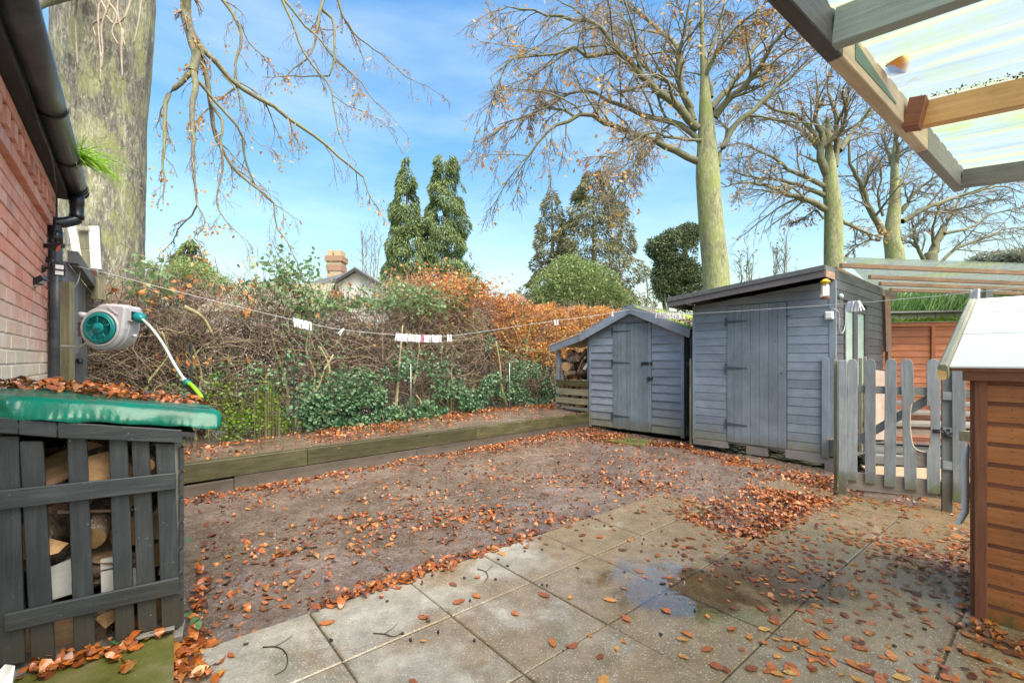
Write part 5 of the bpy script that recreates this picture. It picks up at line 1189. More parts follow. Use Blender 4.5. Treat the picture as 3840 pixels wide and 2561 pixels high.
# ------------------------------------------------------------------ side gate behind the downpipe
G0 = Vector((-3.335, 3.40, 0)); G1v = Vector((-4.83, 5.26, 0)); fg = Fr((G0.x, G0.y), ((G1v - G0).x, (G1v - G0).y)); fg = fg if fg.n.x > 0 else Fr((G0.x, G0.y), ((G1v - G0).x, (G1v - G0).y), flip=True); GL = (G1v - G0).length
sg = thing('side_gate', 'grey boarded side gate with sloping top rail behind the downpipe', 'gate', fg.p(1, 0, 0))
M['gate_board'] = wood('side_gate_grey', [(.13, .14, .16), (.19, .2, .225), (.26, .27, .29)], .55, bump=.3, var=.1)
M['gate_board_dark'] = wood('side_gate_dark', [(.07, .075, .075), (.11, .115, .115), (.16, .165, .16)], .65, moss=(.07, .1, .03), mz=(-1, 3), mamt=.2, bump=.5)
s = 0.02; k = 0
while s < GL - .02:
    wd = .42 if k == 1 else .12; prism('gate_plank', fg, rect(s, min(s + wd - .006, GL), .02, 1.98), -.02, random.uniform(-.002, .004), M['gate_board'] if k < 4 else M['gate_board_dark'], sg, vertical=True); s += wd; k += 1
prism('top_rail', fg, rect(.0, GL, 1.97, 2.06), .01, .07, M['gate_board_dark'], sg); prism('ledge', fg, rect(.1, .9, 1.25, 1.29), .01, .05, M['gate_board_dark'], sg)
prism('lower_panel', fg, rect(.1, .95, .5, 1.22), .008, .022, M['gate_board_dark'], sg)
tube('hook', [at(300, 1010, 3.75), at(295, 1045, 3.74), at(283, 1072, 3.73), at(272, 1080, 3.72), at(272, 1070, 3.72)], .004, M['line'], sg, 6, 4)
tube('latch_ring', [at(300 + 10 * math.cos(a_), 1352 + 10 * math.sin(a_), 3.75) for a_ in [k * .7 for k in range(10)]], .006, M['iron'], sg, 6, 2)
o = beam('green_stake', at(344, 1300, 5.0), at(342, 1440, 5.0), .03, .02, M['lime_leaf'], up=(1, 0, 0)); tag(o, 'thin lime green stake at the foot of the side gate edge', 'stake')
po = beam('reel_post', at(253, 1430, 3.22), at(252, 1057, 3.22), .06, .05, M['moss_post'], up=(1, .2, 0)); tag(po, 'mossy timber post beside the downpipe carrying the hose reel', 'post')
wb = thing('white_rack', 'white and mossy boarded rack standing on the side gate top rail', 'rack', at(320, 1000, 4.5))
def wq(name, pts, Y, mat, th=.02):
    fq = Fr((at(300, 1000, Y).x, Y), (1, .0)); return prism(name, fq, [fq.px(x, y) for x, y in pts], -.0, th, mat, wb, vertical=True, bev=.003)
wq('board', [(258, 844), (288, 846), (314, 1008), (284, 985)], 4.5, M['white_board']); wq('board', [(337, 850), (373, 850), (382, 1012), (346, 1008)], 4.5, M['white_board'])
wq('slat', [(299, 868), (336, 868), (341, 937), (306, 937)], 4.52, M['moss_post']); wq('slat', [(306, 940), (341, 940), (346, 1010), (314, 1004)], 4.52, M['moss_post'])
wq('crosspiece', [(290, 851), (337, 851), (337, 866), (292, 866)], 4.48, M['pale_trim'], .02); wq('leg', [(252, 848), (260, 848), (266, 920), (258, 920)], 4.56, M['grey_wood']); wq('leg', [(373, 848), (379, 848), (385, 1030), (378, 1030)], 4.56, M['gate_board_dark'])
o = beam('pine_block', at(372, 1040, 4.6), at(370, 1123, 4.6), .07, .09, M['moss_post'], up=(1, 0, 0)); tag(o, 'short yellowish timber block hanging below the white rack', 'timber')
beam('brace', at(330, 1000, 4.6), at(352, 1075, 4.6), .10, .05, M['kennel_trim'], wb, up=(1, 0, 0))

# ------------------------------------------------------------------ hose reel
Yr = 2.90; hr = thing('hose_reel', 'wall mounted grey garden hose reel with teal disc hub', 'hose reel', at(376, 1231, Yr))
fh = Fr((at(376, 1231, Yr).x, Yr), (1, .04)); R_ = .135; cx_, cz_ = fh.px(376, 1231)
prof = [(cx_ + R_ * math.cos(a_), cz_ + R_ * math.sin(a_)) for a_ in [math.radians(d_) for d_ in range(102, 350, 8)]]
sR = fh.px(468, 1231)[0]
prof = [(cx_ + R_ * math.cos(math.radians(d_)), cz_ + R_ * math.sin(math.radians(d_))) for d_ in range(100, 341, 8)] + [(sR - .012, cz_ + .0), (sR, cz_ + .13), (sR - .004, cz_ + .148), (cx_ + .03, cz_ + .158), (cx_ - .02, cz_ + .148)]
prism('housing', fh, prof, -.15, .0, M['grey_plastic'], hr, bev=.012)
lip = [(cx_ + (s_ - cx_) * 1.03, cz_ + (z_ - cz_) * 1.03) for s_, z_ in prof]; prism('housing_rim', fh, lip, -.055, -.045, M['grey_plastic'], hr, bev=.003)
lathe('rim_ring', [(0, .118), (.008, .116), (.008, .104), (0, .100)], fh.p(cx_, 0, cz_), fh.n, M['grey_plastic'], hr, 40)
lathe('hub_disc', [(0, .100), (.012, .098), (.016, .092), (.016, .0)], fh.p(cx_, .002, cz_), fh.n, M['teal'], hr, 40)
lathe('hub_ring', [(.0, .084), (.003, .082), (.003, .078), (.0, .076)], fh.p(cx_, .018, cz_), fh.n, M['teal'], hr, 36); lathe('hub_ring', [(.0, .036), (.003, .034), (.003, .0)], fh.p(cx_, .018, cz_), fh.n, M['teal'], hr, 30)
for k in range(5):
    th = math.radians(92 + 72 * k); c_, s_ = math.cos(th), math.sin(th); P4 = [(.042, -.003), (.072, -.006), (.072, .006), (.042, .003)]
    prism('hub_spoke', fh, [(cx_ + a_ * c_ - b_ * s_, cz_ + a_ * s_ + b_ * c_) for a_, b_ in P4], .018, .0205, M['teal'], hr, bev=.0008)
prism('grip', fh, rect(cx_ - .02, cx_ + .022, cz_ - .004, cz_ + .004), .025, .029, M['teal'], hr)
fx = Fr(tuple(fh.p(sR + .001, 0, 0))[:2], (.04, 1)); fx = fx if fx.n.x > 0 else Fr(tuple(fh.p(sR + .001, 0, 0))[:2], (-.04, 1), flip=True)
prism('mouth', fx, rect(.035, .115, cz_ + .055, cz_ + .112), -.02, .004, M['black_plastic'], hr, bev=.003)
for (a_, b_, c2, d2) in ((.028, .035, .05, .118), (.115, .122, .05, .118), (.035, .115, .048, .055), (.035, .115, .112, .119)): prism('mouth_frame', fx, rect(a_, b_, cz_ + c2, cz_ + d2), -.01, .009, M['grey_plastic'], hr)
prism('moulded_rib', fh, [(cx_ + .04, cz_ + .135), (cx_ + .105, cz_ + .085), (cx_ + .11, cz_ + .09), (cx_ + .05, cz_ + .142)], .0, .005, M['grey_plastic'], hr)
lathe('knob', [(0, .012), (.02, .011), (.022, 0)], fx.p(.06, .0, cz_ - .045), fx.n, M['grey_plastic'], hr, 12)
beam('bracket_arm', fh.p(cx_ - R_ + .0, -.08, cz_), fh.p(cx_ - R_ - .11, -.16, cz_), .085, .05, M['black_plastic'], hr, ch=.006); beam('bracket_plate', fh.p(cx_ - R_ - .11, -.19, cz_ - .09), fh.p(cx_ - R_ - .11, -.19, cz_ + .09), .05, .03, M['black_plastic'], hr, up=(1, 0, 0))
for dz in (-.05, .0, .05): beam('bracket_rib', fh.p(cx_ - R_ - .0, -.05, cz_ + dz * .8), fh.p(cx_ - R_ - .10, -.12, cz_ + dz * .8), .012, .02, M['black_plastic'], hr)
lathe('side_lug', [(-.02, .018), (.03, .018)], fh.p(cx_ - R_ * .86, -.02, cz_ + .085), fh.n, M['grey_plastic'], hr, 12)
hp1 = fx.p(.075, .02, cz_ + .078)
lathe('hose_guide', [(-.03, .022), (.0, .034), (.03, .034), (.045, .024), (.055, .02)], hp1, (.75, -.35, -.25), M['teal'], hr, 14)
tube('feed_hose', [at(225, 1298, 3.12), at(290, 1300, 3.05), at(315, 1292, 2.98), at(335, 1276, 2.92), at(343, 1262, 2.9)], .008, M['hose'], hr, 8, 5)
hs_ = thing('garden_hose', 'pale hose drooping from the grey reel down to a lime spray nozzle', 'hose', at(692, 1428, 2.72))
tube('hose', [hp1 + Vector((.04, -.02, -.012)), at(560, 1222, 2.93), at(592, 1262, 2.9), at(620, 1305, 2.86), at(650, 1360, 2.8), at(672, 1396, 2.76), at(692, 1424, 2.73)], .0085, M['hose'], hs_, 10, 6)
d_ = (at(755, 1492, 2.62) - at(690, 1424, 2.73)).normalized(); c0 = at(690, 1424, 2.73)
lathe('connector', [(-.005, .013), (.02, .016), (.025, .018)], c0, d_, M['white_plastic'], hs_, 12); lathe('connector', [(.025, .019), (.05, .021), (.055, .024), (.06, .018)], c0, d_, M['teal'], hs_, 12)
e0 = c0 + d_ * .06; e1 = at(752, 1486, 2.62); upn = Vector((.25, -.2, .9)).normalized(); upn = (upn - d_ * upn.dot(d_)).normalized()
tube('nozzle_handle', [e0 - upn * .012, e0 + d_ * .06 - upn * .014, e1 - upn * .006], [.016, .014, .010], M['black_plastic'], hs_, 10, 3); tube('nozzle_grip', [e0 + upn * .006, e0 + d_ * .05 + upn * .014, e1 - d_ * .01 + upn * .004, e1 + d_ * .008], [.013, .012, .011, .012], M['lime'], hs_, 10, 4); lathe('nozzle_tip', [(0, .012), (.015, .011), (.018, .006)], e1, d_, M['lime'], hs_, 12)
# ------------------------------------------------------------------ wire mesh fence on the bed
wf0, wf1 = Vector((-3.9, 4.62, .25)), Vector((.8, 9.96, .25)); wd = (wf1 - wf0); WL = wd.length; wd.normalize()
wm = thing('wire_mesh_fence', 'green wire mesh fence along the back of the raised bed', 'fence', wf0)
P_ = []
for k in range(int(WL / .10)):
    a = wf0 + wd * k * .10; P_.append([a, a + Vector((0, 0, .43)), a + Vector((0, 0, .87))])
for k in range(9):
    z = Vector((0, 0, .02 + k * .105)); P_.append([wf0 + z, wf0.lerp(wf1, .5) + z, wf1 + z])
V, Q = tubes_np(np.array([[tuple(p) for p in c] for c in P_]), np.full((len(P_), 3), .0016), 3)
M['wire'] = plain('green_wire', (.03, .05, .045), .5); o = np_obj('mesh', V, Q, M['wire'], wm); tag(o, kind='stuff')
for x, y0, h in ((718, 1282, 1.2), (1102, 1440, .9)):
    u = (x - 1920) / FPX; t_ = (u * wf0.y - wf0.x) / (wd.x - u * wd.y); a = wf0 + wd * t_; beam('post', a, a + Vector((0, 0, h)), .016, .016, M['wire'], wm, up=(1, 0, 0))
for x, lab in ((1535, 'thin pale metal stake in front of the ivy, the one nearer the green cover'), (1905, 'thin pale metal stake in front of the ivy, the one nearer the lean-to')):
    u = (x - 1920) / FPX; t_ = (u * wf0.y - wf0.x) / (wd.x - u * wd.y); a = wf0 + wd * t_ - Vector((0, 0, .05)) + Vector((.03, -.03, 0)); o = lathe('metal_stake', [(0, .008), (.97, .008)], a, (0, 0, 1), M['steel'], None, 6); tag(o, lab, 'stake', 'pale metal stakes on the raised bed')

# ------------------------------------------------------------------ hedge
HC = [Vector((-5.3, 4.15, 0)), Vector((-4.4, 5.15, 0)), Vector((.35, 10.55, 0)), Vector((3.4, 14.0, 0))]
HN = Vector((-.75, .66, 0))
hc = np.array([tuple(p) for p in HC]); hl_ = np.r_[0, np.cumsum(np.linalg.norm(np.diff(hc, axis=0), axis=1))]; HLEN = hl_[-1]
def hpos(s): return np.stack([np.interp(s, hl_, hc[:, k]) for k in range(3)], -1)
topk = []
for x, y in ((420, 1075), (560, 1085), (800, 1075), (1000, 1080), (1143, 1108), (1280, 1128), (1430, 1120), (1560, 1075), (1633, 1062), (1760, 1085), (1880, 1130), (2000, 1160), (2100, 1168), (2290, 1172)):
    u = (x - 1920) / FPX; ss = np.linspace(0, HLEN, 600); pp = hpos(ss); i = np.argmin(np.abs(pp[:, 0] / pp[:, 1] - u)); topk.append((ss[i], CAMZ + (1345 - y) / FPX * pp[i, 1]))
topk = np.array(topk)
def htop(s): return np.interp(s, topk[:, 0], topk[:, 1])
def in_hedge(n, zlo=.0, zhi=1.0, s0=0., s1=None, d0=-.45, d1=.5, pz=1.0):
    s = RNG.uniform(s0, s1 if s1 is not None else HLEN, n); d = RNG.uniform(d0, d1, n); z = zlo + (zhi - zlo) * RNG.random(n) ** pz
    p = hpos(s); p = p + np.array(tuple(HN)) * d[:, None]; p[:, 2] = .22 + (htop(s) * (1 + .03 * np.sin(s * 5)) - .22) * z; return p, s
def sx_px(p): return 1920 + p[:, 0] / p[:, 1] * FPX
hg = thing('beech_hedge', 'tall overgrown twiggy hedge behind the raised bed with rust leaves', 'hedge', (-2, 7.5, .2))
def twigs(n, ln, r, zlo, zhi, mat, name, up=.7, bend=.25, sides=3, npt=5, **kw):
    p, s = in_hedge(n, zlo, zhi, **kw); C = np.zeros((n, npt, 3)); C[:, 0] = p; d = norm(rnd_unit(n) * np.array([1, 1, .8]) + np.array([0, 0, up]))
    Ls = ln * RNG.uniform(.5, 1.4, n) / (npt - 1)
    for j in range(1, npt): d = norm(d + rnd_unit(n) * bend); C[:, j] = C[:, j - 1] + d * Ls[:, None]
    rr_ = r * RNG.uniform(.6, 1.5, n); V, Q = tubes_np(C, rr_[:, None] * np.linspace(1, .35, npt)[None], sides); o = np_obj(name, V, Q, mat, hg); tag(o, kind='stuff'); return C
tw = twigs(21000, .42, .0036, .12, .97, M['twig'], 'twigs', up=.55)
twigs(8000, .5, .0048, .05, .8, M['twig_olive'], 'branches', up=.25, bend=.35)
M['dark_twig'] = plain('dark_inner_twig', (.05, .04, .03), .8, col2=(.1, .075, .05)); twigs(16000, .42, .006, .0, .72, M['dark_twig'], 'inner_twigs', up=.3, d0=-.05, d1=.75)  # inner twigs coloured darker, the hedge's inner shade put into the colour
twigs(330, .5, .003, .9, 1.0, M['twig'], 'top_shoots', up=1.6, bend=.2)
# thick stems from the ground, several readable ones
rs_ = random.Random(8)
for k in range(46):
    s = .6 + k * (HLEN - .9) / 46 + rs_.uniform(-.1, .1); b = Vector(hpos(np.array([s]))[0]) + HN * rs_.uniform(-.3, .3); b.z = .2; pts = [b]
    h = float(htop(np.array([s]))[0]) * rs_.uniform(.55, .85)
    for j in range(5): b = b + Vector((rs_.uniform(-.14, .14), rs_.uniform(-.14, .14), h / 5)); pts.append(b)
    o = tube('stem', pts, [rs_.uniform(.018, .035), .008], M['twig_olive'], hg, 6, 3)
for pxs in ([(1100, 1610), (1130, 1530), (1190, 1460), (1210, 1400), (1250, 1330)], [(1185, 1600), (1160, 1520), (1215, 1470), (1235, 1380), (1200, 1300)], [(1900, 1520), (1880, 1450), (1875, 1370), (1860, 1280)], [(1560, 1600), (1580, 1520), (1560, 1480)], [(1480, 1570), (1492, 1440), (1500, 1330), (1510, 1220)], [(690, 1150), (760, 1190), (800, 1260)], [(1300, 1590), (1262, 1560), (1240, 1530)]):
    pts = []
    for x, y in pxs:
        u = (x - 1920) / FPX; t_ = (u * wf0.y - wf0.x) / (wd.x - u * wd.y); a = wf0 + wd * t_ + HN * .22; pts.append(at(x, y, a.y))
    tube('stem', pts, [.028, .012], M['twig_olive'], hg, 7, 4)
def hleaves(p, size, mat, name, par=hg, asp=.6, upb=0., fold=.15, top=None):
    n = len(p); V, Fc = leaf_quads(p, rnd_unit(n) + np.array([0, 0, upb]), rnd_unit(n), RNG.uniform(.6, 1.25, n) * size, RNG.uniform(.6, 1.25, n) * size * asp, fold); o = np_obj(name, V, Fc, mat, par); tag(o, kind='stuff'); return o
p, s = in_hedge(105000, .35, 1.03); x = sx_px(p); hz_ = (p[:, 2]) / htop(s)
cl = np.array([mnoise.noise(Vector(q) * 2.3) for q in p[:, :]])
def pick(prob): return p[RNG.random(len(p)) < np.clip(prob, 0, 1)]
pr = np.clip((x - 1450) / 350, 0, 1) * np.clip((hz_ - .66) / .2, 0, 1) * .55 * (.6 + cl * 1.4) * (x < 1950) + (x > 1850) * np.clip((hz_ - .42) / .2, 0, 1) * .55
hleaves(pick(pr), .072, M['hedge_rust'], 'rust_leaves')
hleaves(pick(np.clip((x - 1880) / 120, 0, 1) * np.clip((hz_ - .42) / .2, 0, 1) * .8 * (.8 + cl * 1.5)), .075, M['gold_leaf'], 'gold_leaves')
hleaves(pick(.016 + .05 * (cl > .35)), .065, M['dead_leaf'], 'dead_leaves')
# arch of rust leaves rising over the hedge where the photograph is orange
q = at(1650, 1082, 8.9); pp_ = np.array([tuple(q)]) + RNG.normal(0, 1, (1500, 3)) * np.array([.42, .5, .16]); pp_ = pp_[pp_[:, 2] > 2.0]; hleaves(pp_, .075, M['hedge_rust'], 'rust_leaves')
q = at(1700, 1110, 9.2); pp_ = np.array([tuple(q)]) + RNG.normal(0, 1, (1500, 3)) * np.array([.5, .5, .14]); hleaves(pp_, .075, M['hedge_rust'], 'rust_leaves')
for (cx, cy, Y, n_, sx_, sz_) in ((545, 1100, 4.8, 26, .18, .07), (640, 1080, 5.1, 22, .2, .06), (860, 1085, 5.6, 20, .2, .06), (1180, 1110, 6.4, 26, .35, .12), (1350, 1200, 7.0, 26, .3, .2), (920, 1160, 5.6, 12, .1, .05), (700, 1350, 5.2, 26, .25, .06)):
    pp_ = np.array([tuple(at(cx, cy, Y))]) + RNG.normal(0, 1, (n_, 3)) * np.array([sx_, .12, sz_]); hleaves(pp_, .085, M['hedge_rust'], 'rust_leaves')
# climbers over the top: bramble, fresh green
br = thing('bramble', 'pale green bramble sprawling over the top of the twiggy hedge', 'bramble', (-2, 8, 1.9))
pb = []
for (cx, cy, sx_, sy_, n_) in ((700, 1500, 60, 60, 120), (560, 1060, 60, 45, 160), (1080, 1075, 90, 22, 300), (1180, 1145, 40, 30, 160), (1250, 1140, 110, 14, 150), (1400, 1138, 90, 14, 190), (1540, 1118, 120, 26, 420), (1030, 990, 30, 40, 40), (1110, 1010, 60, 30, 160), (1500, 1085, 60, 16, 110), (1600, 1140, 60, 30, 320), (1130, 1200, 25, 40, 90), (1780, 1055, 20, 20, 50)):
    for _ in range(n_):
        a, b = RNG.normal(cx, sx_), RNG.normal(cy, sy_); u = (a - 1920) / FPX; t_ = (u * wf0.y - wf0.x) / (wd.x - u * wd.y); yy = (wf0 + wd * t_ + HN * RNG.uniform(.2, .9)).y; pb.append(tuple(at(a, b, yy)))
pb = np.array(pb); hleaves(pb, .078, M['bramble_leaf'], 'leaves', br, .75); 
idx_ = RNG.choice(len(pb), 260); C = np.zeros((260, 5, 3)); C[:, 0] = pb[idx_]; d = norm(rnd_unit(260) + np.array([0, 0, .5]))
for j in range(1, 5): d = norm(d + rnd_unit(260) * .3); C[:, j] = C[:, j - 1] + d * .09
V, Q = tubes_np(C, np.full((260, 5), .003), 3); tag(np_obj('stems', V, Q, M['twig_olive'], br), kind='stuff')
# ivy on the mesh fence
iv = thing('ivy', 'glossy dark green ivy climbing the wire fence by the lean-to', 'ivy', (-.6, 8.3, .3)); pi_ = []
for (cx, cy, sx_, sy_, n_) in ((1150, 1520, 90, 60, 500), (1000, 1440, 120, 50, 260), (1300, 1350, 200, 50, 500), (1340, 1540, 110, 55, 2100), (1500, 1480, 110, 60, 2300), (1640, 1530, 110, 45, 2200), (1450, 1400, 120, 40, 900), (1800, 1500, 90, 45, 1500), (1860, 1400, 60, 60, 1100), (1980, 1430, 60, 60, 1300), (1900, 1480, 90, 50, 900), (1900, 1300, 40, 40, 300), (2040, 1480, 40, 60, 900), (1260, 1560, 70, 40, 700), (1700, 1400, 140, 60, 500)):
    for _ in range(n_):
        a, b = RNG.normal(cx, sx_), RNG.normal(cy, sy_); a = min(a, 2085); u = (a - 1920) / FPX; t_ = (u * wf0.y - wf0.x) / (wd.x - u * wd.y); yy = (wf0 + wd * t_ + HN * RNG.uniform(-.06, .35)).y; P3 = at(a, b, yy)
        if P3.z > .24: pi_.append(tuple(P3))
pi_ = np.array(pi_); pi_ = pi_[np.array([mnoise.noise(Vector(q_) * 2.1) + .5 * mnoise.noise(Vector(q_) * 5) > .0 + .12 * (q_[2] > 1.0) for q_ in pi_])]; n_ = len(pi_); V, Fc = leaf_quads(pi_, rnd_unit(n_) * .7 + np.array([.3, -.3, -.5]), rnd_unit(n_) * .7 + np.array([.5, -.7, .4]), RNG.uniform(.03, .068, n_), RNG.uniform(.03, .062, n_), .2); tag(np_obj('leaves', V, Fc, M['ivy_leaf'], iv), kind='stuff')
# lime shrub at the foot of the left hedge
lm = thing('lime_shrub', 'yellow green leafy shrub at the foot of the hedge behind the green cover', 'shrub', (-3, 5.9, .3)); pl = []
for (cx, cy, sx_, sy_, n_) in ((1000, 1530, 30, 50, 750), (960, 1580, 60, 22, 500), (870, 1570, 40, 50, 450), (820, 1470, 40, 50, 160), (1060, 1590, 40, 14, 200), (1500, 1560, 10, 14, 60)):
    for _ in range(n_):
        a, b = RNG.normal(cx, sx_), RNG.normal(cy, sy_); u = (a - 1920) / FPX; t_ = (u * wf0.y - wf0.x) / (wd.x - u * wd.y); yy = (wf0 + wd * t_ + HN * RNG.uniform(.02, .4)).y; P3 = at(a, b, yy)
        if P3.z > .24: pl.append(tuple(P3))
hleaves(np.array(pl), .042, M['lime_leaf'], 'leaves', lm, .6)
pl = np.array(pl); V, Q = tubes_np(np.stack([np.c_[pl[:120, :2], np.full(120, .22)], pl[:120] * .5 + np.c_[pl[:120, :2], np.full(120, .3)] * .5, pl[:120]], 1), np.full((120, 3), .003), 3); tag(np_obj('stems', V, Q, M['twig_olive'], lm), kind='stuff')

# ------------------------------------------------------------------ trees
def tree_from(name, label, cat, base, loc3, trunk_pts, trunk_r, limbs, bark, Y, spread, k1=15, k2=8, k3=5, ext=(.34, .42, .5), leaves=900, droop=.16, lw=1.0, group=None, leafmat_='beech_leaf', tw=.010, leafsize=.075):
    T_ = thing(name, label, cat, loc3, group); rr = random.Random(int(abs(loc3[0]) * 100))
    tp = catmull(trunk_pts, 6); n = len(tp); sides = 28; V = []
    rad = np.interp(np.linspace(0, 1, n), np.linspace(0, 1, len(trunk_r)), trunk_r)
    for i, (p, r) in enumerate(zip(tp, rad)):
        for k in range(sides):
            a = 2 * math.pi * k / sides; f = 1 + .07 * mnoise.noise(Vector((math.cos(a) * 1.3, math.sin(a) * 1.3, p.z * .35 + Y))) + .02 * math.cos(5 * a + p.z)
            V.append((p.x + math.cos(a) * r * f, p.y + math.sin(a) * r * f, p.z))
    py_obj('trunk', V, [(i * sides + k, i * sides + (k + 1) % sides, (i + 1) * sides + (k + 1) % sides, (i + 1) * sides + k) for i in range(n - 1) for k in range(sides)], bark, T_, True)
    P = []; R = []
    for pts, r0, dy in limbs:
        m = len(pts); q = [at(x, y, Y + dy * (i / (m - 1)) ** 1.2) for i, (x, y) in enumerate(pts)]; q = resample(catmull(q, 5), 18)
        Ls = np.linalg.norm(np.diff(q, axis=0), axis=1).sum(); q[1:-1] += rnd_unit(16) * Ls * .007; P.append(q); R.append(r0 * .6 * np.linspace(1, 0, 18) ** .9 + .012)
        V, Q = tubes_np(q[None], R[-1][None], 8); np_obj('limb', V, Q, M['limb_bark'], T_, True)
    P, R = np.array(P), np.array(R)
    C1, R1 = spawn(P, R, k1, .12, 1., .75, ext[0], droop * .5, n=7, rf=.5, rend=.25, jit=.09, minr=tw, up=.05)
    C2, R2 = spawn(C1, R1, k2, .15, 1., .65, ext[1], droop, n=6, rf=.5, rend=.4, jit=.1, minr=tw * .62)
    C3, R3 = spawn(C2, R2, k3, .2, 1., .6, ext[2], droop, n=4, rf=.6, rend=.5, jit=.1, minr=tw * .42)
    for nm, C_, R_2, sd in (('branches', C1, R1, 5), ('twigs', C2, R2, 3), ('fine_twigs', C3, R3, 3)):
        V, Q = tubes_np(C_, R_2, sd); o = np_obj(nm, V, Q, M['limb_bark'] if nm == 'branches' else M['tree_twig'], T_, nm == 'branches'); tag(o, kind='stuff')
    if leaves:
        fl = C3.reshape(-1, 3); cl_ = RNG.choice(len(fl), leaves // 5 + 1); pos = np.repeat(fl[cl_], 5, 0) + RNG.normal(0, .13, (5 * len(cl_), 3)) * (Y / 14)
        V, Fc = leaf_quads(pos, rnd_unit(len(pos)) + np.array([0, 0, -.5]), rnd_unit(len(pos)), RNG.uniform(.7, 1.3, len(pos)) * leafsize, RNG.uniform(.5, .8, len(pos)) * leafsize); o = np_obj('leaves', V, Fc, M[leafmat_], T_); tag(o, kind='stuff')
    return T_, P, R
def a2(pts): return [(1750 + x / 1.3637, y / 1.3637) for x, y in pts]
def a3(pts): return [(2700 + x / 1.9597, 300 + y / 1.9597) for x, y in pts]
Y2 = 14.5
LMB = [
 (a2([(1190, 830), (1080, 770), (960, 720), (840, 680), (740, 640), (650, 600), (560, 600), (440, 660), (330, 770), (240, 900)]), .17, -1.5),
 (a2([(1200, 730), (1100, 640), (980, 610), (860, 570), (740, 520), (640, 470), (520, 480), (430, 540), (300, 600), (160, 640)]), .15, 1.5),
 (a2([(1185, 660), (1090, 560), (1000, 480), (900, 390), (820, 310), (740, 200), (660, 120), (480, 90), (330, 50), (190, 30)]), .2, -1.),
 (a2([(860, 350), (780, 280), (700, 280), (600, 290), (560, 240), (430, 280), (250, 300), (120, 400)]), .09, -2.5),
 (a2([(1160, 620), (1100, 450), (1090, 300), (1060, 220), (990, 150), (880, 60), (780, 0), (650, -60)]), .17, 2.),
 (a2([(1150, 560), (1090, 440), (1080, 320), (1110, 180), (1130, 60), (1150, -80)]), .15, -1.),
 (a2([(1270, 600), (1330, 520), (1430, 430), (1500, 340), (1560, 240), (1640, 140), (1720, 60)]), .19, -2.),
 (a2([(1250, 560), (1350, 440), (1430, 330), (1480, 220), (1560, 130), (1620, 60)]), .16, 2.),
 (a2([(1282, 850), (1310, 740), (1380, 640), (1460, 570), (1560, 470), (1660, 390), (1760, 310), (1860, 260)]), .17, .5),
 (a2([(1250, 500), (1230, 300), (1290, 180), (1310, 50), (1340, -60)]), .12, 1.),
 (a2([(1215, 420), (1260, 300), (1370, 150), (1480, 60), (1540, 10)]), .09, -1.5),
 (a2([(1230, 720), (1150, 712), (1050, 710), (930, 680), (830, 750), (760, 800), (680, 860)]), .07, -2.5),
 (a2([(1130, 480), (1020, 420), (900, 330), (850, 240), (820, 120), (780, 40)]), .1, 2.5),
 (a2([(960, 745), (900, 800), (840, 850), (790, 930), (770, 1010)]), .05, -2.),
 (a2([(560, 600), (480, 560), (380, 560), (280, 620)]), .06, 1.)]
tb = [at(1750 + 1278 / 1.3637, 1345, Y2), at(*a2([(1278, 1470)])[0], Y2), at(*a2([(1255, 1200)])[0], Y2), at(*a2([(1232, 900)])[0], Y2), at(*a2([(1225, 650)])[0], Y2), at(*a2([(1215, 400)])[0], Y2), at(*a2([(1205, 200)])[0], Y2), at(*a2([(1200, -120)])[0], Y2)]
tb[0].z = -.3
tree_from('beech_tree', 'great beech with green trunk and last yellow leaves behind the big shed', 'tree', Y2, (tb[0].x, Y2, -.3), tb, [.56, .40, .37, .36, .24, .12, .07, .04], LMB, M['beech_bark_far'], Y2, 2, k1=16, k2=9, k3=6, leaves=2200, droop=.10, group='bare beeches in a row behind the sheds', tw=.016, leafsize=.13)
Y3 = 19
L3 = [(a3([(790, 960), (640, 880), (480, 840), (330, 770), (180, 760), (0, 790)]), .2, -2), (a3([(770, 850), (560, 770), (400, 730), (220, 710), (50, 650)]), .16, 1.5), (a3([(780, 790), (640, 720), (500, 660), (420, 580), (280, 520), (100, 450)]), .15, -1), (a3([(740, 520), (640, 400), (520, 330), (380, 290), (200, 300)]), .15, 2), (a3([(740, 480), (600, 280), (430, 230), (300, 150), (150, 100)]), .14, -2), (a3([(880, 520), (960, 400), (1050, 290), (1130, 200), (1250, 80)]), .17, 1), (a3([(900, 1040), (1000, 1090), (1100, 1130), (1180, 1160)]), .12, 0), (a3([(790, 700), (740, 560), (760, 420), (700, 300), (720, 100), (700, -80)]), .26, -.5), (a3([(840, 640), (860, 440), (850, 250), (800, 100), (780, -80)]), .24, .6), (a3([(850, 450), (930, 250), (900, 100), (960, -40)]), .12, -1.5), (a3([(760, 1020), (700, 960), (600, 1030), (520, 1060)]), .06, 1)]
t3 = [at(2700 + 835 / 1.9597, 1345, Y3), at(*a3([(835, 1370)])[0], Y3), at(*a3([(835, 1000)])[0], Y3), at(*a3([(815, 800)])[0], Y3), at(*a3([(808, 640)])[0], Y3), at(*a3([(800, 480)])[0], Y3), at(*a3([(790, 280)])[0], Y3)]; t3[0].z = -.3
tree_from('beech_tree', 'grey beech with knot hole on its trunk, rising over the carport edge', 'tree', Y3, (t3[0].x, Y3, -.3), t3, [.44, .35, .33, .30, .23, .13, .07], L3, M['beech_bark_far'], Y3, 2, droop=.05, k1=14, k2=8, k3=5, leaves=900, group='bare beeches in a row behind the sheds', tw=.018, leafsize=.12)
Y4 = 23
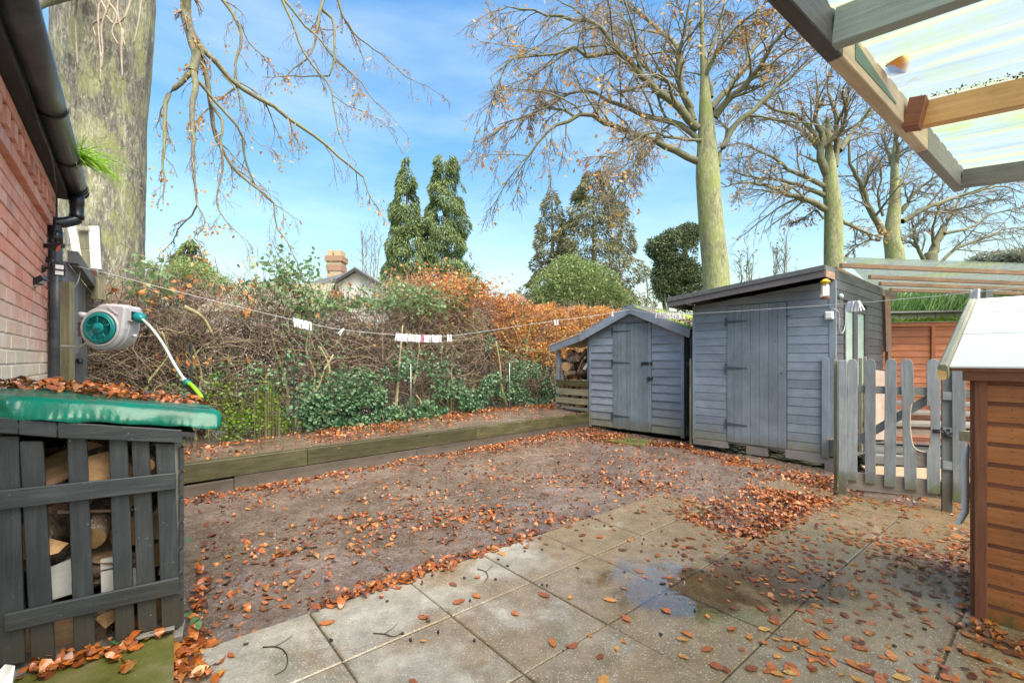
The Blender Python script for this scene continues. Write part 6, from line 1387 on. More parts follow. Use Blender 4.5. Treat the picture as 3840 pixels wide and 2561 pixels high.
L4 = [(a3([(1200, 1130), (1100, 950), (1040, 780), (960, 620), (950, 450), (880, 300)]), .26, -1), (a3([(1340, 1040), (1500, 950), (1700, 880), (1900, 820), (2100, 780), (2234, 830)]), .2, 1), (a3([(1330, 980), (1440, 820), (1560, 730), (1700, 640)]), .2, -1), (a3([(1290, 700), (1250, 560), (1200, 430), (1180, 300)]), .2, 1), (a3([(1290, 650), (1310, 500), (1280, 360), (1330, 220)]), .18, -1), (a3([(1180, 1180), (1080, 1180), (960, 1260), (880, 1340)]), .08, 1), (a3([(1100, 950), (1060, 800), (1090, 650), (1080, 500)]), .15, 1), (a3([(1200, 1000), (1160, 860), (1190, 700), (1150, 560)]), .1, -1), (a3([(1280, 860), (1360, 700), (1400, 560), (1420, 480)]), .12, 1), (a3([(1340, 1180), (1420, 1100), (1480, 1020), (1560, 980)]), .07, 0)]
t4 = [at(2700 + 1290 / 1.9597, 1345, Y4), at(*a3([(1290, 1370)])[0], Y4), at(*a3([(1262, 1150)])[0], Y4), at(*a3([(1285, 900)])[0], Y4), at(*a3([(1285, 640)])[0], Y4), at(*a3([(1292, 470)])[0], Y4), at(*a3([(1300, 300)])[0], Y4)]; t4[0].z = -.3
tree_from('beech_tree', 'twin stemmed green beech behind the far rafters, third from the big shed', 'tree', Y4, (t4[0].x, Y4, -.3), t4, [.52, .42, .34, .25, .16, .1, .06], L4, M['beech_bark_far'], Y4, 2, droop=.03, k1=13, k2=8, k3=5, leaves=400, group='bare beeches in a row behind the sheds', tw=.020, leafsize=.12)
Y5 = 27
L5 = [(a3([(1590, 1200), (1640, 1120), (1700, 960), (1780, 860), (1850, 760)]), .22, 1), (a3([(1500, 1330), (1440, 1200), (1420, 1080), (1390, 1000)]), .18, -1), (a3([(1590, 1370), (1720, 1250), (1900, 1180), (2100, 1100), (2300, 1080)]), .16, 0), (a3([(1650, 1130), (1850, 1080), (2000, 980), (2200, 960)]), .14, 2), (a3([(1580, 1240), (1560, 1100), (1600, 960), (1620, 860)]), .14, -2), (a3([(1450, 1240), (1380, 1180), (1300, 1160)]), .08, 0), (a3([(1700, 960), (1800, 940), (1950, 900), (2100, 880)]), .08, -2)]
t5 = [at(2700 + 1545 / 1.9597, 1345, Y5), at(*a3([(1545, 1370)])[0], Y5), at(*a3([(1570, 1260)])[0], Y5), at(*a3([(1600, 1160)])[0], Y5), at(*a3([(1640, 1060)])[0], Y5)]; t5[0].z = -.3
tree_from('beech_tree', 'low spreading bare tree right of the twin stemmed beech', 'tree', Y5, (t5[0].x, Y5, -.3), t5, [.42, .34, .26, .16, .07], L5, M['beech_bark_grey'], Y5, 2, droop=.03, k1=14, k2=8, k3=4, leaves=80, group='bare beeches in a row behind the sheds', tw=.022, leafsize=.12)

# great trunk on the left with drooping boughs
BT = Vector((-5.62, 6.2, -.2)); bt = thing('old_beech', 'massive old beech trunk with drooping branches beside the house', 'tree', BT)
V = []; sides = 120; nz2 = 150
for i in range(nz2 + 1):
    z = -.2 + i * 14.0 / nz2; r = np.interp(z, [-.2, .3, 1., 3., 4.6, 5.3, 6.2, 9, 14], [.68, .58, .51, .48, .48, .52, .55, .42, .28])
    for k in range(sides):
        a = 2 * math.pi * k / sides; c_, s_ = math.cos(a), math.sin(a)
        f = 1 + .07 * mnoise.noise(Vector((c_ * 1.5, s_ * 1.5, z * .22))) + .035 * mnoise.noise(Vector((c_ * 5, s_ * 5, z * .6))) + .018 * mnoise.noise(Vector((c_ * 22, s_ * 22, z * 2.2))) + .010 * mnoise.noise(Vector((c_ * 50, s_ * 50, z * 6)))
        V.append((BT.x + c_ * r * f + .02 * (z - 3), BT.y + s_ * r * f, z))
i, k = np.meshgrid(np.arange(nz2), np.arange(sides), indexing='ij'); Q = np.stack([i * sides + k, i * sides + (k + 1) % sides, (i + 1) * sides + (k + 1) % sides, (i + 1) * sides + k], -1).reshape(-1, 4)
np_obj('trunk', V, Q, M['beech_bark'], bt, True)
for pts in ([(415, -60), (372, 20), (370, 120), (376, 190), (382, 260)], [(430, -40), (400, 40), (380, 110), (385, 200), (374, 300)], [(455, -50), (440, 30), (452, 100), (470, 180)], [(400, 0), (440, 60), (420, 120), (445, 170)], [(350, -40), (400, 50), (350, 90), (360, 140)], [(500, -30), (470, 60), (430, 90), (400, 60)], [(535, -40), (520, 80), (500, 170)], [(380, 200), (378, 260), (376, 310)], [(460, 110), (455, 200), (460, 300)], [(290, -30), (282, 60), (284, 130), (292, 260)]):
    q = []
    for x, y in pts:
        u = (x - 1920) / FPX; q.append(at(x, y, 5.82 - .25 * math.cos((x - 370) / 190 * 1.2) + .0)); 
    tube('vine', q, [.016, .008], M['vine'], bt, 6, 4)
def b1(pts): return [(500 + x / 1.568, y / 1.568) for x, y in pts]
BB = [
 (b1([(305, -260), (300, -100), (305, 20), (318, 130), (345, 230), (368, 330), (350, 420)]), .085, .065, 5.4, 5.3),
 (b1([(350, 415), (290, 480), (220, 540), (190, 620), (185, 720), (185, 850), (175, 960), (180, 1050), (175, 1200)]), .042, .008, 5.3, 5.0),
 (b1([(352, 415), (365, 500), (350, 600), (345, 700), (355, 820), (350, 950), (360, 1080), (375, 1210)]), .05, .014, 5.3, 5.1),
 (b1([(375, 1205), (340, 1270), (270, 1340), (230, 1420), (150, 1500)]), .014, .004, 5.1, 5.3),
 (b1([(375, 1205), (420, 1290), (400, 1360), (360, 1400), (480, 1520)]), .012, .003, 5.1, 5.0),
 (b1([(325, -260), (300, -80), (312, 60), (340, 170), (400, 290), (480, 350), (520, 420), (600, 480), (690, 550), (820, 620), (920, 710), (1060, 790), (1180, 900), (1290, 985), (1350, 1040)]), .06, .018, 5.2, 6.2),
 (b1([(1350, 1040), (1390, 1150), (1440, 1230), (1490, 1310)]), .014, .003, 6.2, 6.3),
 (b1([(395, 295), (420, 400), (445, 540), (460, 650), (470, 780), (530, 900), (620, 1020), (710, 1100), (830, 1200), (830, 1310), (900, 1420), (970, 1560)]), .045, .004, 5.4, 5.9),
 (b1([(445, 560), (470, 640), (520, 700), (515, 850), (525, 960), (510, 1080), (490, 1200), (560, 1320), (640, 1390), (680, 1480)]), .028, .004, 5.5, 5.3),
 (b1([(385, 480), (460, 570), (570, 690), (630, 780), (650, 900), (700, 1060), (790, 1170), (980, 1300)]), .030, .004, 5.3, 5.9),
 (b1([(440, -200), (510, -20), (560, 50), (620, 150), (630, 270), (600, 380), (615, 500), (630, 650)]), .045, .010, 6.0, 5.8),
 (b1([(635, 150), (680, 250), (760, 330), (825, 410), (900, 480)]), .014, .004, 6.0, 6.3),
 (b1([(820, -120), (880, 20), (930, 110), (990, 280), (1050, 380), (1130, 470), (1170, 560), (1190, 700), (1220, 800), (1275, 940)]), .032, .006, 6.6, 6.6),
 (b1([(1110, -200), (1120, -10), (1095, 80), (1075, 200), (1040, 330), (950, 400), (870, 480)]), .045, .007, 7, 6.6),
 (b1([(1110, 60), (1170, 110), (1180, 200), (1180, 330), (1160, 440), (1060, 450), (900, 450), (760, 455)]), .034, .006, 7, 6.5),
 (b1([(1180, -120), (1205, 10), (1240, 110), (1300, 220), (1350, 340)]), .035, .010, 7, 7.2),
 (b1([(840, -60), (1000, 140), (1100, 240), (1200, 370), (1330, 470), (1400, 580), (1500, 670), (1600, 780)]), .026, .004, 6.6, 7.2),
 (b1([(1240, 110), (1320, 220), (1470, 330), (1600, 450), (1750, 520), (1860, 610)]), .018, .003, 7, 7.6),
 (b1([(440, 640), (380, 700), (360, 760)]), .012, .004, 5.5, 5.3), (b1([(610, 510), (540, 560), (490, 600)]), .02, .010, 5.8, 5.6), (b1([(920, 710), (940, 780), (990, 870)]), .012, .005, 5.9, 6.0),
 (b1([(1190, 180), (1100, 170), (1040, 120), (960, 30)]), .012, .006, 7, 6.8), (b1([(520, 440), (600, 520), (660, 640), (680, 780), (760, 860), (900, 960)]), .012, .003, 5.6, 5.6),
 (b1([(1170, 560), (1260, 620), (1400, 680), (1500, 760), (1560, 860)]), .010, .003, 6.6, 6.8), (b1([(1180, 340), (1300, 450), (1320, 560), (1260, 640)]), .012, .004, 6.8, 6.6)]
P, R = [], []
for pts, r0, r1, ya, yb in BB:
    m = len(pts); q = [at(x, y, ya + (yb - ya) * i / (m - 1)) for i, (x, y) in enumerate(pts)]; q = resample(catmull(q, 6), 18); Ls = np.linalg.norm(np.diff(q, axis=0), axis=1).sum(); q[1:-1] += rnd_unit(16) * Ls * .004
    P.append(q); R.append(np.linspace(r0, r1, 18) * .72); V, Q = tubes_np(q[None], R[-1][None], 10); np_obj('limb', V, Q, M['limb_bark'], bt, True)
P, R = np.array(P), np.array(R)
C1, R1 = spawn(P, R, 9, .22, 1., .85, .17, .22, n=7, rf=.42, rend=.35, jit=.12, minr=.0045)
C2, R2 = spawn(C1, R1, 5, .25, 1., .7, .5, .25, n=6, rf=.5, rend=.4, jit=.14, minr=.0026); C3, R3 = spawn(C2, R2, 3, .3, 1., .6, .5, .3, n=4, rf=.6, rend=.5, jit=.14, minr=.002)
for nm, C_, R_2 in (('branches', C1, R1), ('twigs', C2, R2), ('fine_twigs', C3, R3)):
    V, Q = tubes_np(C_, R_2, 4 if nm == 'branches' else 3); tag(np_obj(nm, V, Q, M['tree_twig'], bt), kind='stuff')
fl = C3.reshape(-1, 3); cl_ = RNG.choice(len(fl), 230); pos = np.repeat(fl[cl_], 4, 0) + RNG.normal(0, .05, (920, 3)); V, Fc = leaf_quads(pos, rnd_unit(920) + np.array([0, 0, -.6]), rnd_unit(920), RNG.uniform(.03, .06, 920), RNG.uniform(.02, .04, 920)); tag(np_obj('leaves', V, Fc, M['beech_leaf'], bt), kind='stuff')
tube('limb', [at(330, -60, 5.6), at(160, -10, 5.2), at(115, 25, 5.0), at(105, 80, 5.0), at(112, 140, 5.1), at(150, 200, 5.2), at(165, 290, 5.3), at(180, 340, 5.4)], [.11, .085, .075, .055, .03, .02, .015], M['limb_bark'], bt, 12, 5)
P_ = [at(x, y, 5.0) for x, y in ((92, 20), (110, 100), (118, 125), (130, 165), (140, 200), (148, 215), (100, 60))]; pos = np.repeat(np.array([tuple(p) for p in P_]), 3, 0) + RNG.normal(0, .03, (21, 3)); V, Fc = leaf_quads(pos, rnd_unit(21), rnd_unit(21), np.full(21, .07), np.full(21, .05)); tag(np_obj('leaves', V, Fc, M['hedge_rust'], bt), kind='stuff')

# conifers and bushes in the distance
def conifer(name, label, xc, ytop, ybase, hw, Y, n, mat, spray=(.45, .07), tipk=1.2, lean=0., ragged=.25, trunk_=True, column=False):
    top = at(xc, ytop, Y); H = top.z + .3; Rm = hw / FPX * Y; T_ = thing(name, label, 'tree', (top.x, Y, -.3))
    z = (1 - RNG.random(n) ** (.62 if not column else .8)) * H; f = z / H; Rm *= 1.14
    prof = np.clip(1 - f, 0, 1) ** (.6 if not column else .4); rag = 1 + ragged * np.array([mnoise.noise(Vector((q * .9, 3.1 + Y, 1))) for q in z])
    a = RNG.uniform(0, 2 * np.pi, n); rr = Rm * prof * rag * (1 - .55 * RNG.random(n) ** 2.2) * (1 + .28 * np.array([mnoise.noise(Vector((math.cos(b) * 1.6, math.sin(b) * 1.6, c_ * .55 + Y))) for b, c_ in zip(a, z)]))
    rr *= .85 + .3 * ((np.sin(z * 3.1 + a * 3) * .5 + .5))
    pos = np.stack([top.x + np.cos(a) * rr + lean * (1 - f), Y + np.sin(a) * rr, -.3 + z], 1); keep = np.array([mnoise.noise(Vector(q) * 1.15) for q in pos]) > -.14
    pos, a = pos[keep], a[keep]; m = len(pos); d = np.stack([np.cos(a) * .55, np.sin(a) * .55, np.full(m, -.75 * tipk)], 1) + rnd_unit(m) * .4
    V, Fc = leaf_quads(pos, d, rnd_unit(m), RNG.uniform(.5, 1.4, m) * spray[0], RNG.uniform(.5, 1.5, m) * spray[1], .2); tag(np_obj('foliage', V, Fc, mat, T_), kind='stuff')
    tube('trunk', [(top.x, Y, -.3), (top.x + .05, Y, H * .5), (top.x, Y, H * .93)], [.28, .16, .03], M['limb_bark'], T_, 8, 4)
    P0 = np.zeros((130, 4, 3)); zz_ = RNG.uniform(.15, .9, 130) * H; aa = RNG.uniform(0, 6.28, 130); rb_ = Rm * (1 - zz_ / H) ** .7 * .85
    for j in range(4): P0[:, j] = np.stack([top.x + np.cos(aa) * rb_ * j / 3, Y + np.sin(aa) * rb_ * j / 3, zz_ - .3 - .06 * j * rb_], 1)
    V, Q = tubes_np(P0, np.linspace(.035, .012, 4)[None].repeat(130, 0), 3); tag(np_obj('branches', V, Q, M['tree_twig'], T_), kind='stuff'); return T_
conifer('cypress', 'tall pointed green cypress, nearer the chimney of the pair above the hedge', 1525, 585, 1080, 112, 30, 66000, M['cypress'], (.27, .055), column=False)
conifer('cypress', 'tall rounder topped weeping cypress, farther from the chimney above the hedge', 1672, 572, 1080, 105, 31, 60000, M['cypress'], (.32, .055), column=True, ragged=.35)
conifer('cypress', 'broad brown topped conifer behind the hedge beside the great trunk', 715, 895, 1120, 135, 24, 44000, M['cypress'], (.24, .06))
conifer('cedar', 'thin old conifer with drooping tiers left of the ivy clad bush pair', 2070, 710, 1080, 120, 30, 30000, M['pine_leaf'], (.26, .06), tipk=.5, ragged=.6)
conifer('cedar', 'tall ragged brownish conifer above the pale green bush', 2225, 640, 1090, 170, 29, 60000, M['pine_leaf'], (.26, .06), tipk=.6, ragged=.5, column=True)
def bush(name, label, blobs, Y, n, mat, size, cat='bush', dark=None):
    T_ = thing(name, label, cat, (at(blobs[0][0], 1300, Y).x, Y, -.3)); pos = []
    tot = sum(b[2] * b[3] for b in blobs)
    for cx, cy, rx, ry in blobs:
        m = int(n * rx * ry / tot); c = at(cx, cy, Y); q = rnd_unit(m) * (RNG.random((m, 1)) ** .28) * np.array([rx / FPX * Y, rx / FPX * Y * .8, ry / FPX * Y]) + np.array(tuple(c)); pos.append(q)
    pos = np.concatenate(pos); k = np.array([mnoise.noise(Vector(q) * .9) + .5 * mnoise.noise(Vector(q) * 2.6) for q in pos]) > -.33; pos = pos[k]; m = len(pos)
    V, Fc = leaf_quads(pos, rnd_unit(m) + np.array([0, 0, -.2]), rnd_unit(m), RNG.uniform(.6, 1.4, m) * size, RNG.uniform(.3, .6, m) * size, .2); tag(np_obj('foliage', V, Fc, mat, T_), kind='stuff')
    for j in range(5):
        a = pos[RNG.integers(m)]; b0_ = at(blobs[0][0], 1300, Y); tube('stem', [(b0_.x, Y, -.3), ((b0_.x + a[0]) / 2, (Y + a[1]) / 2, a[2] * .5), tuple(a)], [.09, .02], M['limb_bark'], T_, 6, 3)
    return T_
bush('pale_bush', 'rounded pale green bush below the two old conifers', [(2160, 1090, 175, 115), (2080, 1130, 95, 70), (2250, 1140, 130, 80), (2130, 1010, 70, 60), (2330, 1150, 70, 50)], 24, 24000, M['bush_leaf'], .16)
bush('ivy_clad_tree', 'dark green ivy clad bush left of the great beech trunk', [(2530, 950, 85, 95), (2540, 1010, 75, 90), (2500, 1050, 60, 90), (2590, 1080, 70, 100), (2470, 930, 50, 45), (2580, 880, 55, 45)], 21, 32000, M['dark_leaf'], .13)
bush('garden_shrub', 'green leafy shrub at the base of the brown topped conifer', [(650, 1050, 60, 40), (800, 1060, 70, 35), (720, 1020, 90, 40)], 22, 7000, M['bush_leaf'], .13)
bush('hedge_shoot', 'small leafy shrub top poking over the hedge beside the trunk', [(570, 1010, 28, 30), (590, 1060, 35, 45), (560, 1110, 30, 40)], 9, 700, M['bramble_leaf'], .09)
o = bush('small_bush', 'small dark bush top between the orange hedge arch and the sky', [(1775, 1050, 25, 18), (1800, 1080, 25, 20)], 20, 500, M['dark_leaf'], .15)
# far wood
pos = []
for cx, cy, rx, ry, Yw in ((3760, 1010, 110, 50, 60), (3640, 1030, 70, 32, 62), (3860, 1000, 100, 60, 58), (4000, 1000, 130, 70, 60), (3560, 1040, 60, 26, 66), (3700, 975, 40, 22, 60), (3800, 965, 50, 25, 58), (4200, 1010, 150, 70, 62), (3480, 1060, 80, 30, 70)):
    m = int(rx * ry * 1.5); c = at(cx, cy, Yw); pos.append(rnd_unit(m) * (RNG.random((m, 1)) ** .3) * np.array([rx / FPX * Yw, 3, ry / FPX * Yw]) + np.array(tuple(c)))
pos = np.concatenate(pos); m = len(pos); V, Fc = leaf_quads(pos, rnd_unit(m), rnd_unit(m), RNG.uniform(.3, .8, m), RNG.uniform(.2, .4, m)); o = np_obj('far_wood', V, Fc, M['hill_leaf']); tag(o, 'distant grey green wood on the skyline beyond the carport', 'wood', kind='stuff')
# saplings
def sapling(label, x0, x1, ytop, Y, n):
    T_ = thing('sapling', label, 'sapling', (at((x0 + x1) / 2, 1300, Y).x, Y, -.3)); P = np.zeros((n, 7, 3)); 
    for q in range(n):
        x = RNG.uniform(x0, x1); xb = (x0 + x1) / 2 + (x - (x0 + x1) / 2) * .5; yt = RNG.uniform(ytop, ytop + 90)
        for j in range(7): P[q, j] = tuple(at(xb + (x - xb) * (j / 6) ** 1.3 + RNG.normal(0, 3), 1345 + (yt - 1345) * j / 6, Y + RNG.normal(0, .05)))
    R_3 = np.linspace(.035, .010, 7)[None].repeat(n, 0); C1, R1 = spawn(P, R_3, 9, .5, 1., .5, .16, -.05, n=5, rf=.5, minr=.009, jit=.12); C2, R2 = spawn(C1, R1, 4, .2, 1., .5, .5, 0, n=4, rf=.6, minr=.007)
    for nm, a_, b_ in (('stems', P, R_3), ('branches', C1, R1), ('twigs', C2, R2)): V, Q = tubes_np(a_, b_, 4); tag(np_obj(nm, V, Q, M['tree_twig'], T_), kind='stuff')
    f_ = C2.reshape(-1, 3); f_ = f_[RNG.choice(len(f_), 60)]; V, Fc = leaf_quads(f_, rnd_unit(60), rnd_unit(60), np.full(60, .1), np.full(60, .07)); tag(np_obj('leaves', V, Fc, M['bush_leaf'], T_), kind='stuff')
sapling('bare many stemmed sapling between the chimney and the pointed cypress', 1330, 1440, 860, 27.5, 8)
sapling('thin pale sapling just right of the great beech trunk', 2760, 2830, 900, 17, 5)
sapling('thin leaning sapling between the first and second beech', 2880, 2960, 880, 17, 6)
sapling('wispy young tree standing left of the ivy clad bush', 2420, 2450, 1030, 19, 3)

# ------------------------------------------------------------------ neighbour's house
nh = thing('neighbour_house', 'white gabled house with slate roof and brick chimney beyond the hedge', 'house', (-8.5, 29, -.3)); gy = 25.
M['slate'] = plain('slate_roof', (.15, .16, .18), .6, col2=(.22, .23, .25), sc=3); M['moss_tile'] = plain('moss_grown_tile', (.2, .2, .12), .85, col2=(.3, .28, .2), sc=2); M['barge_dark'] = plain('dark_bargeboard', (.05, .045, .045), .6)
gx = at(1339, 1010, gy).x; gz_ = at(1339, 1010, gy).z; hwid = 3.1; ez = gz_ - .62 * hwid
V = [(gx - hwid, gy, -.3), (gx + hwid, gy, -.3), (gx + hwid, gy, ez), (gx, gy, gz_ - .12), (gx - hwid, gy, ez)]; py_obj('wall', V + [(x, y + 9, z) for x, y, z in V], [(0, 1, 2, 3, 4), (9, 8, 7, 6, 5), (1, 6, 7, 2), (0, 4, 9, 5)], M['render_w'], nh)
for sg_ in (-1, 1):
    a, b = (gx, gy - .35, gz_), (gx + sg_ * (hwid + .4), gy - .35, gz_ - .62 * (hwid + .4)); py_obj('roof', [a, b, (b[0], gy + 9.3, b[2]), (a[0], gy + 9.3, a[2])] + [(p[0], p[1], p[2] + .08) for p in (a, b, (b[0], gy + 9.3, b[2]), (a[0], gy + 9.3, a[2]))], [(0, 1, 2, 3), (7, 6, 5, 4), (0, 4, 5, 1), (1, 5, 6, 2), (3, 2, 6, 7)], M['slate'], nh)
    beam('barge_board', (a[0], a[1] - .03, a[2] - .1), (b[0], b[1] - .03, b[2] - .1), .15, .05, M['barge_dark'], nh)
wy = 23.; xa, xb = at(870, 1062, wy).x, at(1145, 1062, wy).x; zr_ = at(900, 1062, wy).z
py_obj('roof', [(xa, wy, zr_), (xb + 1.5, wy, zr_), (xb + 1.8, wy - 2.6, zr_ - 1.7), (xa - .2, wy - 2.6, zr_ - 1.7), (xa, wy + .1, zr_), (xb + 1.5, wy + .1, zr_), (xb + 1.8, wy + 2.6, zr_ - 1.7), (xa - .2, wy + 2.6, zr_ - 1.7)], [(0, 1, 2, 3), (4, 7, 6, 5), (0, 4, 5, 1)], M['moss_tile'], nh)
V = [(xa + .1, wy - 2.3, -.3), (xb + 1.5, wy - 2.3, -.3), (xb + 1.5, wy + 2.3, -.3), (xa + .1, wy + 2.3, -.3)]; py_obj('wall', V + [(x, y, zr_ - 1.62) for x, y, z in V], [(0, 1, 5, 4), (1, 2, 6, 5), (2, 3, 7, 6), (3, 0, 4, 7), (4, 5, 6, 7)], M['render_w'], nh)
def slate_r(a, b): pass
py_obj('roof', [at(1143, 1062, 25.4), at(1339, 1012, 25.4), at(1339, 1200, 25.4), at(1120, 1200, 25.4)], [(0, 1, 2, 3)], M['slate'], nh)
cyy = 27.; cA, cB = at(1236, 944, cyy), at(1288, 1060, cyy); cx0, cx1 = cA.x, cB.x
M['buff'] = plain('buff_chimney_brick', (.5, .4, .25), .8, col2=(.4, .3, .18), sc=12, bump=.4); M['redbrick'] = plain('red_chimney_brick', (.3, .17, .11), .8, col2=(.36, .25, .17), sc=12)
def cbox(x0, x1, z0, z1, mat, gr=0.):
    V = [(x, y, z) for z in (z0, z1) for x, y in ((x0 - gr, cyy - .4 - gr), (x1 + gr, cyy - .4 - gr), (x1 + gr, cyy + .4 + gr), (x0 - gr, cyy + .4 + gr))]; py_obj('chimney', V, [(3, 2, 1, 0), (4, 5, 6, 7), (0, 1, 5, 4), (1, 2, 6, 5), (2, 3, 7, 6), (3, 0, 4, 7)], mat, nh)
zt_ = at(0, 985, cyy).z; zc1 = at(0, 968, cyy).z; zp = at(0, 944, cyy).z
cbox(cx0, cx1, 3., zt_ - .55, M['buff']); cbox(cx0, cx1, zt_ - .55, zt_ - .2, M['redbrick'], .04); cbox(cx0, cx1, zt_ - .2, zt_, M['buff'], .02); cbox(cx0, cx1, zt_, zc1 + .05, M['redbrick'], .1); cbox(cx0 - .0, cx0 + .33, zc1 + .05, zp, M['buff'], -.02); cbox(cx0 + .4, cx1, zc1 + .05, zp, M['buff'], -.02)
# white rendered garden building glimpsed through the hedge
# ------------------------------------------------------------------ clothes line and pegs
LA = [at(272, 995, 3.45), at(400, 1025, 3.55), at(533, 1060, 3.71), at(800, 1128, 4.05), at(1102, 1200, 4.42), at(1282, 1236, 4.75), at(1486, 1256, 5.1), at(1655, 1262, 5.4), at(1800, 1245, 5.75), at(1950, 1222, 6.2), at(2083, 1203, 6.64), at(2200, 1188, 7.1), at(2297, 1172, 7.5), at(2366, 1160, 7.72)]
LB = [at(2366, 1160, 7.72), at(2450, 1175, 7.0), at(2560, 1179, 6.3), at(2620, 1175, 5.9), at(2780, 1166, 5.1), at(2953, 1154, 4.5), at(3134, 1142, 3.95), at(3222, 1136, 3.7), at(3339, 1126, 3.4), at(3500, 1112, 3.1), at(3672, 1094, 2.8), at(3840, 1074, 2.55), at(4150, 1030, 2.25), at(4600, 960, 1.9)]
cl1 = tube('clothes_line', LA, .0021, M['line'], None, 5, 6); tag(cl1, 'sagging clothes line from the side gate to the small shed gable', 'clothes line', 'clothes lines across the yard')
cl2 = tube('clothes_line', LB, .0023, M['line'], None, 5, 6); tag(cl2, 'clothes line passing before the big shed towards the terrace', 'clothes line', 'clothes lines across the yard')
CA, CB = np.array([tuple(p) for p in catmull(LA, 10)]), np.array([tuple(p) for p in catmull(LB, 10)])
def online(C_, x):
    px = 1920 + C_[:, 0] / C_[:, 1] * FPX; i = int(np.argmin(np.abs(px - x))); i = max(1, min(len(px) - 1, i)); j = i if px[i] >= x else min(i + 1, len(px) - 1); k = j - 1
    f = (x - px[k]) / (px[j] - px[k] + 1e-9); return Vector(C_[k] * (1 - f) + C_[j] * f), Vector(C_[j] - C_[k]).normalized()
def peg_mesh(mat, name):
    V = []; Fc = []
    for sg_ in (-1, 1):
        n = len(V); pr = [(-.001 * sg_, .018), (sg_ * .008, .018), (sg_ * .010, -.01), (sg_ * .017, -.066), (sg_ * .009, -.068), (sg_ * .0015, -.012)]
        for y in (-.006, .006): V += [(x, y, z) for x, z in pr]
        Fc += [tuple(n + q for q in range(6)), tuple(n + 11 - q for q in range(6))] + [(n + q, n + 6 + q, n + 6 + (q + 1) % 6, n + (q + 1) % 6) for q in range(6)]
    return py_mesh(name, V, Fc, mat)
PM = {'w': peg_mesh(M['white_plastic'], 'clothes_peg'), 'p': peg_mesh(plain('faded_pink_plastic', (.45, .12, .18), .4), 'clothes_peg')}
rp = random.Random(12)
def pegs(C_, x0, x1, n, label, group, swing=.25, pink=()):
    for k in range(n):
        x = x0 + (x1 - x0) * (k / max(1, n - 1)) + rp.uniform(-1.2, 1.2); p, d = online(C_, x)
        yaw = math.atan2(d.y, d.x) + rp.uniform(-.25, .25) + math.pi / 2 * (rp.random() < .6); R3 = Matrix.Translation(p) @ Matrix.Rotation(yaw, 4, 'Z') @ Matrix.Rotation(rp.uniform(-swing, swing), 4, 'Y') @ Matrix.Rotation(rp.uniform(-.2, .2), 4, 'X')
        pk = k in pink; o = bpy.data.objects.new('clothes_peg', PM['p' if pk else 'w']); link(o, None, R3); tag(o, 'faded pink clothes peg in the long row of white pegs' if pk else label, 'clothes peg', group)
pegs(CA, 1104, 1164, 9, 'white clothes peg in the row hanging left over the hedge, before the long row', 'pegs in the first short row')
pegs(CA, 1286, 1286, 1, 'lone tilted clothes peg between the two rows over the hedge', 'single pegs', .7)
pegs(CA, 1488, 1652, 26, 'white clothes peg in the long row hanging low over the hedge', 'pegs in the long row', pink=(14, 15))
pegs(CA, 1680, 1690, 2, 'white clothes peg of the pair just beyond the long row', 'pair after the long row')
pegs(CA, 2080, 2090, 2, 'white clothes peg of the pair in front of the golden leaves', 'pair before the golden leaves')
pegs(CA, 2297, 2297, 1, 'lone white clothes peg beside the small shed gable', 'single pegs', .1)
pegs(CB, 2462, 2512, 8, 'white clothes peg in the row before the mossy shed roof', 'pegs before the mossy roof'); pegs(CB, 2526, 2548, 4, 'white clothes peg in the row before the mossy shed roof', 'pegs before the mossy roof'); pegs(CB, 2566, 2570, 1, 'white clothes peg nearest the big shed in the row before the mossy roof', 'pegs before the mossy roof')
pegs(CB, 3182, 3222, 7, 'white clothes peg in the bunch before the frosted shed window', 'pegs before the window', .35); pegs(CB, 3646, 3668, 3, 'white clothes peg in the bunch before the reeds', 'pegs before the reeds', .2)

# ------------------------------------------------------------------ fallen leaves
def leaf_shape(seed, size=.064, flat=False):
    rr = random.Random(seed); L_ = size * rr.uniform(.85, 1.1); W_ = L_ * rr.uniform(.55, .68); cu, cv, tw_ = rr.uniform(-1.0, 1.2), rr.uniform(-.1, .55), rr.uniform(-.35, .35); V = []; n = 7; bend = rr.uniform(-.35, .35) * L_
    if flat: cu, cv, tw_ = cu * .25, cv * .25, tw_ * .2
    else: cu, cv = cu * 1.5, cv * 1.3
    for i in range(n + 1):
        t_ = i / n; w_ = W_ / 2 * math.sin(math.pi * min(1, t_ * .97 + .02)) ** .72 * (1 - .18 * t_)
        for s_ in (-1, 0, 1):
            x = (t_ - .5) * L_; y = s_ * w_ * (1 + rr.uniform(-.17, .14)) + bend * (t_ - .5) ** 2; z = cu * (x * x) / L_ * 1.0 + abs(s_) * cv * w_ * .38 + tw_ * x * s_ * .35 + rr.uniform(-.0015, .0015); V.append((x, y, z))
    mz_ = min(v[2] for v in V); V = [(x, y, z - mz_) for x, y, z in V]; V.append((-.5 * L_ - .014, .0, V[1][2] + .003)); V.append((-.5 * L_ - .014, .0015, V[1][2] + .003))
    Fc = []
    for i in range(n):
        a = i * 3; Fc += [(a, a + 1, a + 4, a + 3), (a + 1, a + 2, a + 5, a + 4)]
    Fc.append((1, len(V) - 2, len(V) - 1)); return V, Fc
LS = [leaf_shape(s_) for s_ in range(14)]; LSF = [leaf_shape(s_ + 50, flat=True) for s_ in range(12)]
pts_ = []                                                           # (x, y, lift, tiltmax, yellow)
def add(x, y, lift=0., tilt=.25): pts_.append((x, y, lift, tilt))
rq = random.Random(77)
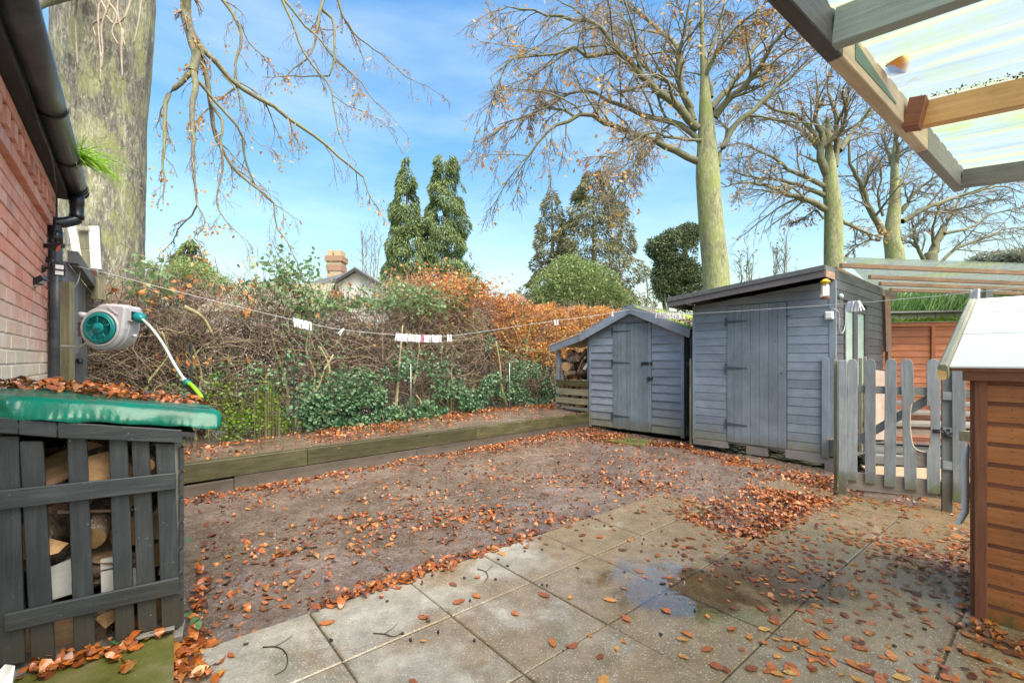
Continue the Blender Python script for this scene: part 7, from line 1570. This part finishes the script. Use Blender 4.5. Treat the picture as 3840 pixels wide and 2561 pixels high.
def drift(p0, p1, n, width, pile=.0, tilt=.35, pw=1.):
    p0, p1 = Vector(p0), Vector(p1)
    for _ in range(n):
        t_ = rq.random(); p = p0.lerp(p1, t_) + Vector((rq.gauss(0, width), rq.gauss(0, width), 0)); d = (p - p0.lerp(p1, t_)).length
        add(p.x, p.y, pile * max(0, 1 - d / (width * 2.2 + 1e-6)) * rq.random(), tilt)
def blob(c, n, rx, ry, pile=0., tilt=.3):
    for _ in range(n):
        a, b = rq.gauss(0, 1), rq.gauss(0, 1); add(c.x + a * rx, c.y + b * ry, pile * math.exp(-(a * a + b * b) / 2) * rq.random(), tilt)
# over the soil, in clumps
cnt = 0
while cnt < 3300:
    x, y = rq.uniform(-3.6, 5), rq.uniform(1.2, 8.2)
    if on_patio(x, y) or bed_side(x, y) > -.03: continue
    dns = .40 + .7 * mnoise.noise(Vector((x * 1.5, y * 1.5, 0))) + .6 * mnoise.noise(Vector((x * 4, y * 4, 4)))
    if rq.random() < dns: add(x, y, 0, .35); cnt += 1
cnt = 0
while cnt < 520:
    x, y = rq.uniform(-2.2, 5), rq.uniform(.8, 5)
    if not on_patio(x, y): continue
    if rq.random() < .12 + .55 * smooth(.4, 1.9, x) * (.4 + mnoise.noise(Vector((x * 2.2, y * 2.2, 8))) * 1.3 + .3): add(x, y, .001, .08); cnt += 1
foot = -sn_ * .10
drift(S0 + foot, S1 + foot - sd_ * .2, 900, .07, .03); drift(S0 + sd_ * 3.2 + foot * 1.6, S1 + foot * 2, 700, .14, .03)
blob(gnd(2290, 1640), 420, .22, .2, .09, .6); blob(gnd(2240, 1630), 200, .16, .16, .06, .6); drift(gnd(2440, 1655), gnd(2590, 1672, -.03), 420, .07, .07, .6); drift(gnd(2600, 1690, -.04), gnd(2800, 1720, -.05), 220, .08, .02)
blob(Vector((2.92, 5.80, 0)), 200, .14, .12, .03); drift(gnd(2780, 1730, -.05), gnd(3120, 1790, -.08), 160, .12, .01)
blob(gnd(3050, 1810, -.06), 620, .22, .2, .10, .6); blob(gnd(2960, 1870, -.05), 420, .24, .2, .05, .5); drift(pab(2.15, -.48), pab(3.7, -.46), 620, .06, .05, .5); drift(pab(2.15, -.45), pab(2.15, -.05), 160, .05, .03, .5); blob(pab(2.7, -.25), 180, .25, .18)
for _ in range(520): p = pab(rq.uniform(2.1, 3.7), rq.uniform(-.53, .1)); add(p.x, p.y, rq.random() * .02, .4)
drift(gnd(700, 2060), gnd(695, 2560), 330, .045, .05, .7); drift(gnd(690, 2200), gnd(680, 2620), 190, .05, .09, .8)
drift(gnd(1240, 2250), gnd(1640, 2120), 330, .05, .03, .5); drift(gnd(1640, 2120), gnd(2030, 1990), 170, .05, .02, .4)
blob(gnd(2980, 2160, -.03), 150, .42, .3); blob(gnd(2850, 2080, -.03), 90, .22, .16); blob(gnd(3080, 2250, -.03), 90, .3, .2); blob(gnd(3440, 2060, -.05), 260, .42, .26); blob(gnd(3560, 2150, -.05), 240, .18, .3, .02); drift(gnd(3600, 1990, -.06), gnd(3640, 2300, -.03), 120, .05, .03, .5); blob(gnd(3330, 1900, -.08), 130, .5, .12)
drift(gnd(3660, 2350, -.03), gnd(3840, 2450, -.03), 60, .04, .02); blob(gnd(3100, 2480), 30, .22, .1); blob(gnd(3400, 2450), 30, .25, .12); blob(gnd(3700, 2500), 26, .15, .08); blob(gnd(2700, 2450), 12, .3, .1)
blob(gnd(2500, 1830), 190, .5, .3); blob(gnd(2350, 1800), 230, .7, .35); blob(gnd(2000, 1960), 100, .35, .18); blob(gnd(1500, 1960), 120, .4, .1); blob(gnd(1400, 1930), 80, .25, .1); blob(gnd(1750, 1920), 140, .3, .12); blob(gnd(1100, 2060), 90, .25, .12); blob(gnd(920, 2180), 60, .2, .1)
pts_ = [q for q in pts_ if not (q[1] < .5)]
# keep leaves out of the log store, the sheds and the garden store
def blocked(x, y):
    v = Vector((x, y, 0)); a = v - f8.o; s_, o_ = a.dot(f8.u), a.dot(f8.n)
    if s_ > -.02 and o_ < .03 and bed_side(x, y) < 0 and (v - Vector((-1.49, 2.04, 0))).dot(fd) > -.02 and x < -1.3 and y < 3.5: return True
    a = v - f2.o
    if -.02 < a.dot(f2.u) < LW and a.dot(f2.n) < .03 and a.dot(f2.n) > -2.5: return True
    a = v - f1.o
    if -.0 < a.dot(f1.u) < 1.8 and -2.5 < a.dot(f1.n) < .04: return True
    a = v - f7.o
    if -.01 < a.dot(f7.u) < 1.7 and -1 < a.dot(f7.n) < .03: return True
    return False
pts_ = [q for q in pts_ if not blocked(q[0], q[1])]
def leafM(x, y, z, tilt, sc_): return Matrix.Translation((x, y, z)) @ Matrix.Rotation(rq.gauss(0, tilt) * .8, 4, 'X') @ Matrix.Rotation(rq.gauss(0, tilt) * .8, 4, 'Y') @ Matrix.Rotation(rq.uniform(0, 6.283), 4, 'Z') @ Matrix.Scale(sc_, 4)
ents = []
for (x, y, lift, tilt) in pts_: ents.append((x, y, gz(x, y) + .0045 + lift, tilt * (.35 if lift < .004 and on_patio(x, y) else 1)))
# bed leaves
for _ in range(2600):
    t_ = rq.random(); b = rq.random(); p = wf0.lerp(wf1, t_) - HN * (.05 + b * b * .75); x, y = p.x, p.y
    if bed_side(x, y) < .12: continue
    if rq.random() < .45 + mnoise.noise(Vector((x * 2, y * 2, 1))) * .9: ents.append((x, y, bed_z(x, y) + .01 + rq.random() * .03 * (1 - b), .5))
for (px, py, n_, w_) in ((1800, 1545, 260, .18), (1700, 1570, 220, .16), (2060, 1530, 320, .16), (1450, 1610, 200, .2), (1250, 1640, 200, .2), (740, 1640, 90, .15)):
    g_ = gnd(px, py, .26); 
    for _ in range(n_):
        x, y = g_.x + rq.gauss(0, w_), g_.y + rq.gauss(0, w_)
        if bed_side(x, y) > .12 and not blocked(x, y): ents.append((x, y, bed_z(x, y) + .01 + rq.random() * .05, .6))
# on the green cover
for _ in range(620):
    a = min(.97, max(.12, .62 + rq.gauss(0, .22))); b = .55 + rq.gauss(0, .12) - .12 * (.6 - a); 
    if rq.random() < .25: a, b = rq.uniform(.02, .5), rq.uniform(.25, .62)
    b = min(.97, max(.08, b)); p = cover_top(a, b); ents.append((p.x, p.y, p.z + .004 + rq.random() * .035 * (a > .4), .55))
# on the roofs
roofents = []
for _ in range(420):
    s_, d_ = 1.0 + rq.random() * .9, -rq.random() * 1.6; 
    if s_ - .9 < .35 and rq.random() < .8: continue
    p = f1.p(s_, d_, 2.188 - .437 * (s_ - .9)); roofents.append((p.x, p.y, p.z, .3))
for _ in range(30): p = f8.p(rq.uniform(.0, .5), rq.uniform(.0, .12), 0); ents.append((p.x, p.y, .055 + rq.random() * .02, .5))
for (x, y) in ((500, 2330), (530, 2350), (560, 2335), (470, 2370), (505, 2400), (440, 2440), (380, 2440), (300, 2470), (250, 2500), (200, 2510), (130, 2500), (160, 2520), (480, 2500), (470, 2415), (340, 2460), (270, 2450), (230, 2470), (420, 2460)):
    for q in range(5): g_ = gnd(x + rq.gauss(0, 9), y + rq.gauss(0, 9), .06); ents.append((g_.x, g_.y, .056 + rq.random() * .02 * (q > 1), .5))
# split: 300 largest seen ones are objects of their own
ents = [e for e in ents if e[1] > .6 and abs(e[0] / e[1]) < 1.32]
ents.sort(key=lambda e: e[0] ** 2 + e[1] ** 2 + (e[2] - CAMZ) ** 2)
vis = [e for e in ents if abs(e[0] / e[1]) < 1.11 and e[1] > 1.75]
single = set(id(e) for e in vis[:290]); lm_o = []
for k, (V, Fc) in enumerate(LS[:8]): lm_o.append(py_mesh('fallen_leaf', V, Fc, M['rust_leaf_o'], True))
lf_o = [py_mesh('fallen_leaf', V, Fc, M['rust_leaf_o'], True) for V, Fc in LSF]
ly_o = [py_mesh('fallen_leaf', V, Fc, M['yellow_leaf_o'], True) for V, Fc in LSF[:4]]
VV, FF, nv = [], [], 0; RV, RF_, rnv = [], [], 0
def emit(e, VV, FF, nv, lo=.32, hi=1.0):
    x, y, z, tilt = e; Vs, Fs = LSF[rq.randrange(12)] if tilt < .12 else LS[rq.randrange(14)]; A = np.array(leafM(x, y, z, tilt, lo + (hi - lo) * rq.random() ** 1.3)); v = np.c_[np.array(Vs), np.ones(len(Vs))] @ A.T; VV.append(v[:, :3])
    for f in Fs: 
        if len(f) == 4: FF.append([q + nv for q in f])
    return nv + len(Vs)
for e in ents:
    if id(e) in single:
        x, y, z, tilt = e; op = on_patio(x, y); yel = op and rq.random() < .12; oncov = z > .8
        o = bpy.data.objects.new('fallen_leaf', rq.choice(ly_o if yel else (lf_o if tilt < .12 else lm_o))); link(o, None, leafM(x, y, z, tilt * .8, rq.uniform(.5, 1.12)))
        if oncov: tag(o, 'rust brown beech leaf lying on the wet green cover', 'leaf', 'beech leaves on the green cover')
        elif yel: tag(o, 'yellow beech leaf lying on the wet paving slabs', 'leaf', 'yellow beech leaves on the paving')
        elif op: tag(o, 'rust brown beech leaf lying flat on the wet paving slabs', 'leaf', 'rust beech leaves on the paving')
        else: tag(o, 'rust brown beech leaf in the drift beside the dark log store', 'leaf', 'beech leaves heaped by the log store')
    else: nv = emit(e, VV, FF, nv)
o = np_obj('leaf_litter', np.concatenate(VV), np.array(FF), M['rust_leaf'], None, True); tag(o, 'carpet of rust brown beech leaves strewn over the yard', 'leaf litter', kind='stuff')
for e in roofents: rnv = emit(e, RV, RF_, rnv)
M['roof_leaf'] = leafmat('roof_debris', [(.06, .02, .015), (.12, .035, .025), (.2, .07, .05), (.3, .15, .12)], rough=.6, trans=.1)
o = np_obj('roof_leaf_litter', np.concatenate(RV), np.array(RF_), M['roof_leaf'], None, True); tag(o, 'dark reddish leaf debris lying on the mossy small shed roof', 'leaf litter', kind='stuff')
for (x, y, off, lab, sz) in ((3372, 242, 0, 'curled orange leaf lying on the clear sheet above the black joist', 1.5), (3716, 366, 0, 'ragged orange leaf on the clear sheet beside the pine joist', 1.1), (3810, 335, 0, 'large orange leaf on the clear sheet at the outer end of the pine joist', 1.6), (3745, 370, 0, 'tiny brown leaf on the clear sheet beside the pine joist', .5)):
    # point on the sheet plane
    n_ = bd.cross(jd).normalized(); n_ = n_ if n_.z > 0 else -n_; p0 = a0; ray = (at(x, y, 1.0) - Vector((0, 0, CAMZ))); tt = (p0 - Vector((0, 0, CAMZ))).dot(n_) / ray.dot(n_); p = Vector((0, 0, CAMZ)) + ray * tt - n_ * .018
    o = bpy.data.objects.new('fallen_leaf', lm_o[int(x) % 5].copy()); o.data.materials.clear(); o.data.materials.append(M['orange_leaf_t'] if 'orange_leaf_t' in M else M.setdefault('orange_leaf_t', leafmat('backlit_leaf', [(.5, .16, .02), (.6, .2, .03)], False, trans=.5)))
    link(o, None, Matrix.Translation(p) @ Matrix.Rotation(.35, 4, 'Z') @ Matrix.Scale(sz, 4)); tag(o, lab, 'leaf')
# ivy seedling leaves in the drift, cones and twigs on the paving
for k, (x, y) in enumerate(((705, 2030), (712, 2070), (735, 2345), (710, 2310), (742, 2350), (430, 2420))):
    V, Fc = LS[k]; me = py_mesh('ivy_leaf', V, Fc, M['ivy_leaf'], True); g_ = gnd(x, y, .05); o = bpy.data.objects.new('ivy_leaf', me); link(o, None, leafM(g_.x, g_.y, g_.z + .01, .4, .9)); tag(o, 'green ivy leaf among the rust leaves by the dark log store', 'leaf', 'ivy leaves by the log store')
M['husk'] = plain('beech_husk', (.035, .028, .02), .7)
bm = bmesh.new(); bmesh.ops.create_icosphere(bm, subdivisions=1, radius=.009)
for v in bm.verts: v.co += Vector((rq.uniform(-.002, .002), rq.uniform(-.002, .002), rq.uniform(-.002, .002)))
hm = bpy.data.meshes.new('beech_husk'); bm.to_mesh(hm); bm.free(); hm.materials.append(M['husk'])
for k in range(70):
    for _ in range(30):
        x, y = rq.uniform(-1.2, 2.4), rq.uniform(1.9, 4.2)
        if on_patio(x, y): break
    o = bpy.data.objects.new('beech_husk', hm); link(o, None, Matrix.Translation((x, y, gslope(x, y) + .006)) @ Matrix.Rotation(rq.uniform(0, 6), 4, 'Z') @ Matrix.Diagonal((1.2 * rq.uniform(.7, 1.3), .9, .8, 1))); tag(o, 'small dark beech nut husk lying on the paving', 'nut husk', 'beech husks on the paving')
for (pl_, lab) in (([(985, 2430), (1030, 2428), (1062, 2440), (1078, 2470), (1070, 2510), (1030, 2535)], 'forked thin twig lying on the nearest left paving slab'), ([(1400, 2378), (1440, 2380), (1475, 2390), (1500, 2380)], 'short bent twig lying across a slab joint'), ([(1790, 2135), (1820, 2145), (1830, 2165), (1815, 2185)], 'small dark twig on the slab beside the leaf drift')):
    ps = [gnd(x, y) + Vector((0, 0, .005)) for x, y in pl_]; T_ = thing('fallen_twig', lab, 'twig', ps[0]); tube('stem', ps, [.003, .0015], M['husk'], T_, 5, 3); tube('side_shoot', [ps[1], ps[1] + Vector((.03, .04, .004)), ps[1] + Vector((.04, .08, .003))], [.002, .001], M['husk'], T_, 4, 2)
# gravel specks over the soil and the bed
n_ = 5200; oc = np.array([(1, 0, 0), (0, 1, 0), (-1, 0, 0), (0, -1, 0), (0, 0, 1)], float); of_ = np.array([(0, 1, 4), (1, 2, 4), (2, 3, 4), (3, 0, 4)]); VV = []
while len(VV) < n_:
    x, y = rq.uniform(-3.5, 5), 1.2 + 7 * rq.random() ** 1.6
    if on_patio(x, y) and rq.random() < .9: continue
    z = gz(x, y); s_ = rq.uniform(.0025, .0085); VV.append(oc * np.array([s_ * rq.uniform(.7, 1.4), s_ * rq.uniform(.7, 1.4), s_ * .7]) + np.array([x, y, z]))
FFa = (np.arange(n_)[:, None, None] * 5 + of_[None]).reshape(-1, 3); M['pebble'] = leafmat('pebble', [(.07, .055, .045), (.2, .17, .15), (.4, .37, .34), (.12, .1, .08)], rough=.5, trans=.0)
o = np_obj('gravel', np.concatenate(VV), FFa, M['pebble'], None); tag(o, 'scattered grit and small stones on the bare soil', 'gravel', kind='stuff')
# soil crumbs spread over the slabs at the edges
